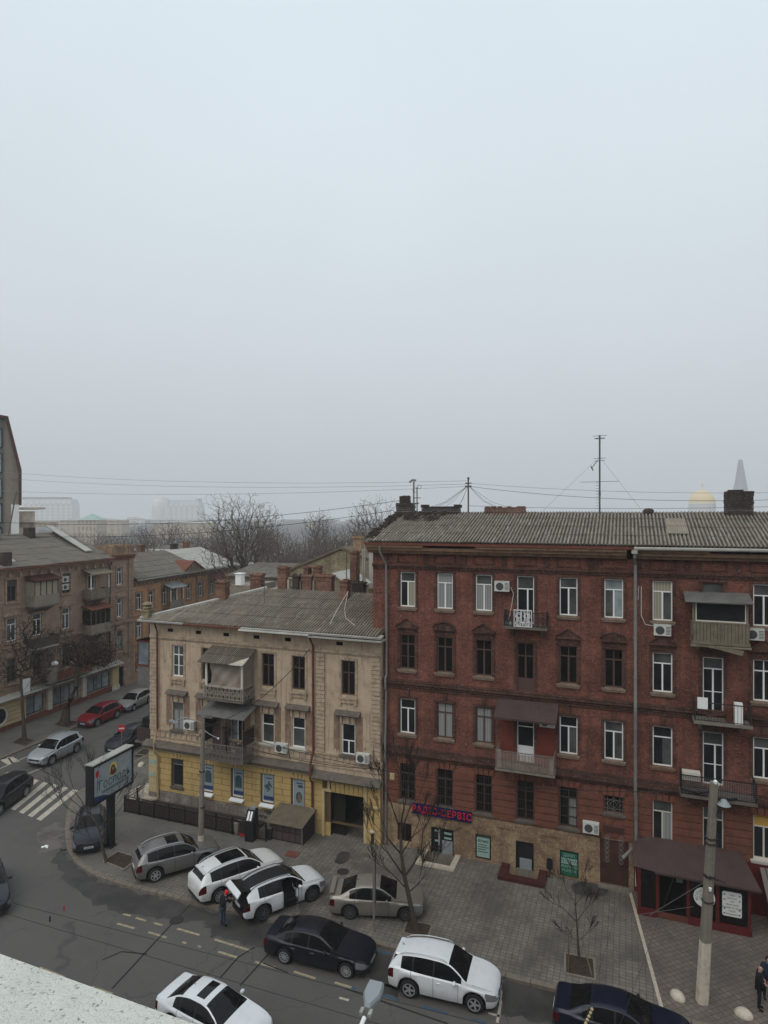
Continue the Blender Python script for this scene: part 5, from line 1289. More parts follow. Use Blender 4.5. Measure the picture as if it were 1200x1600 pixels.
m = MB(); m.prism([(-.15, 14.0), (.75, 14.35), (.75, 14.42), (-.15, 14.08)], -.3, 4.2); m.prism([(.75, 14.35), (2.6, 13.15), (2.6, 13.22), (.75, 14.42)], -.3, 4.2); m.build('roof', M['zinc'], sh)
sp = D(396, 800, 54); sh = thing('shed', 'pale corrugated lean-to roof showing between two chimneys', 'shed', (sp.x, sp.y, 0), RZ_MAIN)
m = MB(); m.prism([(0, 0), (2.6, 0), (2.6, 13.1), (0, 12.5)], 0, 4); m.build('wall', M['grey_plaster'], sh)
m = MB(); m.prism([(-.2, 12.45), (2.7, 13.15), (2.7, 13.4), (-.2, 12.6)], -.3, 4.2); m.build('roof', M['whitewash'], sh)
sp = D(362, 800, 58); sh = thing('stair_house', 'low grey block with a white vent box behind the corner house roof', 'building', (sp.x, sp.y, 0), RZ_MAIN)
m = MB(); m.box(0, 2.2, 0, 4, 0, 12.9); m.build('wall', M['grey_plaster'], sh); m = MB(); m.box(.45, 1.05, -.1, .5, 12.9, 13.9); m.box(.38, 1.12, -.2, .6, 13.9, 13.98); m.build('vent_box', M['white_pvc'], sh)
sp = D(478, 800, 72); sh = thing('low_house', 'dark roofed outbuilding below the bare trees', 'building', (sp.x-6, sp.y, 0), RZ_MAIN)
m = MB(); m.box(-3, 9, 0, 6, 0, 12.2); m.build('wall', M['grey_plaster'], sh); m = MB(); m.prismx([(-.4, 12.2), (6.4, 13.2), (6.4, 13.3), (-.4, 12.3)], -3.4, 9.3); m.build('roof', M['roof_old'], sh)
# ================================================================== BROWN-PINK HOUSE ON THE SIDE STREET
PO = Vector((-33.2, 59.1, 0))
pk = thing('stucco_house', 'ornate three-storey pinkish brown house with shopfronts on the side street', 'house', PO, RZ_SIDE)
def PW(x, y, z=0): p = PO.to_2d() + x*G2 - y*GN; return Vector((p.x, p.y, z))   # y>0 into the house
PL, PR = -14.0, 14.75
pc = [-11.6, -8.3, -4.8, -1.39, 1.42, 4.92, 8.37, 12.55]
ops = []; 
for i, x in enumerate(pc):
    h_ = .5 if i != 7 else .42
    ops += [(x-h_, x+h_, 11.45, 13.35), (x-h_, x+h_, 7.85, 9.9), (x-h_, x+h_, 4.1, 6.3)]
w = MB(); wall_open(w, PL, PR, 2.9, 14.4, ops, 0, .22); w.quad((PR, 0, 0), (PR, 11, 0), (PR, 11, 14.4), (PR, 0, 14.4)); w.quad((PL, 11, 0), (PL, 0, 0), (PL, 0, 14.4), (PL, 11, 14.4)); w.quad((PR, 11, 0), (PL, 11, 0), (PL, 11, 14.4), (PR, 11, 14.4))
w.build('wall', M['pink_plaster'], pk)
shopw = [(-8.2, -3.6), (.1, 2.15), (3.2, 6.5), (7.6, 11.0)]
w = MB(); wall_open(w, PL, PR, 0, 2.9, [(a, c, .62, 2.3) for a, c in shopw]+[(12.3, 13.2, .02, 2.3)], -.06, .25); w.build('ground_floor_wall', M['pink_trim'], pk)
w = MB(); w.box(PL, 12.2, -.12, -.061, 0, .55); w.build('plinth', M['rust_metal'], pk)
for a, c in shopw: window(pk, a, c, .62, 2.3, y=.1, fr='black_metal', split=0, leaf=3 if c-a > 2.5 else 2, low='glass_shop', low2='glass_pale', name='shop_window', fw=.07)
w = MB(); w.quad((12.3, .1, 0), (13.2, .1, 0), (13.2, .1, 2.3), (12.3, .1, 2.3)); w.build('street_door', M['dark_void'], pk)
b = MB()
for a, c in ((-3.3, -.1), (11.15, 12.15)):
    for j in range(6): b.box(a, c, -.28, -.061, .5+.38*j, .5+.38*j+.34)
b.build('cream_pier', M['cream_paint'], pk)
b = MB()
for a in (2.45, 6.85): b.box(a, a+.5, -.3, -.061, .5, 2.6)
b.box(11.05, 12.25, -.33, -.29, 0, .5); b.build('pier', M['whitewash'], pk)
b = MB(); b.box(PL, 12.3, -.45, 0, 2.66, 2.8); b.prismx([(-.85, 2.84), (0, 2.84), (0, 3.15), (-.8, 2.92)], PL, 12.35); b.build('shop_cornice', M['zinc'], pk)
b = MB(); b.ring((-2.9, -.3, 1.5), .75, .12, 'y', 20); b.build('round_window_frame', M['cream_pvc'], pk)
b = MB(); b.lathe([(.72, -.29), (.01, -.292)], (-2.9, 0, 1.5), 20, 'y'); b.build('round_window', M['glass_dark'], pk)
b = MB()
for zz, d_ in ((14.0, .15), (14.12, .3), (14.26, .45), (7.25, .14), (7.1, .22), (3.6, .12), (10.7, .06)): b.box(PL, PR if zz < 14 else 10.95, -d_, -.003, zz, zz+.1)
r = random.Random(6)
x = PL+.6
while x < 10.9: b.box(x, x+.2, -.34, -.003, 13.62, 14.0); b.box(x+.45, x+.55, -.2, -.003, 13.8, 14.0); x += 1.15
for i, x in enumerate(pc):
    h_ = .5 if i != 7 else .42
    for z0, z1 in ((11.45, 13.35), (7.85, 9.9), (4.1, 6.3)):
        b.box(x-h_-.2, x-h_-.03, -.08, -.003, z0-.1, z1+.05); b.box(x+h_+.03, x+h_+.2, -.08, -.003, z0-.1, z1+.05); b.box(x-h_-.24, x+h_+.24, -.1, -.003, z1+.06, z1+.2); b.box(x-h_-.24, x+h_+.24, -.16, -.003, z0-.22, z0-.1)
    if i in (3, 5, 1): b.prism([(x-.95, 10.15), (x+.95, 10.15), (x, 10.75)], -.22, -.003)
    elif i != 6 and i != 4: b.prism([(x-.8, 10.12), (x+.8, 10.12)]+[(x+.8*cos(pi*j/8), 10.12+.45*sin(pi*j/8)) for j in range(1, 8)], -.22, -.003)
    b.prism([(x-.7, 6.55), (x+.7, 6.55)]+[(x+.7*cos(pi*j/8), 6.55+.35*sin(pi*j/8)) for j in range(1, 8)], -.16, -.003)
b.build('stucco_trim', M['pink_trim'], pk)
# end bay: low tower
b = MB(); b.box(11.05, PR+.02, -.32, -.003, 14.3, 14.6); b.box(10.9, PR+.12, -.5, 2.5, 14.6, 14.75)
b.build('tower_cornice', M['rust_metal'], pk)
b = MB(); b.box(11.2, PR-.05, -.2, 2.2, 14.75, 15.5)
for i in range(7): x = 11.25+i*.53; b.box(x, x+.3, -.24, 2.2, 15.5, 15.75+.1*(i % 2))
b.build('parapet', M['tan_brick'], pk)
for a, c in ((11.05, 11.75), (13.9, PR+.02), (PL, PL+.6), (-3.4, -2.3)):
    b = MB()
    for j in range(30):
        z = 3.2+.37*j
        if z < 14.0 and not (7.0 < z < 7.4): b.box(a, c, -.12, -.003, z, z+.32)
    b.build('quoins', M['pink_plaster'], pk)
pipe(pk, [(10.8, -.5, 14.1), (10.8, -.25, 13.6), (10.8, -.2, 7.4), (10.8, -.35, 7.1), (10.8, -.2, 6.8), (10.8, -.2, 3.2)], .07, 'iron', (9,))
for i, x in enumerate(pc):
    h_ = .5 if i != 7 else .42; kw = dict(y=.14)
    window(pk, x-h_, x+h_, 11.45, 13.35, fr='brown_frame' if i in (3, 5) else 'white_pvc', low='glass_dark', **kw)
    window(pk, x-h_, x+h_, 7.85, 9.9, fr='white_pvc', low='glass_grey' if i % 2 else 'glass_dark', sill=None, **kw)
    window(pk, x-h_, x+h_, 4.1, 6.3, fr='iron_grey' if i in (7, 3) else 'brown_frame', low='glass_dark' if i != 7 else 'glass_curtain', **kw)
# roof
EZ2 = 14.45
rr = MB(); rr.quad((PL, -.6, EZ2), (11.1, -.6, EZ2), (11.1, 6.5, 17.2), (PL, 6.5, 17.2)); rr.quad((11.1, 11.5, EZ2), (PL, 11.5, EZ2), (PL, 6.5, 17.2), (11.1, 6.5, 17.2)); rr.add([(11.1, -.6, EZ2), (PR, 2, EZ2), (PR, 11.5, EZ2), (11.1, 11.5, EZ2), (11.1, 6.5, 17.2)], [(0, 1, 4), (1, 2, 4), (2, 3, 4)])
pr = rr.build('roof', M['roof_old'], pk)
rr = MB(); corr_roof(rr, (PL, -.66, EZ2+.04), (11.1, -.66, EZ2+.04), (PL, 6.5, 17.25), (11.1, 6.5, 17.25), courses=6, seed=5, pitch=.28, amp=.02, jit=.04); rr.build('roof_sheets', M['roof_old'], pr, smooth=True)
rr = MB(); rr.box(PL, 11.0, -.75, -.6, EZ2-.12, EZ2+.02); rr.build('eaves_board', M['rust_metal'], pr)
rr = MB(); rr.prismx([(1.0, 15.3), (6.3, 17.9), (6.3, 18.0), (1.0, 15.4)], 8.6, 9.6); rr.build('skylight', M['zinc'], pr); rr = MB(); rr.prismx([(1.5, 15.4), (6.4, 18.0), (6.4, 17.2), (3.5, 16.2)], 9.6, 9.75); rr.build('skylight_side', M['iron'], pr)
m = MB(); m.box(1.0, 2.0, 5.2, 6.0, 16.5, 18.1); m.box(.9, 2.1, 5.1, 6.1, 17.9, 18.1); m.build('chimney', M['dark_brick'], pr)
m = MB(); m.box(5.4, 6.2, 5.2, 6.0, 16.5, 17.9); m.build('chimney', M['dark_brick'], pr)
m = MB(); m.box(-2.4, -1.6, -.3, .4, 14.5, 15.9); m.build('chimney', M['dark_brick'], pr)
m = MB(); m.prismx([(.5, 14.95), (5, 16.75), (5, 16.82), (.5, 15.02)], -.9, -.5); m.build('flashing', M['zinc'], pr)
m = MB(); m.tube([(3.6, 6.0, 17), (4.6, 6.0, 21.6)], .07, 5); m.build('aerial', M['antenna'], pr)
# balconies
def box_balc(x0, x1, z, zt, depth, slab, lower, frame, glassm, roofm, zr=1.0, cols_=4):
    m = MB(); m.box(x0, x1, -depth, 0, z-.15, z); m.prismx([(-depth*.9, z-.15), (0, z-.15), (0, z-.7)], x0+.3, x1-.3); b = m.build('balcony', M[slab], pk)
    m = MB(); m.box(x0, x1, -depth, -depth+.05, z, z+zr); m.box(x0, x0+.05, -depth+.05, 0, z, z+zr); m.box(x1-.05, x1, -depth+.05, 0, z, z+zr); m.build('parapet', M[lower], b)
    if zt:
        m = MB()
        for i in range(cols_+1): x = x0+.04+(x1-x0-.08)*i/cols_; m.box(x-.04, x+.04, -depth, -depth+.06, z+zr, zt)
        m.box(x0, x1, -depth-.01, -depth+.05, zt-.12, zt); m.box(x0, x0+.05, -depth+.06, 0, zt-.1, zt); m.build('window_frame', M[frame], b)
        m = MB(); m.quad((x0, -depth+.07, z+zr), (x1, -depth+.07, z+zr), (x1, -depth+.07, zt), (x0, -depth+.07, zt)); m.quad((x0+.02, 0, z+zr), (x0+.02, -depth+.07, z+zr), (x0+.02, -depth+.07, zt), (x0+.02, 0, zt)); m.build('pane', M[glassm], b)
    if roofm: m = MB(); m.prismx([(-depth-.35, zt+.02), (0, zt+.42), (0, zt+.47), (-depth-.35, zt+.07)], x0-.2, x1+.2); m.build('awning', M[roofm], b)
    return b
box_balc(.1, 2.9, 10.75, 13.1, 1.1, 'ledge', 'grey_plaster', 'old_wood', 'glass_cream', 'wine_dark')
b = box_balc(7.1, 9.8, 10.6, 0, 1.1, 'ledge', 'weather_board', 'old_wood', 'glass_dark', None, .9)
m = MB()
for x in (7.15, 9.7): m.box(x, x+.07, -1.08, -1.0, 11.5, 13.0)
m.box(7.1, 9.8, -1.1, -1.02, 13.0, 13.1); m.build('post', M['white_pvc'], b)
m = MB(); m.prismx([(-1.5, 13.05), (0, 13.6), (0, 13.65), (-1.5, 13.1)], 6.9, 10.0); m.build('awning', M['weather_board'], b)
box_balc(7.1, 9.9, 6.9, 9.4, 1.1, 'ledge', 'grey_plaster', 'old_wood', 'glass_brown', 'rust_metal', .95)
b = box_balc(.0, 2.9, 6.9, 0, 1.2, 'zinc', 'iron_brown', 'iron', 'glass_dark', None, .9)
b = box_balc(2.8, 7.4, 3.3, 0, 1.0, 'ledge', 'rust_metal', 'iron', 'glass_dark', None, .8)
m = MB(); m.box(1.9, 2.6, -1.2, -.5, 3.2, 4.6); m.build('grey_box', M['grey_plaster'], pk)
t = thing('wall_lamp', 'white lamp on a grey post above the side street shopfront', 'lamp', PW(2.6, -.9, 3.3)); m = MB(); m.tube([(0, 0, 0), (0, 0, 1.5)], .09, 6); m.build('post', M['lamp_grey'], t); m = MB(); m.lathe([(.12, 0), (.32, .12), (.3, .3), (.1, .42)], (0, 0, 1.5), 12); m.build('lamp_head', M['white_pvc'], t, smooth=True)
t = thing('white_board', 'white board leaning on the shopfront roof of the side street', 'board', PW(-.4, -.6, 3.0), RZ_SIDE); m = MB(); m.box(-.5, .5, -.06, 0, 0, 1.25); m.build('panel', M['white_pvc'], t); m = MB(); m.box(-.5, -.44, -.08, -.06, 0, 1.25); m.box(.44, .5, -.08, -.06, 0, 1.25); m.build('rim', M['iron'], t)
ac_unit(None, 0, 0, 0, 'upper of two air conditioners on the pinkish house top floor', RZ_SIDE, loc=PW(4.6, -.03, 12.55)); ac_unit(None, 0, 0, 0, 'lower of two air conditioners on the pinkish house top floor', RZ_SIDE, loc=PW(4.6, -.03, 11.8))
# dead creeper hanging on the facade: countless stems
m = MB(); r = random.Random(8)
for i in range(430):
    x = r.choice([r.gauss(9.6, 1.0), r.gauss(3.4, 1.5), r.gauss(8.5, 1.6), r.gauss(1.5, 1.2)]); z = r.uniform(3.2, 8.6); y = -r.uniform(.1, 1.2); p = Vector((x, y, z)); pts = [p.copy()]
    for j in range(5): p += Vector((r.gauss(0, .22), r.gauss(0, .1), r.gauss(-.16, .2))); p.y = min(p.y, -.05); pts.append(p.copy())
    m.tube(pts, .022, 3, r1=.01, caps=False)
o = m.build('creeper', M['twig_dark'], kind='stuff'); o.location = PO; o.rotation_euler.z = RZ_SIDE
# ================================================================== ORANGE HOUSE
oh = thing('orange_house', 'lower orange plastered house with a small pediment beyond the ornate house', 'house', PO, RZ_SIDE)
OX0, OX1 = 14.8, 37; oc = [15.9, 18.1, 20.6, 22.2, 25.6, 28.3, 31, 33.6, 35.8]
ops = [(x-.45, x+.45, a, c) for x in oc for a, c in ((8.15, 10.1), (4.9, 6.8), (1.2, 3.2))]
w = MB(); wall_open(w, OX0, OX1, 0, 11.6, ops, .1, .2); w.quad((OX1, .1, 0), (OX1, 11, 0), (OX1, 11, 11.6), (OX1, .1, 11.6)); w.quad((OX0, 11, 0), (OX0, .1, 0), (OX0, .1, 11.6), (OX0, 11, 11.6)); w.quad((OX1, 11, 0), (OX0, 11, 0), (OX0, 11, 11.6), (OX1, 11, 11.6)); w.build('wall', M['orange_plaster'], oh)
b = MB()
for zz, d_ in ((10.9, .1), (11.2, .2), (11.4, .35), (7.4, .08), (4.1, .12)): b.box(OX0, OX1, .1-d_, .097, zz, zz+.12)
x = OX0+.3
while x < OX1: b.box(x, x+.18, -.1, .097, 10.98, 11.2); x += .7
for x in oc:
    for z0, z1 in ((8.15, 10.1), (4.9, 6.8), (1.2, 3.2)): b.box(x-.62, x-.48, .03, .097, z0, z1); b.box(x+.48, x+.62, .03, .097, z0, z1); b.box(x-.65, x+.65, .0, .097, z1+.03, z1+.18); b.box(x-.6, x+.6, -.02, .097, z0-.15, z0-.03)
for x in (24.0, 27.2, 30, 33): b.box(x, x+.35, -.03, .097, 4.3, 10.9)
b.prism([(23.6, 11.55), (28.9, 11.55), (26.25, 12.9)], -.25, 1.5)
b.build('stucco_trim', M['brown_plaster'], oh)
for x in oc:
    for z0, z1, l_ in ((8.15, 10.1, 'glass_dark'), (4.9, 6.8, 'glass_grey'), (1.2, 3.2, 'glass_dark')): window(oh, x-.45, x+.45, z0, z1, y=.24, low=l_, fr='white_pvc')
rr = MB(); rr.quad((OX0, -.5, 11.75), (OX1, -.5, 11.75), (OX1, 6, 14.2), (OX0, 6, 14.2)); rr.quad((OX1, 11.3, 11.7), (OX0, 11.3, 11.7), (OX0, 6, 14.2), (OX1, 6, 14.2)); rr.add([(OX1, -.5, 11.75), (OX1, 11.3, 11.7), (OX1, 6, 14.2)], [(0, 1, 2)]); rr.add([(OX0, -.5, 11.75), (OX0, 11.3, 11.7), (OX0, 6, 14.2)], [(0, 1, 2)]); orf = rr.build('roof', M['roof_old'], oh)
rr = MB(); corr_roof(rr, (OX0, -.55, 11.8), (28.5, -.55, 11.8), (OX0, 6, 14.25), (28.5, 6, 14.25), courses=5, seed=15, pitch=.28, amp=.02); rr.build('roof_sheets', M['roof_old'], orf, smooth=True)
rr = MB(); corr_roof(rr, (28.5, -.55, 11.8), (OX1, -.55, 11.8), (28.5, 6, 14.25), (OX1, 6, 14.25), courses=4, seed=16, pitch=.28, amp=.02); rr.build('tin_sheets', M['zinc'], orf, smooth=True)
rr = MB(); rr.prism([(23.4, 11.65), (26.25, 13.15), (26.25, 13.0), (23.7, 11.55)], -.4, 2.5); rr.prism([(26.25, 13.15), (29.1, 11.65), (28.8, 11.55), (26.25, 13.0)], -.4, 2.5); rr.build('pediment_roof', M['rust_metal'], orf)
rr = MB(); rr.box(OX0, OX1, -.68, -.52, 11.62, 11.76); rr.build('gutter', M['zinc'], orf)
b = MB(); b.box(20.3, 23.0, -1.0, .1, 7.6, 7.75); b_ = b.build('balcony', M['ledge'], oh); b = MB(); b.box(20.3, 23.0, -1.0, -.94, 7.75, 8.6); b.build('parapet', M['grey_plaster'], b_)
b = MB()
for x in (20.35, 21.6, 22.9): b.box(x, x+.06, -1.0, -.94, 8.6, 10.1)
b.build('post', M['white_pvc'], b_)
b = MB(); b.prismx([(-1.4, 10.15), (0, 10.7), (0, 10.75), (-1.4, 10.2)], 20.1, 23.3); b.build('awning', M['glass_pale'], b_)
b = MB(); b.prismx([(-1.2, 10.3), (0, 11.1), (0, 11.15), (-1.2, 10.35)], 30.2, 33); b.build('awning', M['wine_paint'], oh)
for i, x in enumerate((17, 20, 24, 31, 34)):
    m = MB(); m.box(x, x+.8, 6.2, 6.9, 13, 15.2-.2*(i % 2)); m.box(x-.1, x+.9, 6.1, 7.0, 15.0-.2*(i % 2), 15.15-.2*(i % 2)); m.build('chimney', M['dark_brick'] if i % 2 else M['chimney_brick'], orf)
# ================================================================== FURTHER OFF
mo = thing('modern_block', 'tall modern beige block with sloping brown edge at the left edge', 'building', (-54.8, 96, 0), radians(35))
m = MB(); m.prism([(-36, 0), (0, 0), (0, 25.6), (-1.7, 33.4), (-36, 34.2)], 0, 22); m.build('wall', M['modern_beige'], mo)
m = MB(); m.prism([(0, 20.5), (.35, 20.5), (.35, 25.8), (-1.4, 33.7), (-4, 34.0), (-4, 33.4), (-1.7, 33.3), (0, 25.5)], -.5, 22.5); m.build('roof_edge', M['door_brown'], mo)
m = MB(); m.box(-5.2, -1.9, -.1, -.01, 0, 33.3); m.build('recess', M['zinc_dark'], mo)
m = MB(); m.box(-1.0, .02, -.5, -.01, 0, 20.6); m.build('white_pier', M['pale_facade'], mo)
m = MB(); m.box(-1.85, -.02, -.03, -.01, 24.3, 24.4); m.box(-.75, -.7, -.03, -.01, 0, 28); m.build('panel_joint', M['grey_plaster'], mo)
for i in range(8):
    z = 3+i*3.7
    for x in (-5.0, -9, -14): window(mo, x, x+2.9, z, z+3.0, y=-.12, fr='black_metal', low='glass_pale', leaf=2, split=0, fw=.16)
m = MB(); m.box(.02, 2.2, .5, 16, 0, 19.6); m.box(0, 3.6, 0, 17, 19.9, 20.2); m.box(0, 5.4, .5, 4, 17.2, 18.0); m.build('side_wing', M['white_stucco_wall'], mo)
m = MB(); m.box(-6.5, -5.5, 4, 8, 34.0, 35.4); m.build('roof_hut', M['lamp_grey'], mo)
def far_block(name, lab, u0, u1, Y, vt, dp, mat, roofm, roof_h=0, storeys=5, bays=8, dome=0, mans=True, cat='building'):
    a, c = D(u0, 800, Y), D(u1, 800, Y); zt = CAMZ+(800-vt)*Y/1000; w_ = c.x-a.x; t = thing(name, lab, cat, (a.x, Y, 0), 0)
    zw = zt-roof_h; ops = []; bw = w_/bays; sh_ = zw/storeys
    for i in range(bays):
        for j in range(storeys): ops.append((bw*(i+.28), bw*(i+.72), sh_*(j+.25), sh_*(j+.82)))
    m = MB(); wall_open(m, 0, w_, 0, zw, ops, 0, .5); shell(m, 0, w_, 0, dp, 0, zw); m.quad((0, 0, zw), (w_, 0, zw), (w_, dp, zw), (0, dp, zw)); m.build('wall', M[mat], t)
    m = MB(); m.quad((0, .45, 0), (w_, .45, 0), (w_, .45, zw), (0, .45, zw)); m.build('windows', M['white_stucco_wall'] if Y < 600 else M['far_fogged'], t)  # window planes coloured pale: fog fading painted in
    m = MB(); m.box(-.3, w_+.3, -.6, 0, zw-.1, zw+.4); m.build('cornice', M['pale_facade'], t)
    if roof_h:
        m = MB(); i_ = roof_h*.35 if mans else w_*.5
        vs = [(0, 0, zw), (w_, 0, zw), (w_, dp, zw), (0, dp, zw), (i_, i_ if mans else dp*.4, zt), (w_-i_, i_ if mans else dp*.4, zt), (w_-i_, dp-i_ if mans else dp*.6, zt), (i_, dp-i_ if mans else dp*.6, zt)]
        m.add(vs, [(0, 1, 5, 4), (1, 2, 6, 5), (2, 3, 7, 6), (3, 0, 4, 7), (4, 5, 6, 7)]); rf = m.build('roof', M[roofm], t)
        if mans:
            for i in range(bays):
                m = MB(); x = bw*(i+.5); m.prism([(x-bw*.25, zw), (x+bw*.25, zw), (x+bw*.25, zw+roof_h*.4), (x, zw+roof_h*.62), (x-bw*.25, zw+roof_h*.4)], -.2, i_*.8); m.build('dormer', M[mat], rf)
    return t, w_, zt
t, w_, zt = far_block('grand_hotel', 'pale grand hotel with grey mansard roof fading in the fog at left', 36, 112, 1500, 780, 40, 'pale_facade', 'far_fogged', 11, 5, 9)
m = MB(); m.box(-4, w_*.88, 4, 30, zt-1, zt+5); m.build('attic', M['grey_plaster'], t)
t, w_, zt = far_block('round_corner_building', 'tall pale building with rounded corner and steep roof in the fog', 246, 313, 1600, 781, 40, 'pale_facade', 'far_fogged', 16, 6, 8)
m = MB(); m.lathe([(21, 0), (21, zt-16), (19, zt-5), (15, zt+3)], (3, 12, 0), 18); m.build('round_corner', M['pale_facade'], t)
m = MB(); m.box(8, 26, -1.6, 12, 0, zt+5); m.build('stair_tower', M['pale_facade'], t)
m = MB(); m.lathe([(9, 0), (9, 4), (1, 5)], (w_*.93, 12, zt), 8); m.build('turret', M['far_fogged'], t)
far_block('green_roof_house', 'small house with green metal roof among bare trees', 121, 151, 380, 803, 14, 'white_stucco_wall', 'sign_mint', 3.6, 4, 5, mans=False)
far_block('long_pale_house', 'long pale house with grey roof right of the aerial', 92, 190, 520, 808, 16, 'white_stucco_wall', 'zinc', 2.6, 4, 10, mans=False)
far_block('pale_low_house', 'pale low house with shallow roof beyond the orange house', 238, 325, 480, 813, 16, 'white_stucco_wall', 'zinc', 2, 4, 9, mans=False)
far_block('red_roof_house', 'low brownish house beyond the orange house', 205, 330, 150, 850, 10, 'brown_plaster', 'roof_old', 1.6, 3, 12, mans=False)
0 and far_block('foggy_block', 'very faint grey block far off between the towers', 150, 236, 1250, 792, 30, 'grey_plaster', 'far_fogged', 0, 4, 8)
0 and far_block('foggy_spire_block', 'faint block with steep roof left of the rounded building', 202, 222, 1200, 780, 20, 'grey_plaster', 'far_fogged', 14, 4, 3)
rb = random.Random(31)
for i in range(22):
    u = rb.choice((rb.uniform(95, 240), rb.uniform(300, 650))); w2 = rb.uniform(9, 26); Y = rb.uniform(650, 1350)
    t, _, _ = far_block('foggy_house', 'pale roof almost dissolved in the fog near the horizon', u, u+w2, Y, rb.uniform(805, 815), 20, rb.choice(('pale_facade', 'white_stucco_wall', 'zinc')), rb.choice(('far_fogged', 'zinc')), rb.uniform(2, 7), 3, 3, mans=False)
    t['group'] = 'roofs lost in the fog'
far_block('low_terrace', 'low dark row of roofs below the big bare tree', 330, 500, 140, 868, 14, 'brown_plaster', 'roof_old', 2, 3, 12, mans=False)
# gilded dome and bell tower
def at(u, v, Y): return D(u, v, Y)
Y = 1400; c = at(1097, 787, Y); dm = thing('cathedral_dome', 'golden dome fading in the fog above the red roof', 'dome', (c.x, Y, 0))
m = MB(); m.lathe([(27, 0), (27, c.z-2), (28, c.z), (27, c.z+1)], n=32); m.build('drum', M['pale_facade'], dm, smooth=True)
m = MB(); m.lathe([(26, 0)]+[(27*cos(a), 1+28*sin(a)) for a in [pi/2*j/12 for j in range(12)]]+[(2, 30), (.8, 34)], (0, 0, c.z), 32); m.build('gilded_cap', M['gold'], dm, smooth=True)
m = MB(); m.tube([(0, 0, c.z+33), (0, 0, c.z+46)], 1, 5); m.tube([(-4.5, 0, c.z+40), (4.5, 0, c.z+40)], .9, 4); m.build('cross', M['gold'], dm)
Y = 1350; c = at(1157, 800, Y); bt = thing('bell_tower', 'grey pointed bell tower almost lost in the fog at right', 'tower', (c.x, Y, 0))
z1 = at(1157, 765, Y).z; z2 = at(1157, 752, Y).z; z3 = at(1157, 719, Y).z
m = MB(); m.lathe([(16, 0), (16, z1-14), (17, z1-13), (14.5, z1-11), (14, z1)], n=8); m.build('shaft', M['far_tower'], bt)
m = MB(); m.lathe([(14.5, z1), (11, z2), (4.6, z3-2), (3.8, z3), (.8, z3+2)], n=8); m.build('spire', M['far_tower'], bt)
# ================================================================== CARS
def pchip(xs, ys, x):
    n = len(xs)
    if x <= xs[0]: return ys[0]
    if x >= xs[-1]: return ys[-1]
    h = [xs[i+1]-xs[i] for i in range(n-1)]; d = [(ys[i+1]-ys[i])/h[i] for i in range(n-1)]
    def slope(i):
        if i == 0: return d[0]
        if i == n-1: return d[-1]
        if d[i-1]*d[i] <= 0: return 0
        w1, w2 = 2*h[i]+h[i-1], h[i]+2*h[i-1]; return (w1+w2)/(w1/d[i-1]+w2/d[i])
    i = max(j for j in range(n-1) if xs[j] <= x); t = (x-xs[i])/h[i]; m0, m1 = slope(i)*h[i], slope(i+1)*h[i]
    return (2*t**3-3*t**2+1)*ys[i]+(t**3-2*t**2+t)*m0+(-2*t**3+3*t**2)*ys[i+1]+(t**3-t**2)*m1
# rows: x from the nose, bottom, shoulder, top, half width, half width of top
SUV = dict(L=4.5, hw=.93, wb=2.65, fo=.9, rw=.365, rows=[(0,.42,.64,.68,.52,.38),(.06,.30,.72,.77,.68,.52),(.22,.23,.80,.87,.81,.66),(.5,.21,.87,.97,.89,.74),(.9,.21,.93,1.04,.92,.78),(1.22,.21,.97,1.09,.925,.78),(1.6,.21,1.0,1.37,.93,.68),(1.95,.21,1.01,1.56,.93,.62),(2.3,.21,1.02,1.625,.93,.60),(2.9,.21,1.04,1.645,.93,.59),(3.5,.22,1.07,1.60,.925,.565),(3.95,.24,1.09,1.51,.90,.53),(4.1,.25,1.09,1.46,.89,.525),(4.34,.28,1.06,1.18,.86,.57),(4.42,.32,1.02,1.08,.85,.66),(4.48,.38,.88,.93,.76,.62),(4.5,.46,.76,.80,.68,.56)],
    cowl=1.22, rf=1.98, re=4.06, rb=4.33, dlo=(1.42, 3.92), pil=(2.55, 3.42), suv=True)
SEDAN = dict(L=4.75, hw=.90, wb=2.8, fo=.88, rw=.325, rows=[(0,.36,.60,.64,.52,.40),(.06,.26,.67,.71,.70,.56),(.22,.20,.73,.79,.82,.68),(.55,.18,.78,.87,.88,.74),(1.0,.18,.83,.93,.90,.77),(1.36,.18,.86,.985,.90,.77),(1.75,.18,.88,1.20,.90,.66),(2.15,.18,.89,1.38,.90,.58),(2.5,.18,.90,1.44,.90,.565),(2.95,.18,.91,1.445,.90,.56),(3.4,.18,.93,1.38,.895,.565),(3.6,.18,.935,1.33,.89,.57),(4.0,.20,.94,1.13,.88,.64),(4.18,.20,.94,1.05,.875,.68),(4.5,.22,.935,1.03,.85,.68),(4.66,.25,.90,1.0,.80,.64),(4.72,.30,.78,.83,.72,.56),(4.75,.38,.66,.70,.62,.48)],
    cowl=1.36, rf=2.2, re=3.42, rb=4.16, dlo=(1.6, 3.72), pil=(2.6, 3.38), suv=False)
HATCH = dict(L=4.1, hw=.86, wb=2.55, fo=.8, rw=.31, rows=[(0,.36,.62,.66,.50,.40),(.06,.26,.70,.75,.66,.54),(.2,.2,.77,.84,.78,.66),(.5,.18,.83,.93,.84,.72),(.95,.18,.88,1.02,.86,.74),(1.15,.18,.90,1.08,.86,.72),(1.6,.18,.92,1.33,.86,.60),(2.0,.18,.93,1.47,.86,.56),(2.5,.18,.94,1.50,.86,.55),(3.2,.18,.97,1.46,.855,.54),(3.65,.2,.99,1.37,.84,.53),(3.9,.22,.98,1.12,.82,.56),(4.02,.28,.9,.98,.76,.56),(4.1,.4,.72,.76,.66,.5)],
    cowl=1.15, rf=1.95, re=3.6, rb=3.92, dlo=(1.36, 3.5), pil=(2.35, 3.1), suv=False)
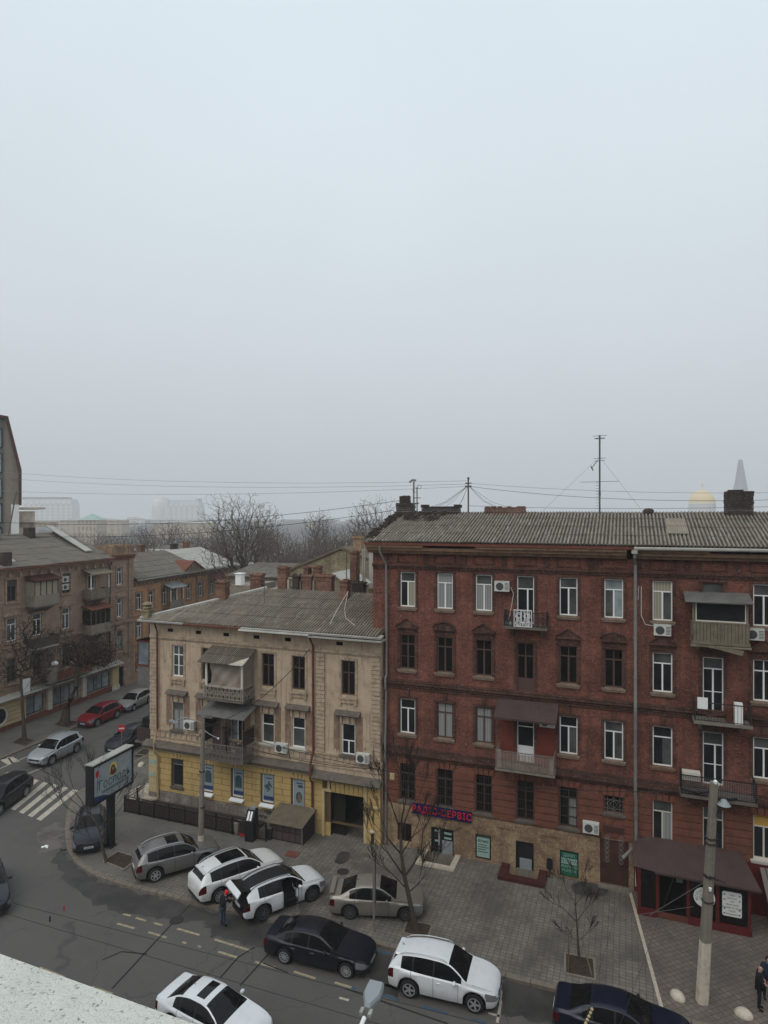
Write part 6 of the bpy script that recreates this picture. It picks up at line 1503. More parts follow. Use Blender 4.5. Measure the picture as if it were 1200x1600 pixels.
WAGON = dict(SUV, L=4.65, hw=.90, wb=2.7, fo=.9, rw=.32, rows=[(a*4.65/4.5, b-.03, c-.1, d-.16 if d > 1.15 else d-.12, e-.03, f-.02) for a, b, c, d, e, f in SUV['rows']], cowl=1.26, rf=2.05, re=4.2, rb=4.47, dlo=(1.47, 4.02), pil=(2.6, 3.5), suv=False)
def spec(base, L=None, H=None, Wd=None):
    s = dict(base); kx = (L or s['L'])/s['L']; kz = (H or 1)*1.0; kw = (Wd or 1)
    s['rows'] = [(a*kx, b*1.0, c*kz, d*kz, e*kw, f*kw) for a, b, c, d, e, f in s['rows']]
    for k_ in ('L', 'wb', 'fo', 'cowl', 'rf', 're', 'rb'): s[k_] = s[k_]*kx
    s['hw'] *= kw; s['dlo'] = tuple(v*kx for v in s['dlo']); s['pil'] = tuple(v*kx for v in s['pil']); return s
def paint(name, col, metal=.0, rough=.3):
    m, t, b = nodes(name); v = coords(t); c = mixc(t, rng(t, noise(t, v, 3, 5, .7), .45, .75, 0, .35), col, tuple(x*.7+.02 for x in col))
    # road dirt thrown up along the sills
    tc = t.nodes.new('ShaderNodeTexCoord'); sp = t.nodes.new('ShaderNodeSeparateXYZ'); t.links.new(tc.outputs['Object'], sp.inputs[0])
    nz = noise(t, v, 5, 4, .7); ad = t.nodes.new('ShaderNodeMath'); ad.operation = 'MULTIPLY_ADD'; t.links.new(nz, ad.inputs[0]); ad.inputs[1].default_value = -.35; t.links.new(sp.outputs[2], ad.inputs[2])
    c = mixc(t, rng(t, ad.outputs[0], .0, .5, .5, 0), c, tuple(min(.10, x*.5+.02) for x in col))
    t.links.new(c, b.inputs['Base Color']); b.inputs['Roughness'].default_value = rough; b.inputs['Metallic'].default_value = metal
    b.inputs['Coat Weight'].default_value = .5 if max(col) > .3 else .12; b.inputs['Coat Roughness'].default_value = .08
    if max(col) < .1: b.inputs['Specular IOR Level'].default_value = .3
    return m
paint('paint_white', (.72, .73, .74)); paint('paint_pearl', (.68, .68, .66)); paint('paint_silver', (.42, .44, .46), .35, .35); paint('paint_grey', (.20, .19, .185), .4, .35)
paint('paint_beige', (.27, .245, .21), .35, .35); paint('paint_navy', (.008, .009, .016), .1); paint('paint_black', (.012, .013, .015)); paint('paint_red', (.22, .008, .018), .2); paint('paint_slate', (.022, .025, .034), .2); paint('paint_wagon', (.36, .35, .33), .35, .35); paint('paint_blue', (.005, .008, .022), .1)
plain('trim_black', (.018, .018, .019), .45); plain('car_seat', (.05, .048, .045), .9)
def car(name, sp, mat, label, cat, pos, head, z=ROAD, roof=None, sunroof=None, rim='alloy', rails=False, open_=False, spokes=10, spoiler=False, plate=True, chrome_line=False, group=None, roofmat='car_glass'):
    t = thing(name, label, cat, (pos[0], pos[1], z), head, group)
    L_ = sp['L']; R = sp['rows']; xs = [r[0] for r in R]; f = lambda k_, x: pchip(xs, [r[k_] for r in R], x)
    marks = sorted({sp['cowl'], sp['rf'], sp['re'], sp['rb'], *sp['dlo'], *(v+s for v in sp['pil'] for s in (-.04, .04))}); xf, xr = sp['fo'], sp['fo']+sp['wb']; ra = sp['rw']+.095
    st = set(xs) | set(marks); x = 0
    while x < L_: st.add(round(x, 3)); x += .07
    for xw in (xf, xr):
        for q in (-1, 1): st.add(xw+q*ra); st.add(xw+q*ra*.97); st.add(xw+q*ra*.9)
    if sunroof: st |= {sunroof[0], sunroof[1]}
    st = sorted(st); st = [v for i, v in enumerate(st) if i == 0 or v-st[i-1] > .012]
    NP = 15
    def sec(x):
        zb, zs, zt, w, wt = (f(k_, x) for k_ in range(1, 6)); za = zb
        for xw in (xf, xr):
            if abs(x-xw) < ra: za = max(za, sp['rw']+sqrt(max(0, ra*ra-(x-xw)**2)))
        H = zs-zb; g = lambda q: max(zb+q*H, za+(zs-za)*q)
        dz = zt-zs; cab = min(1, max(0, (dz-.14)/.2))
        wi = w-.06-.02*cab                                       # inner edge of the shoulder
        p = [(w-.09, g(0)), (w-.025, g(.10)), (w, g(.32)), (w+.006, g(.55)), (w-.004, g(.8)), (w-.03, zs-.015)]
        p += [(wi, zs+.02)]                                       # 6 window foot
        we = wt+.05*1
        for q in (.25, .5, .75): p.append((wi+(we-wi)*q+.022*sin(pi*q)*cab, zs+.02+(zt-.07*cab-.02-zs)*q))
        p.append((we, zt-.07*cab-.004*(1-cab)))                   # 10 window head
        p.append((wt+.005, zt-.03*cab)); p.append((wt*.8, zt-.004)); p.append((wt*.42, zt+.012)); p.append((0, zt+.018))
        return p
    S_ = [sec(x) for x in st]; X = lambda x: L_/2-x
    parts = {}
    def put(k_, quad): parts.setdefault(k_, MB()).add(quad, [range(len(quad))])
    d0, d1 = sp['dlo']; hole = (1.72*L_/4.5, 2.5*L_/4.5)
    for i in range(len(st)-1):
        xa, xb = st[i], st[i+1]; xm = (xa+xb)/2
        for j in range(NP-1):
            for sgn in (1, -1):
                q = [(X(xa), sgn*S_[i][j][0], S_[i][j][1]), (X(xb), sgn*S_[i+1][j][0], S_[i+1][j][1]), (X(xb), sgn*S_[i+1][j+1][0], S_[i+1][j+1][1]), (X(xa), sgn*S_[i][j+1][0], S_[i][j+1][1])]
                if sgn == 1: q = q[::-1]
                zz = sum(p[2] for p in q)/4; k_ = 'body'
                zs = f(2, xm)
                if 6 <= j <= 9 and d0 < xm < d1 and (f(3, xm)-zs) > .1:
                    k_ = 'side_window_l' if sgn == 1 else 'side_window_r'
                    for pl_ in sp['pil']:
                        if abs(xm-pl_) < .045: k_ = 'pillar'
                elif j >= 11 and sp['cowl'] < xm < sp['rf']: k_ = 'windscreen'
                elif j >= 11 and sp['re'] < xm < sp['rb']: k_ = 'rear_window'
                elif j >= 11 and sunroof and sunroof[0] < xm < sunroof[1] and (j >= 12): k_ = 'sunroof'
                elif roof and j >= 12 and sp['rf'] <= xm <= sp['re']: k_ = 'roof_panel'
                elif xm < .50 and 3 <= j <= 4 and zz < zs and abs(q[0][1]) > (.52 if xm < .25 else .5) : k_ = 'headlight_l' if sgn == 1 else 'headlight_r'
                elif xm > L_-(.30 if sp['suv'] else .26) and 3 <= j <= 4 and abs(q[0][1]) > .52: k_ = 'tail_light_l' if sgn == 1 else 'tail_light_r'
                elif j == 0: k_ = 'sill'
                if open_:
                    if sgn == -1 and hole[0] < xm < hole[1] and 1 <= j <= 9: continue
                    if xm > sp['re'] and j >= 10: continue
                    if xm > L_-.22 and j in (4, 5, 6, 7, 8, 9): continue
                put(k_, q)
    for i, sg in ((0, 1), (len(st)-1, -1)):                        # closed nose and tail
        if open_ and i: continue
        for j in range(NP-1):
            a, b = S_[i][j], S_[i][j+1]; x = X(st[i]); q = [(x, a[0], a[1]), (x, b[0], b[1]), (x, -b[0], b[1]), (x, -a[0], a[1])]
            put('body', q if sg == 1 else q[::-1])
    mats = dict(body=mat, windscreen=M['car_glass'], rear_window=M['car_glass'], sunroof=M[roofmat], roof_panel=M['trim_black'], pillar=M['trim_black'], sill=M['trim_black'])
    objs = {}
    for k_, mb in parts.items():
        nm = k_[:-2] if k_[-2:] in ('_l', '_r') else k_
        mm = mats.get(nm) or (M['car_glass'] if nm == 'side_window' else M['lamp_glass'] if nm == 'headlight' else M['tail_red'])
        # weld
        me_o = mb.build(nm, mm, t, smooth=False); bm = bmesh.new(); bm.from_mesh(me_o.data); bmesh.ops.remove_doubles(bm, verts=bm.verts, dist=.0008)
        for fc in bm.faces: fc.smooth = True
        bm.normal_update(); bm.to_mesh(me_o.data); bm.free(); me_o.data.set_sharp_from_angle(angle=radians(38)); objs[k_] = me_o
    body = objs['body']
    # under floor and arch liners
    m = MB(); m.box(X(L_-.25), X(.3), -sp['hw']+.24, sp['hw']-.24, .13, .62); m.box(X(xf-ra), X(xf-ra)+.0, 0, 0, 0, 0) if False else None
    for xw in (xf, xr): m.box(X(xw+ra), X(xw-ra), -sp['hw']+.24, sp['hw']-.24, .3, .78)
    m.build('underbody', M['black_rubber'], t)
    # wheels
    for xw in (xf, xr):
        for sgn in (1, -1):
            yo = sgn*(sp['hw']-.015); r_ = sp['rw']; w_ = .215; s1 = -sgn
            prof = [(r_*.55, 0), (r_*.72, 0), (r_*.93, .004*s1), (r_, .035*s1), (r_, (w_-.03)*s1), (r_*.9, w_*s1), (r_*.5, w_*s1)]
            m = MB(); m.lathe(prof, (X(xw), yo, r_), 26, 'y', caps=False); wo = m.build('wheel', M['tyre'], t, smooth=True)
            m = MB(); m.lathe([(r_*.69, .0), (r_*.66, .05*s1), (.02, .05*s1)], (X(xw), yo-.001*s1, r_), 24, 'y', caps=False); m.build('hub', M['hub_black'], wo, smooth=True)
            m = MB(); m.lathe([(r_*.70, -.004*s1), (r_*.60, -.002*s1), (r_*.58, .03*s1)], (X(xw), yo, r_), 24, 'y', caps=False); m.lathe([(.055, -.004*s1), (.06, .012*s1)], (X(xw), yo, r_), 10, 'y')
            for i in range(spokes):
                a = 2*pi*i/spokes; m.cbox((X(xw)+r_*.34*cos(a), yo+.010*s1, r_+r_*.34*sin(a)), (r_*.62, .02, .036 if spokes > 7 else .07), rot=Matrix.Rotation(-a, 3, 'Y'))
            m.build('rim', M[rim], wo)
    # mirrors, handles, seams, grille, plates
    zsh = f(2, sp['cowl']+.45)
    for sgn in (1, -1):
        bm = bmesh.new(); bmesh.ops.create_uvsphere(bm, u_segments=12, v_segments=8, radius=1)
        for v in bm.verts: v.co = Vector((X(sp['cowl']+.45)+v.co.x*.075*(1+.2*v.co.y*sgn), sgn*(sp['hw']+.10)+v.co.y*.115, zsh+.10+v.co.z*.075))
        me = bpy.data.meshes.new('door_mirror'); bm.to_mesh(me); bm.free(); me.materials.append(mat); me.polygons.foreach_set('use_smooth', [True]*len(me.polygons))
        o = bpy.data.objects.new('door_mirror', me); C.objects.link(o); o.parent = t
    def surf(x, j, off=.003):
        s = sec(x); j0 = int(j); j1 = min(j0+1, NP-1); q = j-j0; y = s[j0][0]*(1-q)+s[j1][0]*q; z_ = s[j0][1]*(1-q)+s[j1][1]*q; return y+off, z_
    m = MB()
    dx = [sp['dlo'][0]+.12, sp['pil'][0], sp['pil'][1]+.06]
    for sgn in (1, -1):
        for x in dx:
            for j in range(1, 6):
                for q in (0, .5):
                    y0, z0 = surf(x, j+q); y1, z1 = surf(x, j+q+.5)
                    v = [(X(x)-.007, sgn*y0, z0), (X(x)+.007, sgn*y0, z0), (X(x)+.007, sgn*y1, z1), (X(x)-.007, sgn*y1, z1)]; m.add(v, [range(4)])
    # bonnet seam
    for sgn in (1, -1):
        pts = [(X(x), sgn*(sec(x)[10][0]-.0), sec(x)[10][1]+.004) for x in [.2+.1*i for i in range(int((sp['cowl']-.25)/.1))]]
        for a, b in zip(pts, pts[1:]): m.add([(a[0], a[1]-.006, a[2]), (a[0], a[1]+.006, a[2]), (b[0], b[1]+.006, b[2]), (b[0], b[1]-.006, b[2])], [range(4)])
    m.build('door_seam', M['black_rubber'], t)
    m = MB()
    for sgn in (1, -1):
        for x in (sp['pil'][0]-.22, sp['pil'][1]-.12):
            if open_ and sgn == -1 and x < hole[1]: continue
            y, z_ = surf(x, 4.2, .0); m.cbox((X(x), sgn*(y+.015), z_), (.19, .03, .028))
    m.build('door_handle', mat if not chrome_line else M['chrome'], t)
    zt0 = f(2, .05); xg = X(0)
    m = MB(); m.prismx([(-.42, zt0-.17), (.42, zt0-.17), (.50, zt0-.02), (-.50, zt0-.02)], xg-.10, xg+.012); m.box(xg-.1, xg+.01, -.58, .58, .30, .40); g = m.build('grille', M['trim_black'], t)
    m = MB()
    for i in range(3): m.box(xg-.05, xg+.018, -.45, .45, zt0-.15+.045*i, zt0-.135+.045*i)
    m.build('grille_bar', M['chrome'] if chrome_line else M['alloy_dark'], g)
    m = MB(); m.box(X(L_)-.012, X(L_)+.1, -.6, .6, .30, .42); m.build('rear_bumper_insert', M['trim_black'], t)
    if plate:
        m = MB(); m.box(xg, xg+.025, -.26, .26, .42, .53); m.build('number_plate', M['plate_white'], t)
        m = MB(); zz = .72 if sp['suv'] else .62; m.box(X(L_)-.02, X(L_)+.02, -.26, .26, zz-.05, zz+.06); m.build('number_plate', M['plate_white'], t)
        m = MB(); m.box(xg+.02, xg+.028, -.26, -.22, .42, .53); 
        for i in range(7): m.box(xg+.02, xg+.028, -.17+.055*i, -.14+.055*i, .445, .505)
        m.build('plate_figures', M['poster_navy'], t)
    if rails:
        for sgn in (1, -1):
            m = MB(); pts = [(X(x), sgn*(f(5, x)+.02), f(3, x)+(.045 if sp['rf']+.15 < x < sp['re']-.15 else .0)) for x in [sp['rf']+.05+(sp['re']-sp['rf']-.1)*i/10 for i in range(11)]]; m.tube(pts, .02, 5); m.build('roof_rail', M[rails], t)
    if sp['suv']:
        m = MB(); xr_ = sp['re']; w_ = f(5, xr_)
        if not open_: m.prismx([(-w_, f(3, xr_)-.045), (w_, f(3, xr_)-.045), (w_*.9, f(3, xr_)+.015), (-w_*.9, f(3, xr_)+.015)], X(xr_+.16), X(xr_-.05)); m.build('roof_spoiler', mat, t)
    if spoiler:
        m = MB(); m.box(X(L_-.02), X(L_-.24), -.72, .72, 1.16, 1.20); m.box(X(L_-.06), X(L_-.2), -.6, -.55, .98, 1.16); m.box(X(L_-.06), X(L_-.2), .55, .6, .98, 1.16); m.build('boot_spoiler', mat, t)
    if chrome_line:
        for sgn in (1, -1):
            m = MB(); pts = []
            for x in [d0+(d1-d0)*i/14 for i in range(15)]: s = sec(x); pts.append((X(x), sgn*(s[6][0]+.012), s[6][1]-.005))
            m.tube(pts, .011, 4); pts = [(X(x), sgn*(sec(x)[10][0]+.012), sec(x)[10][1]) for x in [d0+(d1-d0)*i/14 for i in range(15)]]; m.tube(pts, .009, 4); m.build('window_trim', M['chrome'], t)
    m = MB(); m.tube([(X(sp['re']-.12), 0, f(3, sp['re']-.12)), (X(sp['re']+.02), 0, f(3, sp['re']-.12)+.08)], .012, 4)
    m.build('aerial', M['trim_black'], t)
    m = MB()
    for sgn in (-.5, .12): m.tube([(X(sp['cowl']+.03), sgn, f(3, sp['cowl'])+.03), (X(sp['cowl']+.2), sgn+.48, f(3, sp['cowl']+.2)+.028)], .009, 4)
    m.build('wiper', M['trim_black'], t)
    if open_:
        m = MB(); m.box(X(L_-.35), X(1.35), -.74, .74, .4, .42)
        for sgn in (-.38, .38):
            m.cbox((X(2.5), sgn, .62), (.5, .5, .2)); m.cbox((X(2.8), sgn, .92), (.14, .5, .6)); m.cbox((X(2.86), sgn, 1.28), (.1, .26, .18))
        m.cbox((X(3.62), 0, .85), (.16, 1.2, .7)); m.cbox((X(1.5), 0, .85), (.3, 1.3, .25)); m.build('interior', M['car_seat'], t)
        # front right door swung out
        dg = bpy.data.objects.new('front_door', None); 
        hx = hole[0]; R_ = Matrix.Rotation(radians(-62), 4, 'Z'); piv = Vector((X(hx), -sp['hw']+.02, 0))
        mb = {'p': MB(), 'g': MB()}
        xs2 = [v for v in st if hole[0]-.001 <= v <= hole[1]+.001]
        for i in range(len(xs2)-1):
            s0, s1 = sec(xs2[i]), sec(xs2[i+1])
            for j in range(1, 10):
                q = [(X(xs2[i]), -s0[j][0], s0[j][1]), (X(xs2[i+1]), -s1[j][0], s1[j][1]), (X(xs2[i+1]), -s1[j+1][0], s1[j+1][1]), (X(xs2[i]), -s0[j+1][0], s0[j+1][1])]
                qi = [(a, b+.05, c) for a, b, c in q]; k_ = 'g' if j >= 6 else 'p'
                tr = lambda L2: [tuple(piv + (R_.inverted() @ (Vector(v)-piv))) for v in L2]
                mb[k_].add(tr(q), [range(4)]); mb[k_].add(tr(qi), [range(4)])
        do = mb['p'].build('front_door', mat, t); mb['g'].build('window', M['car_glass'], do)
        # raised tailgate hinged at the roof end
        xh = sp['re']; zh = f(3, xh); m = MB(); w_ = .6
        L2 = .9; an = radians(14); dx_, dz_ = -cos(an), sin(an)
        P0 = Vector((X(xh), 0, zh)); P1 = P0+Vector((dx_*L2*.62, 0, dz_*L2*.62)); P2 = P1+Vector((-.20, 0, -.18))
        def pan(m, A, B, wa, wb2, th):
            n_ = Vector((0, 0, th)); m.add([A+Vector((0, wa, 0)), A-Vector((0, wa, 0)), B-Vector((0, wb2, 0)), B+Vector((0, wb2, 0))]+[v-n_ for v in (A+Vector((0, wa, 0)), A-Vector((0, wa, 0)), B-Vector((0, wb2, 0)), B+Vector((0, wb2, 0)))], [(0, 3, 2, 1), (4, 5, 6, 7), (0, 1, 5, 4), (1, 2, 6, 5), (2, 3, 7, 6), (3, 0, 4, 7)])
        pan(m, P0, P1, .58, .66, .05); tg = m.build('tailgate', M['car_glass'], t)
        m = MB(); pan(m, P1, P2, .68, .74, .07); m.build('tailgate_panel', mat, tg)
        m = MB(); pan(m, P0+Vector((.02, 0, .02)), P0+Vector((-.22, 0, .06)), .6, .62, .03); m.build('roof_spoiler', M['trim_black'], tg)
    return t
def place(uv_r, uv_f, side, sp, z):
    """wheel contacts of the near side as surveyed -> centre and heading"""
    r_, f_ = P(*uv_r, z), P(*uv_f, z); d = (f_-r_); d.z = 0; d.normalize(); left = Vector((-d.y, d.x, 0))
    off = sp['hw']-.1; mid = (r_+f_)/2 + (left*off if side == 'R' else -left*off)
    k_ = sp['L']/2-(sp['fo']+sp['wb']/2)
    return mid + d*(-k_)*-1*0 + d*(sp['fo']+sp['wb']/2-sp['L']/2)*-1*-1*0 + d*(-(sp['L']/2-(sp['fo']+sp['wb']/2)))*-1, atan2(d.y, d.x)
def pc_(r, f_, side, base, z=ROAD, **kw): sp = spec(base, **kw); c, h = place(r, f_, side, sp, z); return sp, (c.x, c.y), h
Pv = .0
sp, c, h = pc_((637,1558), (740,1582), 'R', SUV, L=4.48); car('parked_suv', sp, M['paint_white'], 'white sport utility car with plain white roof at the kerb, its windows black', 'car', c, h, rails='paint_silver', spokes=5, rim='alloy')
sp, c, h = pc_((440,1504), (533,1526), 'R', SEDAN, L=4.87); car('parked_saloon', sp, M['paint_navy'], 'very dark navy saloon at the kerb between the two white off-road cars', 'car', c, h, chrome_line=True, roofmat='car_glass')
sp, c, h = pc_((543,1436), (626,1439), 'R', SEDAN, z=Pv, L=4.55, H=1.02); car('parked_saloon', sp, M['paint_beige'], 'dusty beige saloon with a boot spoiler parked on the paving', 'car', c, h, z=0, spoiler=True, rim='alloy_dark')
sp, c, h = pc_((407,1440), (488,1408), 'R', SUV, z=Pv, L=4.48); sp['dlo'] = (1.42, 3.72); car('parked_suv', sp, M['paint_white'], 'white sport utility car with black roof, open tailgate and open front door', 'car', c, h, z=0, roof=True, rails='trim_black', open_=True, spokes=10, rim='alloy_dark')
sp, c, h = pc_((340,1412), (422,1379), 'R', SUV, z=Pv, L=4.8, H=1.04, Wd=1.03); car('parked_suv', sp, M['paint_pearl'], 'large white sport utility car with long dark glass roof beside the lamp post', 'car', c, h, z=0, sunroof=(2.2, 3.5), rails='paint_silver', spokes=10)
sp, c, h = pc_((242,1378), (319,1356), 'R', SUV, z=Pv, L=4.48, H=1.0); car('parked_suv', sp, M['paint_grey'], 'grey-brown sport utility car with ribbed silver roof behind the lamp post', 'car', c, h, z=0, sunroof=(2.25, 2.85), rails='paint_silver', spokes=6)
sp = spec(HATCH, L=4.15); car('parked_hatchback', sp, M['paint_slate'], 'dark hatchback nosing towards the kerb under the billboard', 'car', (-17.55, 38.2), atan2(-.925, .38), z=0)
sp, c, h = pc_((121,1175.5), (80,1196), 'L', SUV, L=4.45); car('silver_suv', sp, M['paint_silver'], 'silver sport utility car driving in the side street towards the crossing', 'car', c, h, rails='paint_silver', spokes=5)
sp, c, h = pc_((184,1121.5), (151,1136), 'L', SUV, L=4.37, H=.97); car('parked_suv', sp, M['paint_red'], 'dark red sport utility car parked at the far kerb of the side street', 'car', c, h, spokes=8)
sp, c, h = pc_((233,1098), (210.4,1110), 'L', WAGON); car('parked_estate', sp, M['paint_wagon'], 'silver-beige estate car behind the red one in the side street', 'car', c, h, spokes=7)
sp = spec(SUV, L=4.5, H=1.0); car('parked_suv', sp, M['paint_slate'], 'dark grey-blue car half hidden behind the top of the billboard', 'car', (-21.3, 53.6), atan2(-.9524, -.3048))
sp, c, h = pc_((38,1246), (2,1272), 'L', SUV, L=4.7); car('black_suv', sp, M['paint_black'], 'black sport utility car crossing the zebra at the left edge', 'car', c, h)
sp = spec(SEDAN, L=4.6); car('dark_saloon', sp, M['paint_slate'], 'dark blue-grey saloon turning in at the left edge of the street', 'car', (-20.2, 32.5), atan2(-.8, .6), spokes=7)
sp = spec(SEDAN, L=4.9); car('parked_saloon', sp, M['paint_blue'], 'deep blue saloon at the kerb in the bottom right corner', 'car', (9.2-.32, 23.9), atan2(-.35, .94), chrome_line=True, rim='alloy_dark')
sp = spec(SEDAN, L=4.6); car('white_saloon', sp, M['paint_white'], 'white saloon with dark sunroof driving at the bottom left', 'car', (-6.45, 24.25), radians(-27.5), sunroof=(2.35, 2.75))
# ================================================================== BARE TREES
def grow(mt, mc, p, d, r, L_, depth, rnd, spread, up, twig_r, split=(2, 3), wob=.12):
    pts = [p.copy()]; n = 4; q = p.copy(); dd = d.copy()
    for i in range(n):
        dd = (dd + Vector((rnd.gauss(0, wob), rnd.gauss(0, wob), rnd.gauss(0, wob)*.6+up*.05))).normalized(); q = q + dd*L_/n; pts.append(q.copy())
    r1 = r*.66; rs = [r+(r1-r)*i/n for i in range(n+1)]
    (mt if depth[0] == depth[1] else mc).tube(pts, rs, 5 if r > .04 else 3, caps=False)
    if depth[0] == 0: return
    k_ = rnd.choice(split) + (1 if depth[0] <= 2 else 0)
    for i in range(k_):
        a = rnd.uniform(0, 2*pi); ax = Vector((cos(a), sin(a), rnd.uniform(-.2, .35))); th = rnd.uniform(.5, 1)*spread
        nd = (dd*cos(th) + (ax - dd*ax.dot(dd)).normalized()*sin(th)); nd.z += up*.12; nd.normalize()
        at_ = pts[-1] if i < 2 else pts[rnd.choice((2, 3))]
        grow(mt, mc, at_, nd, max(twig_r, r1*(.8 if i == 0 else .62)), L_*rnd.uniform(.62, .86), (depth[0]-1, depth[1]), rnd, spread, up, twig_r, split, wob)
def tree(name, label, loc, H, seed, depth=6, R=None, r=.22, trunk=.25, spread=.62, up=.6, twig=.012, lean=(0, 0), mat='bark', tm='twig', group=None, parts=True, split=(2, 3)):
    t = thing(name, label, 'tree', loc, 0, group); rnd = random.Random(seed); mt, mc = MB(), MB()
    d = Vector((lean[0], lean[1], 1)).normalized(); grow(mt, mc, Vector((0, 0, 0)), d, r, H*trunk, (depth, depth), rnd, spread, up, twig, split)
    zmax = max(v[2] for v in mc.v); k_ = (H-H*trunk)/(zmax-H*trunk)
    if R:
        rr_ = sorted(sqrt(v[0]**2+v[1]**2) for v in mc.v)[int(len(mc.v)*.97)]; kx = R/rr_
        mc.v = [(v[0]*(1+(kx-1)*min(1, max(0, (v[2]-H*trunk)/(H*.2)))), v[1]*(1+(kx-1)*min(1, max(0, (v[2]-H*trunk)/(H*.2)))), H*trunk+(v[2]-H*trunk)*k_ if v[2] > H*trunk else v[2]) for v in mc.v]
    else: mc.v = [(v[0]*(.5+.5*k_), v[1]*(.5+.5*k_), H*trunk+(v[2]-H*trunk)*k_ if v[2] > H*trunk else v[2]) for v in mc.v]
    to = mt.build('trunk', M[mat], t, smooth=True); mc.build('crown', M[tm], t)
    return t
import numpy as np
def colonise(m, targets, start, step, twig, rnd, jit=.12, expo=.44, rmax=.4, wob=.28, mt=None, rt=.12, bf=.33):
    """branches reach every target from the nearest limb already grown; limb radius follows the twigs it feeds"""
    pos = [np.array(p, float) for p in start]; par = [i-1 for i in range(len(start))]
    P_ = np.zeros((120000, 3)); n = len(pos)
    for i, p in enumerate(pos): P_[i] = p
    base = pos[-1]; PL_ = np.zeros(120000)
    for i in range(1, n): PL_[i] = PL_[i-1]+np.linalg.norm(pos[i]-pos[i-1])
    ts = sorted(targets, key=lambda q: float(np.linalg.norm(q-base))*(1+rnd.uniform(-.12, .12)))
    cnt = None; depth = [0]*n
    for tg in ts:
        d = P_[:n]-tg; dist = np.sqrt((d**2).sum(1)); cost = dist + bf*PL_[:n] + .4*np.maximum(0, P_[:n, 2]-tg[2]); cost[:max(1, len(start)-1)] += 1e3 if len(start) > 1 else 0
        j = int(cost.argmin()); k_ = max(1, int(dist[j]/step)); a = P_[j].copy(); last = j
        if dist[j] < .05: continue
        side = np.array([rnd.gauss(0, 1), rnd.gauss(0, 1), rnd.gauss(0, .4)-.25])*dist[j]*.10*wob*2
        for i in range(1, k_+1):
            f = i/k_; q = a+(tg-a)*f+side*4*f*(1-f)+np.array([rnd.gauss(0, 1), rnd.gauss(0, 1), rnd.gauss(0, 1)])*step*jit*.35*(i < k_)
            P_[n] = q; PL_[n] = PL_[last]+np.linalg.norm(q-P_[last]); par.append(last); last = n; n += 1
            if n >= 119990: break
    w = [0.0]*n; kids = [0]*n
    for i in range(n-1, 0, -1):
        if kids[i] == 0: w[i] = 1
        w[par[i]] += w[i]; kids[par[i]] += 1
    r = [min(rmax, twig*max(1, x)**expo) for x in w]
    for i in range(1, n):
        j = par[i]
        rr_ = r[i]; rj = min(r[j], rr_*1.5)
        tgt = mt if (mt is not None and rr_ > rt) else m
        tgt.tube([P_[j], P_[i]], [rj, rr_], 6 if rr_ > .05 else 3, caps=False)
def ctree(name, label, loc, H, R, seed, N=900, z0=.35, twig=.012, r0=.3, flat=.9, group=None, lean=0, step=.45, mat='bark', tm='twig', rmax=.42):
    rnd = random.Random(seed); t = thing(name, label, 'tree', loc, 0, group); cz = H*(z0+1)/2; hz_ = H*(1-z0)/2
    lobes = [(rnd.uniform(-.5, .5)*R, rnd.uniform(-.5, .5)*R, cz+rnd.uniform(-.45, .5)*hz_, rnd.uniform(.4, .62)) for _ in range(8)] + [(0, 0, cz, .92)]*4
    T = []
    while len(T) < N:
        lx_, ly_, lz_, k_ = rnd.choice(lobes); v = np.array([rnd.gauss(0, 1), rnd.gauss(0, 1), rnd.gauss(0, 1)]); v /= np.linalg.norm(v); q = rnd.random()**.45
        p = np.array([lx_+v[0]*q*R*k_, ly_+v[1]*q*R*k_, lz_+v[2]*q*hz_*k_])
        if p[2] > H*.97 or p[2] < H*z0*.75: continue
        T.append(p)
    mt, mc = MB(), MB(); zb = H*z0*.8
    start = [(0, 0, 0), (rnd.gauss(0, .1), rnd.gauss(0, .1), zb*.35), (rnd.gauss(0, .2), rnd.gauss(0, .2), zb*.7), (rnd.gauss(0, .25)+lean, rnd.gauss(0, .25), zb)]
    colonise(mc, T, start, step, twig, rnd, mt=mt, rmax=rmax)
    mt.build('trunk', M[mat], t, smooth=True); mc.build('crown', M[tm], t); return t
def moved(t, loc, rz=0, s=1, label=None):
    c = copy_tree(t); c.location = loc; c.rotation_euler.z = rz; c.scale = (s, s, s)
    if label: c['label'] = label
    return c
# the big trees behind the roofs
c = D(384, 800, 84); ctree('bare_tree', 'big bare tree with rounded crown rising behind the corner house', (c.x, c.y, 0), 22.9, 6.6, 4, N=4200, z0=.36, twig=.0145)
c = D(594, 800, 100); ctree('bare_tree', 'tall bare tree behind the left end of the red roof', (c.x, c.y, 0), 23.3, 5.8, 9, N=3400, z0=.3, twig=.016)
c = D(475, 800, 92); ctree('bare_tree', 'broad low bare tree right of the big rounded one', (c.x, c.y, 0), 17.8, 6.2, 15, N=3000, z0=.3, twig=.015)
c = D(535, 800, 98); ctree('bare_tree', 'bare tree above the chimney row of the corner house', (c.x, c.y, 0), 18.8, 5.4, 22, N=2600, z0=.3, twig=.015)
c = D(437, 800, 106); ctree('bare_tree', 'smaller bare tree touching the right side of the big rounded one', (c.x, c.y, 0), 17.6, 4.6, 31, N=1700, z0=.3, twig=.021)
A1 = ctree('bare_tree', 'bare tree in the foggy yards beyond the roofs', (D(318, 800, 122).x, 122, 0), 15.6, 5, 41, N=1300, z0=.3, twig=.022, step=.6, group='bare trees in the foggy yards')
A2 = ctree('bare_tree', 'bare tree in the foggy yards beyond the roofs', (D(270, 800, 112).x, 112, 0), 14.0, 4.4, 43, N=1200, z0=.3, twig=.022, step=.6, group='bare trees in the foggy yards')
rnd = random.Random(77)
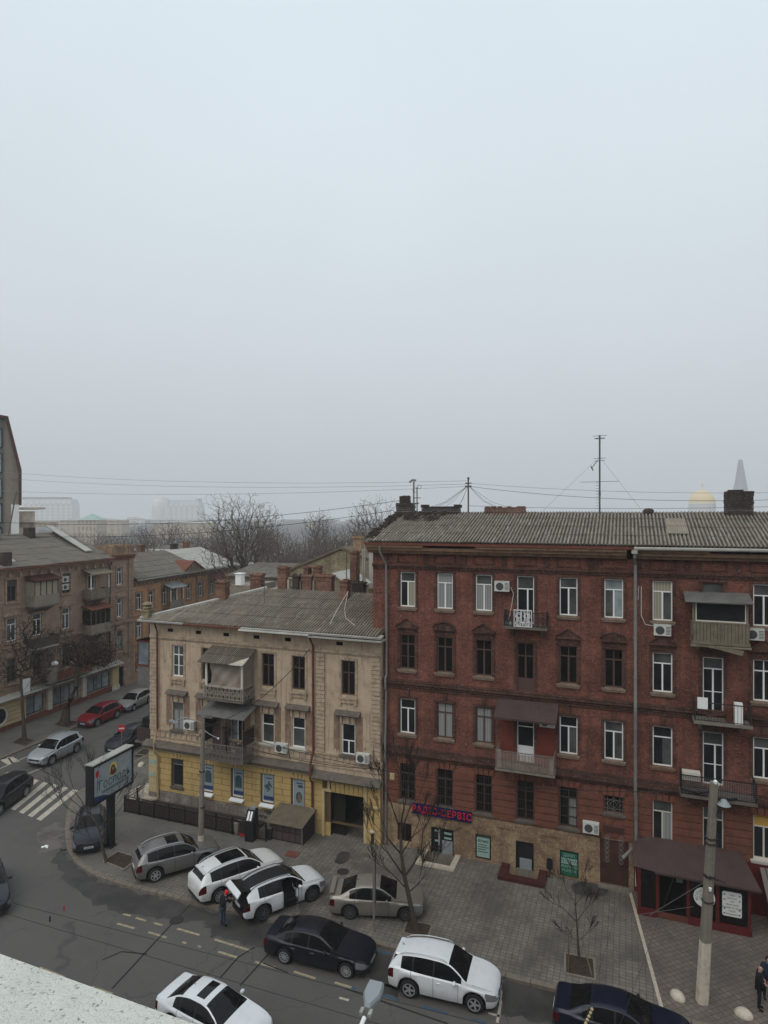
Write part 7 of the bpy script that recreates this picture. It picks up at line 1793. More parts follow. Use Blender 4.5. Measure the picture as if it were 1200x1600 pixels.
for i, (u, Y, s) in enumerate([(212,130,.95),(238,140,1.0),(255,120,.85),(290,135,1),(305,118,.9),(332,150,1.15),(345,128,1),(350,106,.8),(230,170,1.1),(200,185,1.1),(265,180,1.15),(300,190,1.2),(150,190,1.05),(120,200,1.0),(175,170,.95),(95,210,1.0),(405,150,1.1),(450,140,1.05),(480,128,1.0),(505,150,1.1),(535,140,1.1),(560,128,1.1),(575,150,1.2),(420,190,1.2),(500,200,1.3),(548,112,.95),(70,220,1.0),(140,150,.9),(190,145,.9),(608,130,1.2)]):
    c = D(u, 800, Y); moved((A1, A2)[i % 2], (c.x, Y, 0), rnd.random()*6.28, s*rnd.uniform(.92, 1.08))
# street trees
def street_tree(name, lab, pts, r, crown, N, seed, twig=.0045, tm='twig_dark', step=.22, wob=.4, rmax=None, expo=.42):
    """crown: list of (centre, (rx, ry, rz)) lobes in world space"""
    base = Vector(pts[0]); t = thing(name, lab, 'tree', base); mt, mc = MB(), MB(); rnd = random.Random(seed)
    loc = [Vector(p)-base for p in pts]; n = len(loc); rs = [r*(1-.5*i/(n-1)) for i in range(n)]; rs[0] *= 1.35; mt.tube(loc, rs, 8)
    T = []
    while len(T) < N:
        c, s_ = rnd.choice(crown); c = Vector(c)-base; v = Vector((rnd.gauss(0, 1), rnd.gauss(0, 1), rnd.gauss(0, 1))).normalized()*rnd.random()**.5; T.append(np.array([c.x+v.x*s_[0], c.y+v.y*s_[1], c.z+v.z*s_[2]]))
    for q in T: pass
    st = [tuple(p) for p in loc[n//2-1:]]; colonise(mc, T, st[:1]+st[1:], step, twig, rnd, wob=wob, rmax=rs[-1]*.8, expo=expo, bf=.2)
    mt.build('trunk', M['bark'], t, smooth=True); mc.build('crown', M[tm], t); return t, rs
def at2(u, v, Y): return D(u, v, Y)
def young_tree(name, lab, pts, r, depth, seed, starts, L_, spread, twig, up=.7, tm='twig_dark'):
    base = Vector(pts[0]); t = thing(name, lab, 'tree', base); mt, mc = MB(), MB(); rnd = random.Random(seed)
    loc = [Vector(p)-base for p in pts]; rs = [r*(1-.5*i/(len(loc)-1)) for i in range(len(loc))]; rs[0] *= 1.3; mt.tube(loc, rs, 8)
    for p, d, k_ in starts: grow(mc, mc, Vector(p)-base, Vector(d).normalized(), max(twig*2, rs[-1]*.75*k_), L_*k_, (depth, 99), rnd, spread, up, twig, (2, 3), .07)
    mt.build('trunk', M['bark'], t, smooth=True); mc.build('crown', M[tm], t)
Y = 29.9; b0 = P(650, 1452)
tr = [b0, at2(643,1420,Y), at2(632,1370,Y), at2(627,1335,Y), at2(626,1300,Y)]
young_tree('street_tree', 'slender bare tree by the beige saloon in front of the red house', tr, .13, 5, 3, [(tr[-1], (.05, 0, 1), 1.1), (tr[-1], (-.35, .1, .9), .9), (tr[-1], (.4, -.1, .9), .9), (tr[2], (-.75, .1, .8), 1.0), (tr[2], (.65, .2, .9), 1.0), (tr[3], (-.5, -.3, .9), .9), (tr[3], (.5, .3, .9), .8), (tr[1]*.5+tr[2]*.5, (.7, -.2, .7), .7), (tr[1]*.4+tr[2]*.6, (-.8, .2, .6), .8)], 1.25, .38, .0072)
b0 = P(905, 1500); Y = b0.y
tr = [b0, at2(903,1470,Y), at2(901,1440,Y), at2(899,1415,Y)]
young_tree('street_tree', 'small young bare tree staked in the square pit on the right', tr, .05, 4, 8, [(tr[-1], (0, 0, 1), 1.0), (tr[2], (-.8, 0, .55), 1.0), (tr[2], (.7, .1, .8), .9), (tr[3], (-.4, .3, .9), .8), (tr[3], (.4, -.3, .9), .8), (tr[1], (-.8, .1, .5), .7), (tr[1], (.9, .1, .5), .7)], .66, .38, .0065)
m = MB(); q = P(888, 1520); m.tube([q, q+Vector((0, 0, 1.7))], .035, 5); q = P(926, 1529); m.tube([q, P(909,1497)+Vector((0, 0, .9))], .03, 5); m.build('tree_stake', M['old_wood'], None, label='wooden stakes around the young tree in the square pit', cat='stakes')
b0 = P(167, 1348); Y = b0.y
tr = [b0, at2(160,1325,Y), at2(156,1300,Y), at2(150,1285,Y), at2(142,1273,Y)]
young_tree('street_tree', 'crooked small bare tree beside the billboard post', tr, .08, 4, 12, [(tr[-1], (-.6, 0, .9), 1.1), (tr[-1], (-.1, .1, 1), .9), (tr[2], (.5, .1, 1.0), 1.0), (tr[3], (-.8, -.2, .4), 1.0), (tr[2], (.9, 0, .9), 1.1), (tr[1], (-.8, .2, .4), .7), (tr[4], (-.9, .1, .6), .9)], 1.25, .42, .0075)
b0 = P(38, 1158); Y = b0.y
tr = [b0, at2(37,1130,Y), at2(35,1105,Y), at2(34,1080,Y), at2(32,1055,Y)]
street_tree('street_tree', 'thin dark bare tree in front of the cream pier at far left', tr, .16, [(at2(28,1015,Y), (2.0,1.6,2.2)), (at2(60,1030,Y), (1.6,1.3,1.8)), (at2(12,1050,Y), (1.2,1,1.2)), (at2(45,985,Y), (1.6,1.3,1.4))], 900, 17, .016)
b0 = P(100, 1133); Y = b0.y
tr = [b0, at2(104,1110,Y), at2(111,1090,Y), at2(120,1072,Y), at2(120,1055,Y), at2(124,1040,Y)]
t5, _ = street_tree('street_tree', 'leaning pollarded tree with dense dark twigs behind the red car', tr, .36, [(at2(138,1010,Y), (2.2,1.5,1.3)), (at2(112,1012,Y), (1.2,1.2,1.1)), (at2(160,1020,Y), (1.2,1.2,1.2)), (at2(140,1035,Y), (2.2,1.4,.7))], 1600, 23, .018, step=.3)
m = MB(); r = random.Random(5); ctr = at2(140,1018,tr[-1].y)-tr[0]
for i in range(650):
    a, b_, q = r.gauss(0, 1.2), r.gauss(0, .8), r.gauss(0, .6); c = ctr+Vector((a, b_, q)); m.cbox(c, (.10, .02, .13), rot=Matrix.Rotation(r.random()*6, 3, 'X') @ Matrix.Rotation(r.random()*6, 3, 'Z'))
m.build('dead_leaves', M['dead_leaf'], t5)
# ================================================================== STREET FURNITURE
t = thing('billboard', 'framed backlit-style billboard on a black post at the street corner', 'billboard', (0, 0, 0)); 
bl = Vector((-16.2, 35.6)); d = Vector((.298, .955)); nrm = Vector((.955, -.298)); Wb = 3.35; z0, z1 = 3.08, 5.33
cen = bl + d*Wb/2; t.location = (cen.x, cen.y, 0); t.rotation_euler.z = atan2(d.y, d.x)   # local x along the face, -y towards the viewer
h = Wb/2
m = MB(); m.box(-h, h, .06, .5, z0, z1); m.build('casing', M['black_metal'], t)
m = MB(); m.box(-h, -h+.1, -.02, .06, z0, z1); m.box(h-.1, h, -.02, .06, z0, z1); m.box(-h+.1, h-.1, -.02, .06, z1-.13, z1); m.box(-h+.1, h-.1, -.02, .06, z0, z0+.12); m.build('frame', M['black_metal'], t)
m = MB(); m.box(-h-.02, h+.02, -.04, .54, z1+.002, z1+.05); m.build('top_rail', M['zinc'], t)
mm, tt, bb = nodes('poster_art'); v = coords(tt); c_ = mixc(tt, rng(tt, noise(tt, v, 1.3, 4, .6), .35, .65), (.29, .34, .365), (.44, .48, .50)); c_ = mixc(tt, rng(tt, noise(tt, v, 2.1, 3, .6), .55, .7), c_, (.22, .28, .38)); tt.links.new(c_, bb.inputs['Base Color']); bb.inputs['Roughness'].default_value = .3
m = MB(); m.quad((-h+.1, .04, z0+.12), (h-.1, .04, z0+.12), (h-.1, .04, z1-.13), (-h+.1, .04, z1-.13)); po = m.build('poster', mm, t)
def disc(m, cx, cz, rx, rz_, y, n=20): m.add([(cx+rx*cos(2*pi*i/n), y, cz+rz_*sin(2*pi*i/n)) for i in range(n)], [range(n)])
m = MB(); disc(m, .0, 4.62, .42, .5, .034); m.build('halo', M['sign_mint'], po)
m = MB(); disc(m, -.02, 4.6, .32, .4, .03); m.build('medallion', M['gold'], po)
m = MB(); disc(m, -.05, 4.55, .2, .3, .026); disc(m, -.02, 4.45, .26, .2, .025); m.build('medallion_ring', M['pipe_rust'], po)
m = MB(); disc(m, -.04, 4.62, .09, .11, .02); m.build('medallion_face', M['tan_brick'], po)
m = MB(); disc(m, -1.3, 4.75, .13, .2, .03); m.build('red_drop', M['no_entry_red'], po)
m = MB(); m.tube([(-1.25, .03, 4.5), (-1.28, .03, 3.7)], .012, 4); m.tube([(-1.25, .03, 4.2), (-1.05, .03, 4.35)], .01, 4); m.build('stem', M['ink'], po)
m = MB(); m.add([(-h+.1, .03, z0+.12), (-.35, .03, z0+.12), (-.75, .03, z0+.3), (-h+.1, .03, z0+.48)], [range(4)]); m.build('corner_band', M['poster_navy'], po)
text('Господь', .74, 'lettering', M['poster_ink'], po, (.12, .03, 3.98), ex=.003, sx=.85, off=-.004, space=1.05)
m = MB(); m.box(-.95, 1.25, .026, .034, 3.62, 3.65)
for i in range(16): m.box(-.9+.135*i, -.81+.135*i, .026, .034, 3.52, 3.58)
m.build('small_print', M['poster_ink'], po)
m = MB(); m.box(-.17+.05, .17+.05, .1, .44, 0, z0); m.build('post', M['black_metal'], t); m = MB(); m.box(-.25+.05, .25+.05, .02, .52, 0, .08); m.build('base', M['iron'], t)
# lamp posts
b0 = P(314, 1342); t = thing('lamp_post', 'grey concrete lamp post with whitewashed foot between the parked cars', 'lamp post', b0)
m = MB(); m.tube([(0, 0, 1.35), (.06, 0, 4.5), (.13, 0, 8.0)], [.165, .14, .105], 10); m.build('pole', M['concrete'], t, smooth=True)
m = MB(); m.tube([(-.02, 0, 0), (0, 0, 1.36)], [.19, .172], 10); m.build('painted_foot', M['whitewash'], t, smooth=True)
m = MB(); m.tube([(.12, 0, 7.6), (-.2, -.02, 7.75), (-.75, -.05, 7.95), (-1.1, -.08, 7.95), (-1.35, -.1, 7.8)], .03, 6); m.tube([(.1, 0, 7.3), (.5, -.1, 7.05), (1.0, -.2, 6.85)], .022, 5); m.tube([(.0, .0, 7.1), (.25, 0, 7.1)], .05, 5); m.build('arm', M['lamp_grey'], t)
m = MB(); m.cbox((-1.5, -.1, 7.73), (.5, .18, .1), rot=Matrix.Rotation(radians(20), 3, 'Y')); m.build('lamp_head', M['lamp_grey'], t)
m = MB(); m.lathe([(.04, 0), (.06, .05), (.01, .1)], (1.02, -.2, 6.8), 8); m.build('insulator', M['white_pvc'], t)
m = MB()
for z_ in (4.9, 2.9): m.tube([(.06, 0, z_), (.06, 0, z_+.06)], .17, 10)
m.build('band', M['iron'], t)
b0 = P(1097, 1565); t = thing('lamp_post', 'thick leaning concrete pole with whitewashed foot before the red shop', 'lamp post', b0); lean = Vector((.055, 0, 1))
m = MB()
def sq(m, pts, rs):
    vs = [(p[0]+sx*r_, p[1]+sy*r_, p[2]) for p, r_ in zip(pts, rs) for sx, sy in ((-1, -.6), (-.6, -1), (.6, -1), (1, -.6), (1, .6), (.6, 1), (-.6, 1), (-1, .6))]
    n = len(pts); m.add(vs, [(i*8+j, i*8+(j+1) % 8, (i+1)*8+(j+1) % 8, (i+1)*8+j) for i in range(n-1) for j in range(8)] + [[(n-1)*8+j for j in range(8)]])
sq(m, [lean*2.4, lean*8.75], [.185, .13]); m.build('pole', M['concrete'], t)
m = MB(); sq(m, [lean*0, lean*2.42], [.21, .19]); m.build('painted_foot', M['whitewash'], t)
m = MB(); m.lathe([(.06, .22), (.09, .2), (.22, .03), (.25, 0), (.22, -.02)], (.74, -.25, 7.95), 14); m.build('lamp_head', M['lamp_grey'], t, smooth=True)
m = MB(); m.tube([(.45, -.1, 7.3), (.52, -.22, 7.7), (.62, -.25, 8.1)], .03, 5); m.tube([(.2, -.2, 5.1), (.42, -.25, 5.0), (.8, -.3, 4.9)], .03, 4); m.tube([(.0, -.2, 5.2), (.2, -.25, 5.0)], .03, 4); m.build('bracket', M['iron'], t)
m = MB()
for z_ in (6.5, 6.3, 5.0, 4.0): sq(m, [lean*z_, lean*(z_+.05)], [.2, .2])
m.build('band', M['iron'], t)
m = MB(); m.lathe([(.07, 0), (.08, .1), (.02, .16)], (.48, -.1, 8.72), 8); m.lathe([(.05, 0), (.06, .1), (.02, .14)], (.62, 0, 8.6), 8); m.lathe([(.05, 0), (.06, .12), (.02, .14)], (.2, -.24, 4.55), 8); m.build('insulator', M['white_pvc'], t)
b0 = Vector((-1.35, 8.6, 0)); t = thing('street_lamp', 'grey street lamp head on a white arm at the bottom edge', 'street lamp', b0)
hd = Vector((1.13, 3.15, 10.58)) ; dr = Vector((.32, 1, .12)).normalized()
m = MB(); m.tube([(0, 0, 0), (0, 0, 8.6)], [.11, .07], 8); m.build('pole', M['lamp_grey'], t, smooth=True)
m = MB(); m.tube([(0, 0, 8.5), (.25, .85, 9.95), tuple(hd-dr*.42)], [.06, .045, .04], 8); m.build('arm', M['white_pvc'], t, smooth=True)
m = MB(); R_ = Matrix.Rotation(atan2(-dr.x, dr.y), 3, 'Z')
o2 = [(-.05, -.28), (.05, -.28), (.165, -.02), (.16, .18), (.14, .3), (-.14, .3), (-.16, .18), (-.165, -.02)]
for z_a, z_b, k1, k2 in ((0, .06, 1, 1), (.06, .11, 1, .84)):
    vs = []
    for zz, kk in ((z_a, k1), (z_b, k2)):
        for a, b_ in o2: p = R_ @ Vector((a*kk, b_*kk, 0)); vs.append(hd+Vector((p.x, p.y, zz+.1*b_)))
    n = 8; m.add(vs, [(i, (i+1) % n, n+(i+1) % n, n+i) for i in range(n)]+[[n+i for i in range(n)], list(range(n))[::-1]])
m.build('lamp_head', M['lamp_grey'], t)
m = MB(); q = hd-dr*.42
for s_ in (-.08, .08): p = R_ @ Vector((s_, -.33, -.02)); m.cbox(hd+p, (.06, .14, .06), rz=atan2(-dr.x, dr.y))
m.build('clamp', M['zinc'], t)
# edge-on info panel
b0 = P(585, 1456); t = thing('street_sign', 'tall grey sign panel seen edge-on before the beige saloon', 'sign', b0, radians(88))
m = MB(); m.box(-.55, .55, -.03, .03, .95, 3.5); m.build('panel', M['panel_grey'], t); m = MB(); m.box(-.57, -.551, -.05, .05, .93, 3.52); m.box(.551, .57, -.05, .05, .93, 3.52); m.build('frame', M['iron_grey'], t); m = MB(); m.tube([(0, 0, 0), (0, 0, .95)], .035, 6); m.build('post', M['iron_grey'], t)
b0 = Vector((-20.5, 50, ROAD)); t = thing('no_entry_sign', 'round red no entry sign on a grey post in the side street', 'sign', b0, radians(12))
m = MB(); m.tube([(0, .05, 0), (0, .05, 3.0)], .03, 6); m.build('post', M['iron_grey'], t); m = MB(); m.lathe([(.29, -.03), (.01, -.032)], (0, 0, 2.72), 24, 'y'); m.lathe([(.29, 0), (.29, -.03)], (0, 0, 2.72), 24, 'y'); m.build('disc', M['no_entry_red'], t); m = MB(); m.box(-.2, .2, -.04, -.033, 2.67, 2.77); m.build('bar', M['sign_white'], t)
# half-buried white stones
for (u, v, r_, lab, rr_) in ((1059,1558,.26,'white half-egg stone bollard nearest the leaning pole', .4),(1162,1586,.27,'white half-egg stone bollard in front of the two people', 1.0),(221,1196,.27,'pale stone bollard at the side street corner', .2)):
    bm = bmesh.new(); bmesh.ops.create_uvsphere(bm, u_segments=20, v_segments=12, radius=1); rn = random.Random(u)
    for vt in bm.verts:
        vt.co = Vector((vt.co.x*r_, vt.co.y*r_*1.25, max(vt.co.z, -.1)*r_*.95)); vt.co *= 1+rn.uniform(-.015, .015)
    me = bpy.data.meshes.new('bollard'); bm.to_mesh(me); bm.free(); me.materials.append(M['whitewash']); me.polygons.foreach_set('use_smooth', [True]*len(me.polygons)); o = bpy.data.objects.new('stone_bollard', me); C.objects.link(o); o.location = P(u, v); o.rotation_euler.z = rr_; tag(o, lab, 'bollard')
# aerials on the red roof
t = thing('roof_aerial', 'tall television mast with many aerials on the red house roof', 'aerial', RW(11.9, -5.0, 19.4), RZ_MAIN)
m = MB(); m.tube([(0, 0, 0), (.0, 0, 4.7)], .05, 6); m.build('mast', M['antenna'], t)
m = MB()
for z_, w_ in ((4.65, .4), (4.5, .32), (3.3, .35), (3.15, .3), (1.9, 1.1)):
    m.tube([(-w_, 0, z_), (w_, .1, z_+.03)], .018, 4)
for i in range(10): z_ = .3+i*.17; m.tube([(-.22, 0, z_), (-.02, 0, z_+.03)], .013, 4)
m.ring((0, 0, 4.5), .28, .015, 'z', 10); m.tube([(-.45, 0, 2.75), (-.1, 0, 3.2)], .03, 4); m.tube([(-.5, 0, 2.85), (-.38, 0, 2.6)], .05, 4); m.cbox((0, 0, 1.2), (.12, .12, .3)); m.build('aerial_elements', M['antenna'], t)
m = MB(); m.tube([(0, 0, 3.4), (-3.4, 0, .1)], .008, 3); m.tube([(0, 0, 3.4), (2.4, -.5, .1)], .008, 3); m.build('guy_wire', M['wire_grey'], t)
t = thing('wire_mast', 'short mast with cross arm and many wires on the red roof', 'mast', RW(3.9, -5.0, 19.4), RZ_MAIN)
m = MB(); m.tube([(0, 0, 0), (0, 0, 2.25)], .05, 6); m.tube([(-.2, 0, 1.75), (.2, 0, 1.75)], .06, 5); m.tube([(-.2, 0, 1.95), (.2, 0, 1.95)], .04, 5); m.lathe([(.08, 0), (.08, .1), (.01, .15)], (0, 0, 2.2), 6); m.build('mast', M['antenna'], t)
m = MB(); rn = random.Random(4)
for i in range(9): a = rn.uniform(-1, 1); x1 = a*3.6; m.tube([(0, 0, 1.8), (x1*.5, -.1, .95-.25*abs(a)), (x1, -.2, .15+.02*i)], .009, 3, caps=False)
m.build('stay_wires', M['wire'], t)
t = thing('roof_flue', 'thin bent metal flue beside the crumbling chimney stack', 'flue', RW(.35, -4.6, 19.3), RZ_MAIN)
m = MB(); m.tube([(0, 0, 0), (0, 0, 2.2)], .06, 6); m.tube([(-.3, 0, 2.15), (-.1, 0, 2.3), (.15, 0, 2.28)], .07, 6); m.build('pipe', M['pipe_metal'], t)
t = thing('roof_aerial', 'short looped aerial on a pole left of the flat chimney', 'aerial', RW(.9, -3.6, 18.9), RZ_MAIN)
m = MB(); m.tube([(0, 0, -.3), (0, 0, 2.2)], .04, 5); m.ring((-.15, 0, 2.0), .15, .015, 'y', 8); m.ring((.15, 0, 2.2), .13, .015, 'y', 8); m.tube([(-.25, 0, 1.5), (.25, 0, 1.5)], .03, 4); m.tube([(-.1, 0, 1.15), (.1, 0, 1.15)], .06, 4); m.build('pole', M['antenna'], t)
# overhead wires: real cables strung across the place
def wire(name, lab, a, b, sag, r, mat='wire', n=16, extra=None):
    m = MB(); a, b = Vector(a), Vector(b); pts = [a.lerp(b, i/n)-Vector((0, 0, sag*4*(i/n)*(1-i/n))) for i in range(n+1)]; m.tube(pts, r, 4, caps=False); return m.build(name, M[mat], None, label=lab, cat='cable')
wire('overhead_cable', 'upper grey cable crossing the sky above the far roofs', D(-60,732,60), RW(3.9,-5,21.5), .6, .014, 'wire_grey')
wire('overhead_cable', 'second grey cable crossing the sky just under the top one', D(-60,742,60), RW(3.9,-5,21.3), .6, .014, 'wire_grey')
wire('overhead_cable', 'third thin cable passing the top of the far round building', D(-60,764,55), RW(3.9,-5,21.15), .5, .014, 'wire_grey')
wire('overhead_cable', 'black cable running left from the chimney over the big tree', D(-60,812,50), RW(-.2,-4.4,20.3), .9, .02)
wire('overhead_cable', 'lower black cable running left from the red gable', D(-60,832,50), RW(-.5,-3,19.6), .9, .02)
wire('overhead_cable', 'thin cable from the mast to the right above the long roof', RW(3.9,-5,21.35), RW(24,-5,20.6), .3, .014, 'wire_grey')
wire('overhead_cable', 'second cable from the mast sagging right to the dark chimney', RW(3.9,-5,21.15), RW(24,-5,20.3), .5, .016)
wire('overhead_cable', 'lowest cable lying just above the ridge to the right', RW(3.9,-5,19.9), RW(24,-5,19.9), .2, .014)
wire('overhead_cable', 'cable sagging from the corner house eave down to the concrete lamp post', RW(-4.6,.6,11.2), P(314,1342)+Vector((.1,0,7.4)), .8, .02)
wire('overhead_cable', 'cable running along the corner house from the lamp post to the archway', P(314,1342)+Vector((1.0,-.2,6.85)), RW(-.1,.8,4.6), .35, .018)
wire('overhead_cable', 'cable from the lamp post to the leaning concrete pole', P(314,1342)+Vector((.1,0,7.7)), P(1097,1565)+Vector((.45,0,8.4)), 1.2, .015)
wire('overhead_cable', 'steel stay from the leaning pole down towards the shop door', P(1097,1565)+Vector((.2,-.2,5.0)), RW(14.4, 2.4, .3), .0, .012, 'wire_grey')
wire('overhead_cable', 'second thin stay wire before the shop door', P(1097,1565)+Vector((-.2,.3,3.6)), RW(14.0, 2.3, .2), .0, .01, 'wire_grey')
# trolley wires above the road
def tw(name, lab, q0, q1, z, r=.007): wire(name, lab, P(*q0, z), P(*q1, z), .02, r)
tw('trolley_wire', 'far trolley wire above the main street', (-30, 1398), (1230, 1720), 5.6); tw('trolley_wire', 'near trolley wire above the main street', (-30, 1416), (900, 1690), 5.6)
for u, v, lab, mt_ in ((100, 1417, 'red and black insulator on the far trolley wire', 'no_entry_red'), (78, 1434, 'small black insulator on the near trolley wire', 'black_metal')):
    m = MB(); m.lathe([(.02, 0), (.03, .04), (.02, .08), (.03, .13), (.01, .2)], n=8); o = m.build('insulator', M[mt_], None, label=lab, cat='insulator'); o.location = P(u, v+6, 5.6)
wire('span_wire', 'span wire with a string of beads over the blue saloon', P(905,1625,5.8), RW(14.9, .05, 7.0), .15, .006)
wire('span_wire', 'second span wire crossing over the blue saloon', P(960,1625,5.8), RW(17.2, .05, 6.5), .15, .006)
m = MB(); rn = random.Random(2); a, b_ = P(905,1622,5.8), P(925,1577,5.95)
for i in range(9): m.lathe([(.02, -.04), (.045, 0), (.02, .04)], tuple(a.lerp(b_, i/8)), 8)
m.build('bead_string', M['cream_paint'], None, label='string of pale insulator beads hanging over the blue saloon', cat='insulator')
# litter
m = MB(); rn = random.Random(9)
for i in range(14): m.cbox((rn.gauss(0, .09), rn.gauss(0, .06), .03+rn.random()*.04), (.10, .07, .02), rot=Matrix.Rotation(rn.random(), 3, 'X') @ Matrix.Rotation(rn.random()*6, 3, 'Z'))
o = m.build('crumpled_paper', M['white_pvc'], None, label='crumpled white paper on the asphalt by the corner', cat='litter'); o.location = P(71, 1324, ROAD)
# ================================================================== PEOPLE
def person(lab, loc, rz, H, J, clothes, trousers, hood=None, hair='hair_dark', extra=None, bulk=1.0):
    """one skinned body; J overrides joints (x right, y forward, z up, as fractions of H)"""
    t = thing('person', lab, 'person', loc, rz); h = H
    j = dict(pel=(0,0,.52), wa=(0,0,.60), ch=(0,.01,.72), ne=(0,.01,.83), he=(0,.03,.885), top=(0,.03,.955), hl=(-.055,0,.50), hr=(.055,0,.50), kl=(-.06,.01,.28), kr=(.06,.01,.28), al=(-.06,-.01,.045), ar=(.06,-.01,.045), tl=(-.065,.09,.018), tr=(.065,.09,.018),
             sl=(-.105,0,.80), sr=(.105,0,.80), el=(-.135,-.01,.635), er=(.135,-.01,.635), wl=(-.12,.05,.50), wr=(.12,.05,.50)); j.update(J)
    def skin(name, chain, rad, mat, sub=2, par=t, root=None):
        ks = list(rad); me = bpy.data.meshes.new(name); me.from_pydata([tuple(c*h for c in j[k_]) for k_ in ks], [(ks.index(a), ks.index(b)) for a, b in chain], []); o = bpy.data.objects.new(name, me); C.objects.link(o); o.parent = par
        md = o.modifiers.new('skin', 'SKIN'); 
        for i, k_ in enumerate(ks):
            v = me.skin_vertices[0].data[i]; v.radius = (rad[k_][0]*h, rad[k_][1]*h) if isinstance(rad[k_], tuple) else (rad[k_]*h,)*2
            v.use_root = (k_ == (root or ks[0]))
        o.modifiers.new('sub', 'SUBSURF').levels = sub; o.modifiers['sub'].render_levels = sub
        bpy.context.view_layer.update(); me2 = bpy.data.meshes.new_from_object(o.evaluated_get(bpy.context.evaluated_depsgraph_get())); o.modifiers.clear(); o.data = me2; me2.materials.clear(); me2.materials.append(M[mat]); me2.polygons.foreach_set('use_smooth', [True]*len(me2.polygons)); return o
    b = bulk
    skin('body', [('pel','wa'),('wa','ch'),('ch','ne'),('ne','he'),('he','top'),('pel','hl'),('pel','hr'),('hl','kl'),('hr','kr'),('kl','al'),('kr','ar'),('al','tl'),('ar','tr'),('ch','sl'),('ch','sr'),('sl','el'),('sr','er'),('el','wl'),('er','wr')],
         dict(pel=(.075,.055), wa=(.07,.05), ch=(.085,.06), ne=.028, he=(.040,.050), top=(.036,.042), hl=.045, hr=.045, kl=.03, kr=.03, al=.02, ar=.02, tl=.018, tr=.018, sl=.035, sr=.035, el=.022, er=.022, wl=.016, wr=.016), 'skin')
    skin('coat', [('pel','wa'),('wa','ch'),('ch','ne'),('ch','sl'),('ch','sr'),('sl','el'),('sr','er'),('el','wl'),('er','wr')], dict(pel=(.095*b,.075*b), wa=(.088*b,.07*b), ch=(.095*b,.075*b), ne=.04, sl=.048, sr=.048, el=.036, er=.036, wl=.027, wr=.027), clothes)
    skin('trousers', [('pel','hl'),('pel','hr'),('hl','kl'),('hr','kr'),('kl','al'),('kr','ar')], dict(pel=(.08,.062), hl=.054, hr=.054, kl=.040, kr=.040, al=.030, ar=.030), trousers)
    skin('shoe', [('al','tl')], dict(al=.026, tl=.024), 'cloth_black', 1); skin('shoe', [('ar','tr')], dict(ar=.026, tr=.024), 'cloth_black', 1)
    he = Vector(j['he'])*h; tp = Vector(j['top'])*h; ax_ = (tp-he).normalized(); c = he.lerp(tp, .45)
    def blob_(name, c, s, mat, cut=None):
        bm = bmesh.new(); bmesh.ops.create_uvsphere(bm, u_segments=16, v_segments=10, radius=1)
        if cut: bmesh.ops.delete(bm, geom=[v for v in bm.verts if cut(v.co)], context='VERTS')
        for v in bm.verts: v.co = Vector((v.co.x*s[0], v.co.y*s[1], v.co.z*s[2]))+c
        me = bpy.data.meshes.new(name); bm.to_mesh(me); bm.free(); me.materials.append(M[mat]); me.polygons.foreach_set('use_smooth', [True]*len(me.polygons)); o = bpy.data.objects.new(name, me); C.objects.link(o); o.parent = t; return o
    if hood: blob_('hood', c+Vector((0, -.012, .005)), (.088, .105, .125), hood, cut=lambda v: v.y > .62 and v.z < .6)
    elif hair: blob_('hair', c+Vector((0, -.012, .022)), (.078, .095, .098), hair, cut=lambda v: (v.y > .3 and v.z < .35) or v.z < -.55)
    f = MB(); fc = c+Vector((0, .085, -.01))
    f.prismx([(fc.y-.01, fc.z-.02), (fc.y+.022, fc.z-.015), (fc.y-.0, fc.z+.03)], fc.x-.011, fc.x+.011); f.build('nose', M['skin'], t)
    f = MB()
    for s_ in (-.028, .028): f.cbox((fc.x+s_, fc.y-.006, fc.z+.028), (.018, .012, .01))
    f.cbox((fc.x, fc.y-.008, fc.z-.045), (.045, .012, .008)); f.build('face_features', M['hair_dark'], t)
    for s_, wk, ek in ((-1, 'wl', 'el'), (1, 'wr', 'er')):
        w_ = Vector(j[wk])*h; d_ = (w_-Vector(j[ek])*h).normalized(); m = MB(); sd = d_.cross(Vector((0, 1, 0))).normalized() if abs(d_.y) < .9 else Vector((1, 0, 0)); up_ = sd.cross(d_)
        m.tube([w_, w_+d_*.05, w_+d_*.09], [.028, .038, .034], 7)
        for i, L_ in enumerate((.062, .075, .07, .055)):
            o_ = sd*(-.027+.018*i); p0 = w_+d_*.085+o_; m.tube([p0, p0+d_*L_*.5+up_*.006, p0+d_*L_*.85+up_*.022], [.0095, .009, .007], 5)
        p0 = w_+d_*.035-sd*.03; m.tube([p0, p0+d_*.03-sd*.02, p0+d_*.055-sd*.022+up_*.015], [.012, .011, .008], 5); m.build('hand', M['skin'], t, smooth=True)
    return t
person('person in a red hood and dark jacket bending at the open tailgate', P(348, 1447, ROAD), radians(-38), 1.68, dict(ch=(0,.05,.71), ne=(0,.09,.81), he=(0,.125,.86), top=(0,.15,.925), sl=(-.105,.05,.79), sr=(.105,.05,.79), el=(-.12,.12,.66), er=(.13,.14,.66), wl=(-.09,.24,.64), wr=(.09,.25,.66), kl=(-.06,.03,.28), tr=(.075,.09,.018)), 'cloth_black', 'jeans', hood='cloth_red', bulk=1.12)
person('person with bare head in a long dark coat, hands in front, at the right edge', P(1186, 1577), radians(-120)+pi*.0, 1.78, dict(wl=(-.03,.10,.60), wr=(.03,.11,.59), el=(-.14,.02,.66), er=(.14,.02,.66)), 'cloth_black', 'cloth_black', hair=None, bulk=1.25)
person('person in a hooded dark jacket standing just behind the bare-headed one', P(1199, 1561), radians(172), 1.75, dict(wl=(-.12,.06,.5), wr=(.12,.10,.52)), 'cloth_navy', 'cloth_black', hood='cloth_black', bulk=1.2)
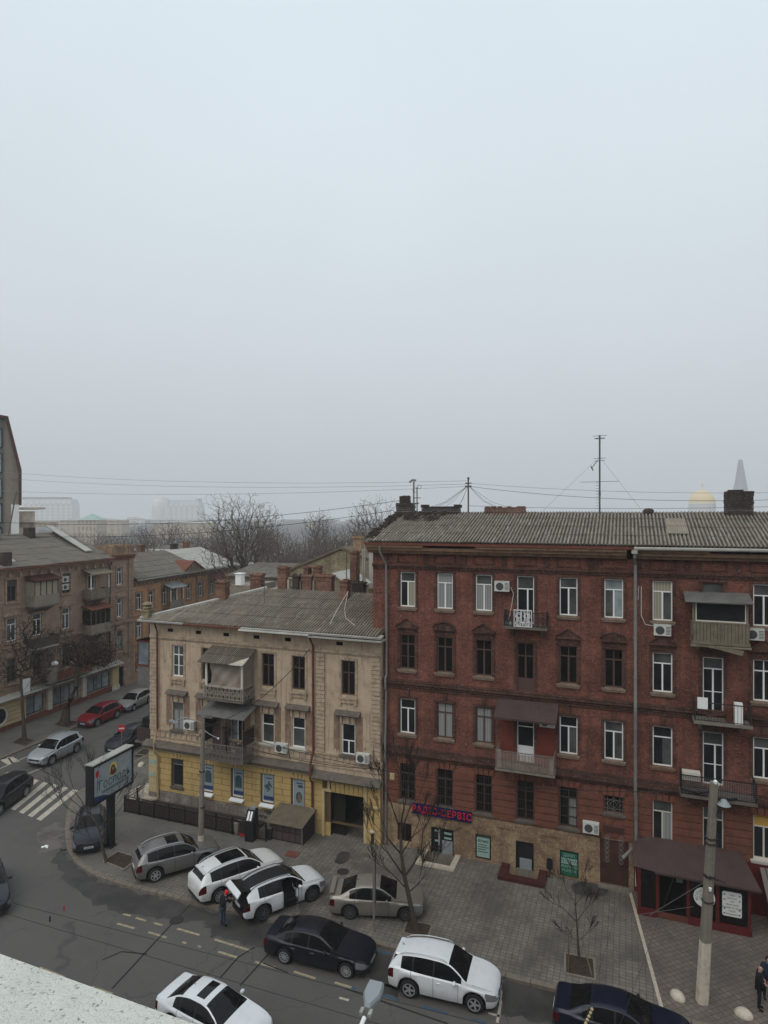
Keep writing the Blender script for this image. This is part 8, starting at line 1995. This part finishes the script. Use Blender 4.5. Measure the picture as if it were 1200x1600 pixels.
# ------------------------------------------------------------------ fog
hz = MB(); hz.box(-1300, 1300, -50, 1690, -1.2, 140)
m = bpy.data.materials.new('haze'); m.use_nodes = True; t = m.node_tree; t.nodes.clear()
o_ = t.nodes.new('ShaderNodeOutputMaterial'); pv = t.nodes.new('ShaderNodeVolumePrincipled'); pv.inputs['Density'].default_value = .00048
pv.inputs['Color'].default_value = (.975, .98, .99, 1); pv.inputs['Anisotropy'].default_value = 0; t.links.new(pv.outputs[0], o_.inputs['Volume'])
h = hz.build('haze', m, kind='stuff')
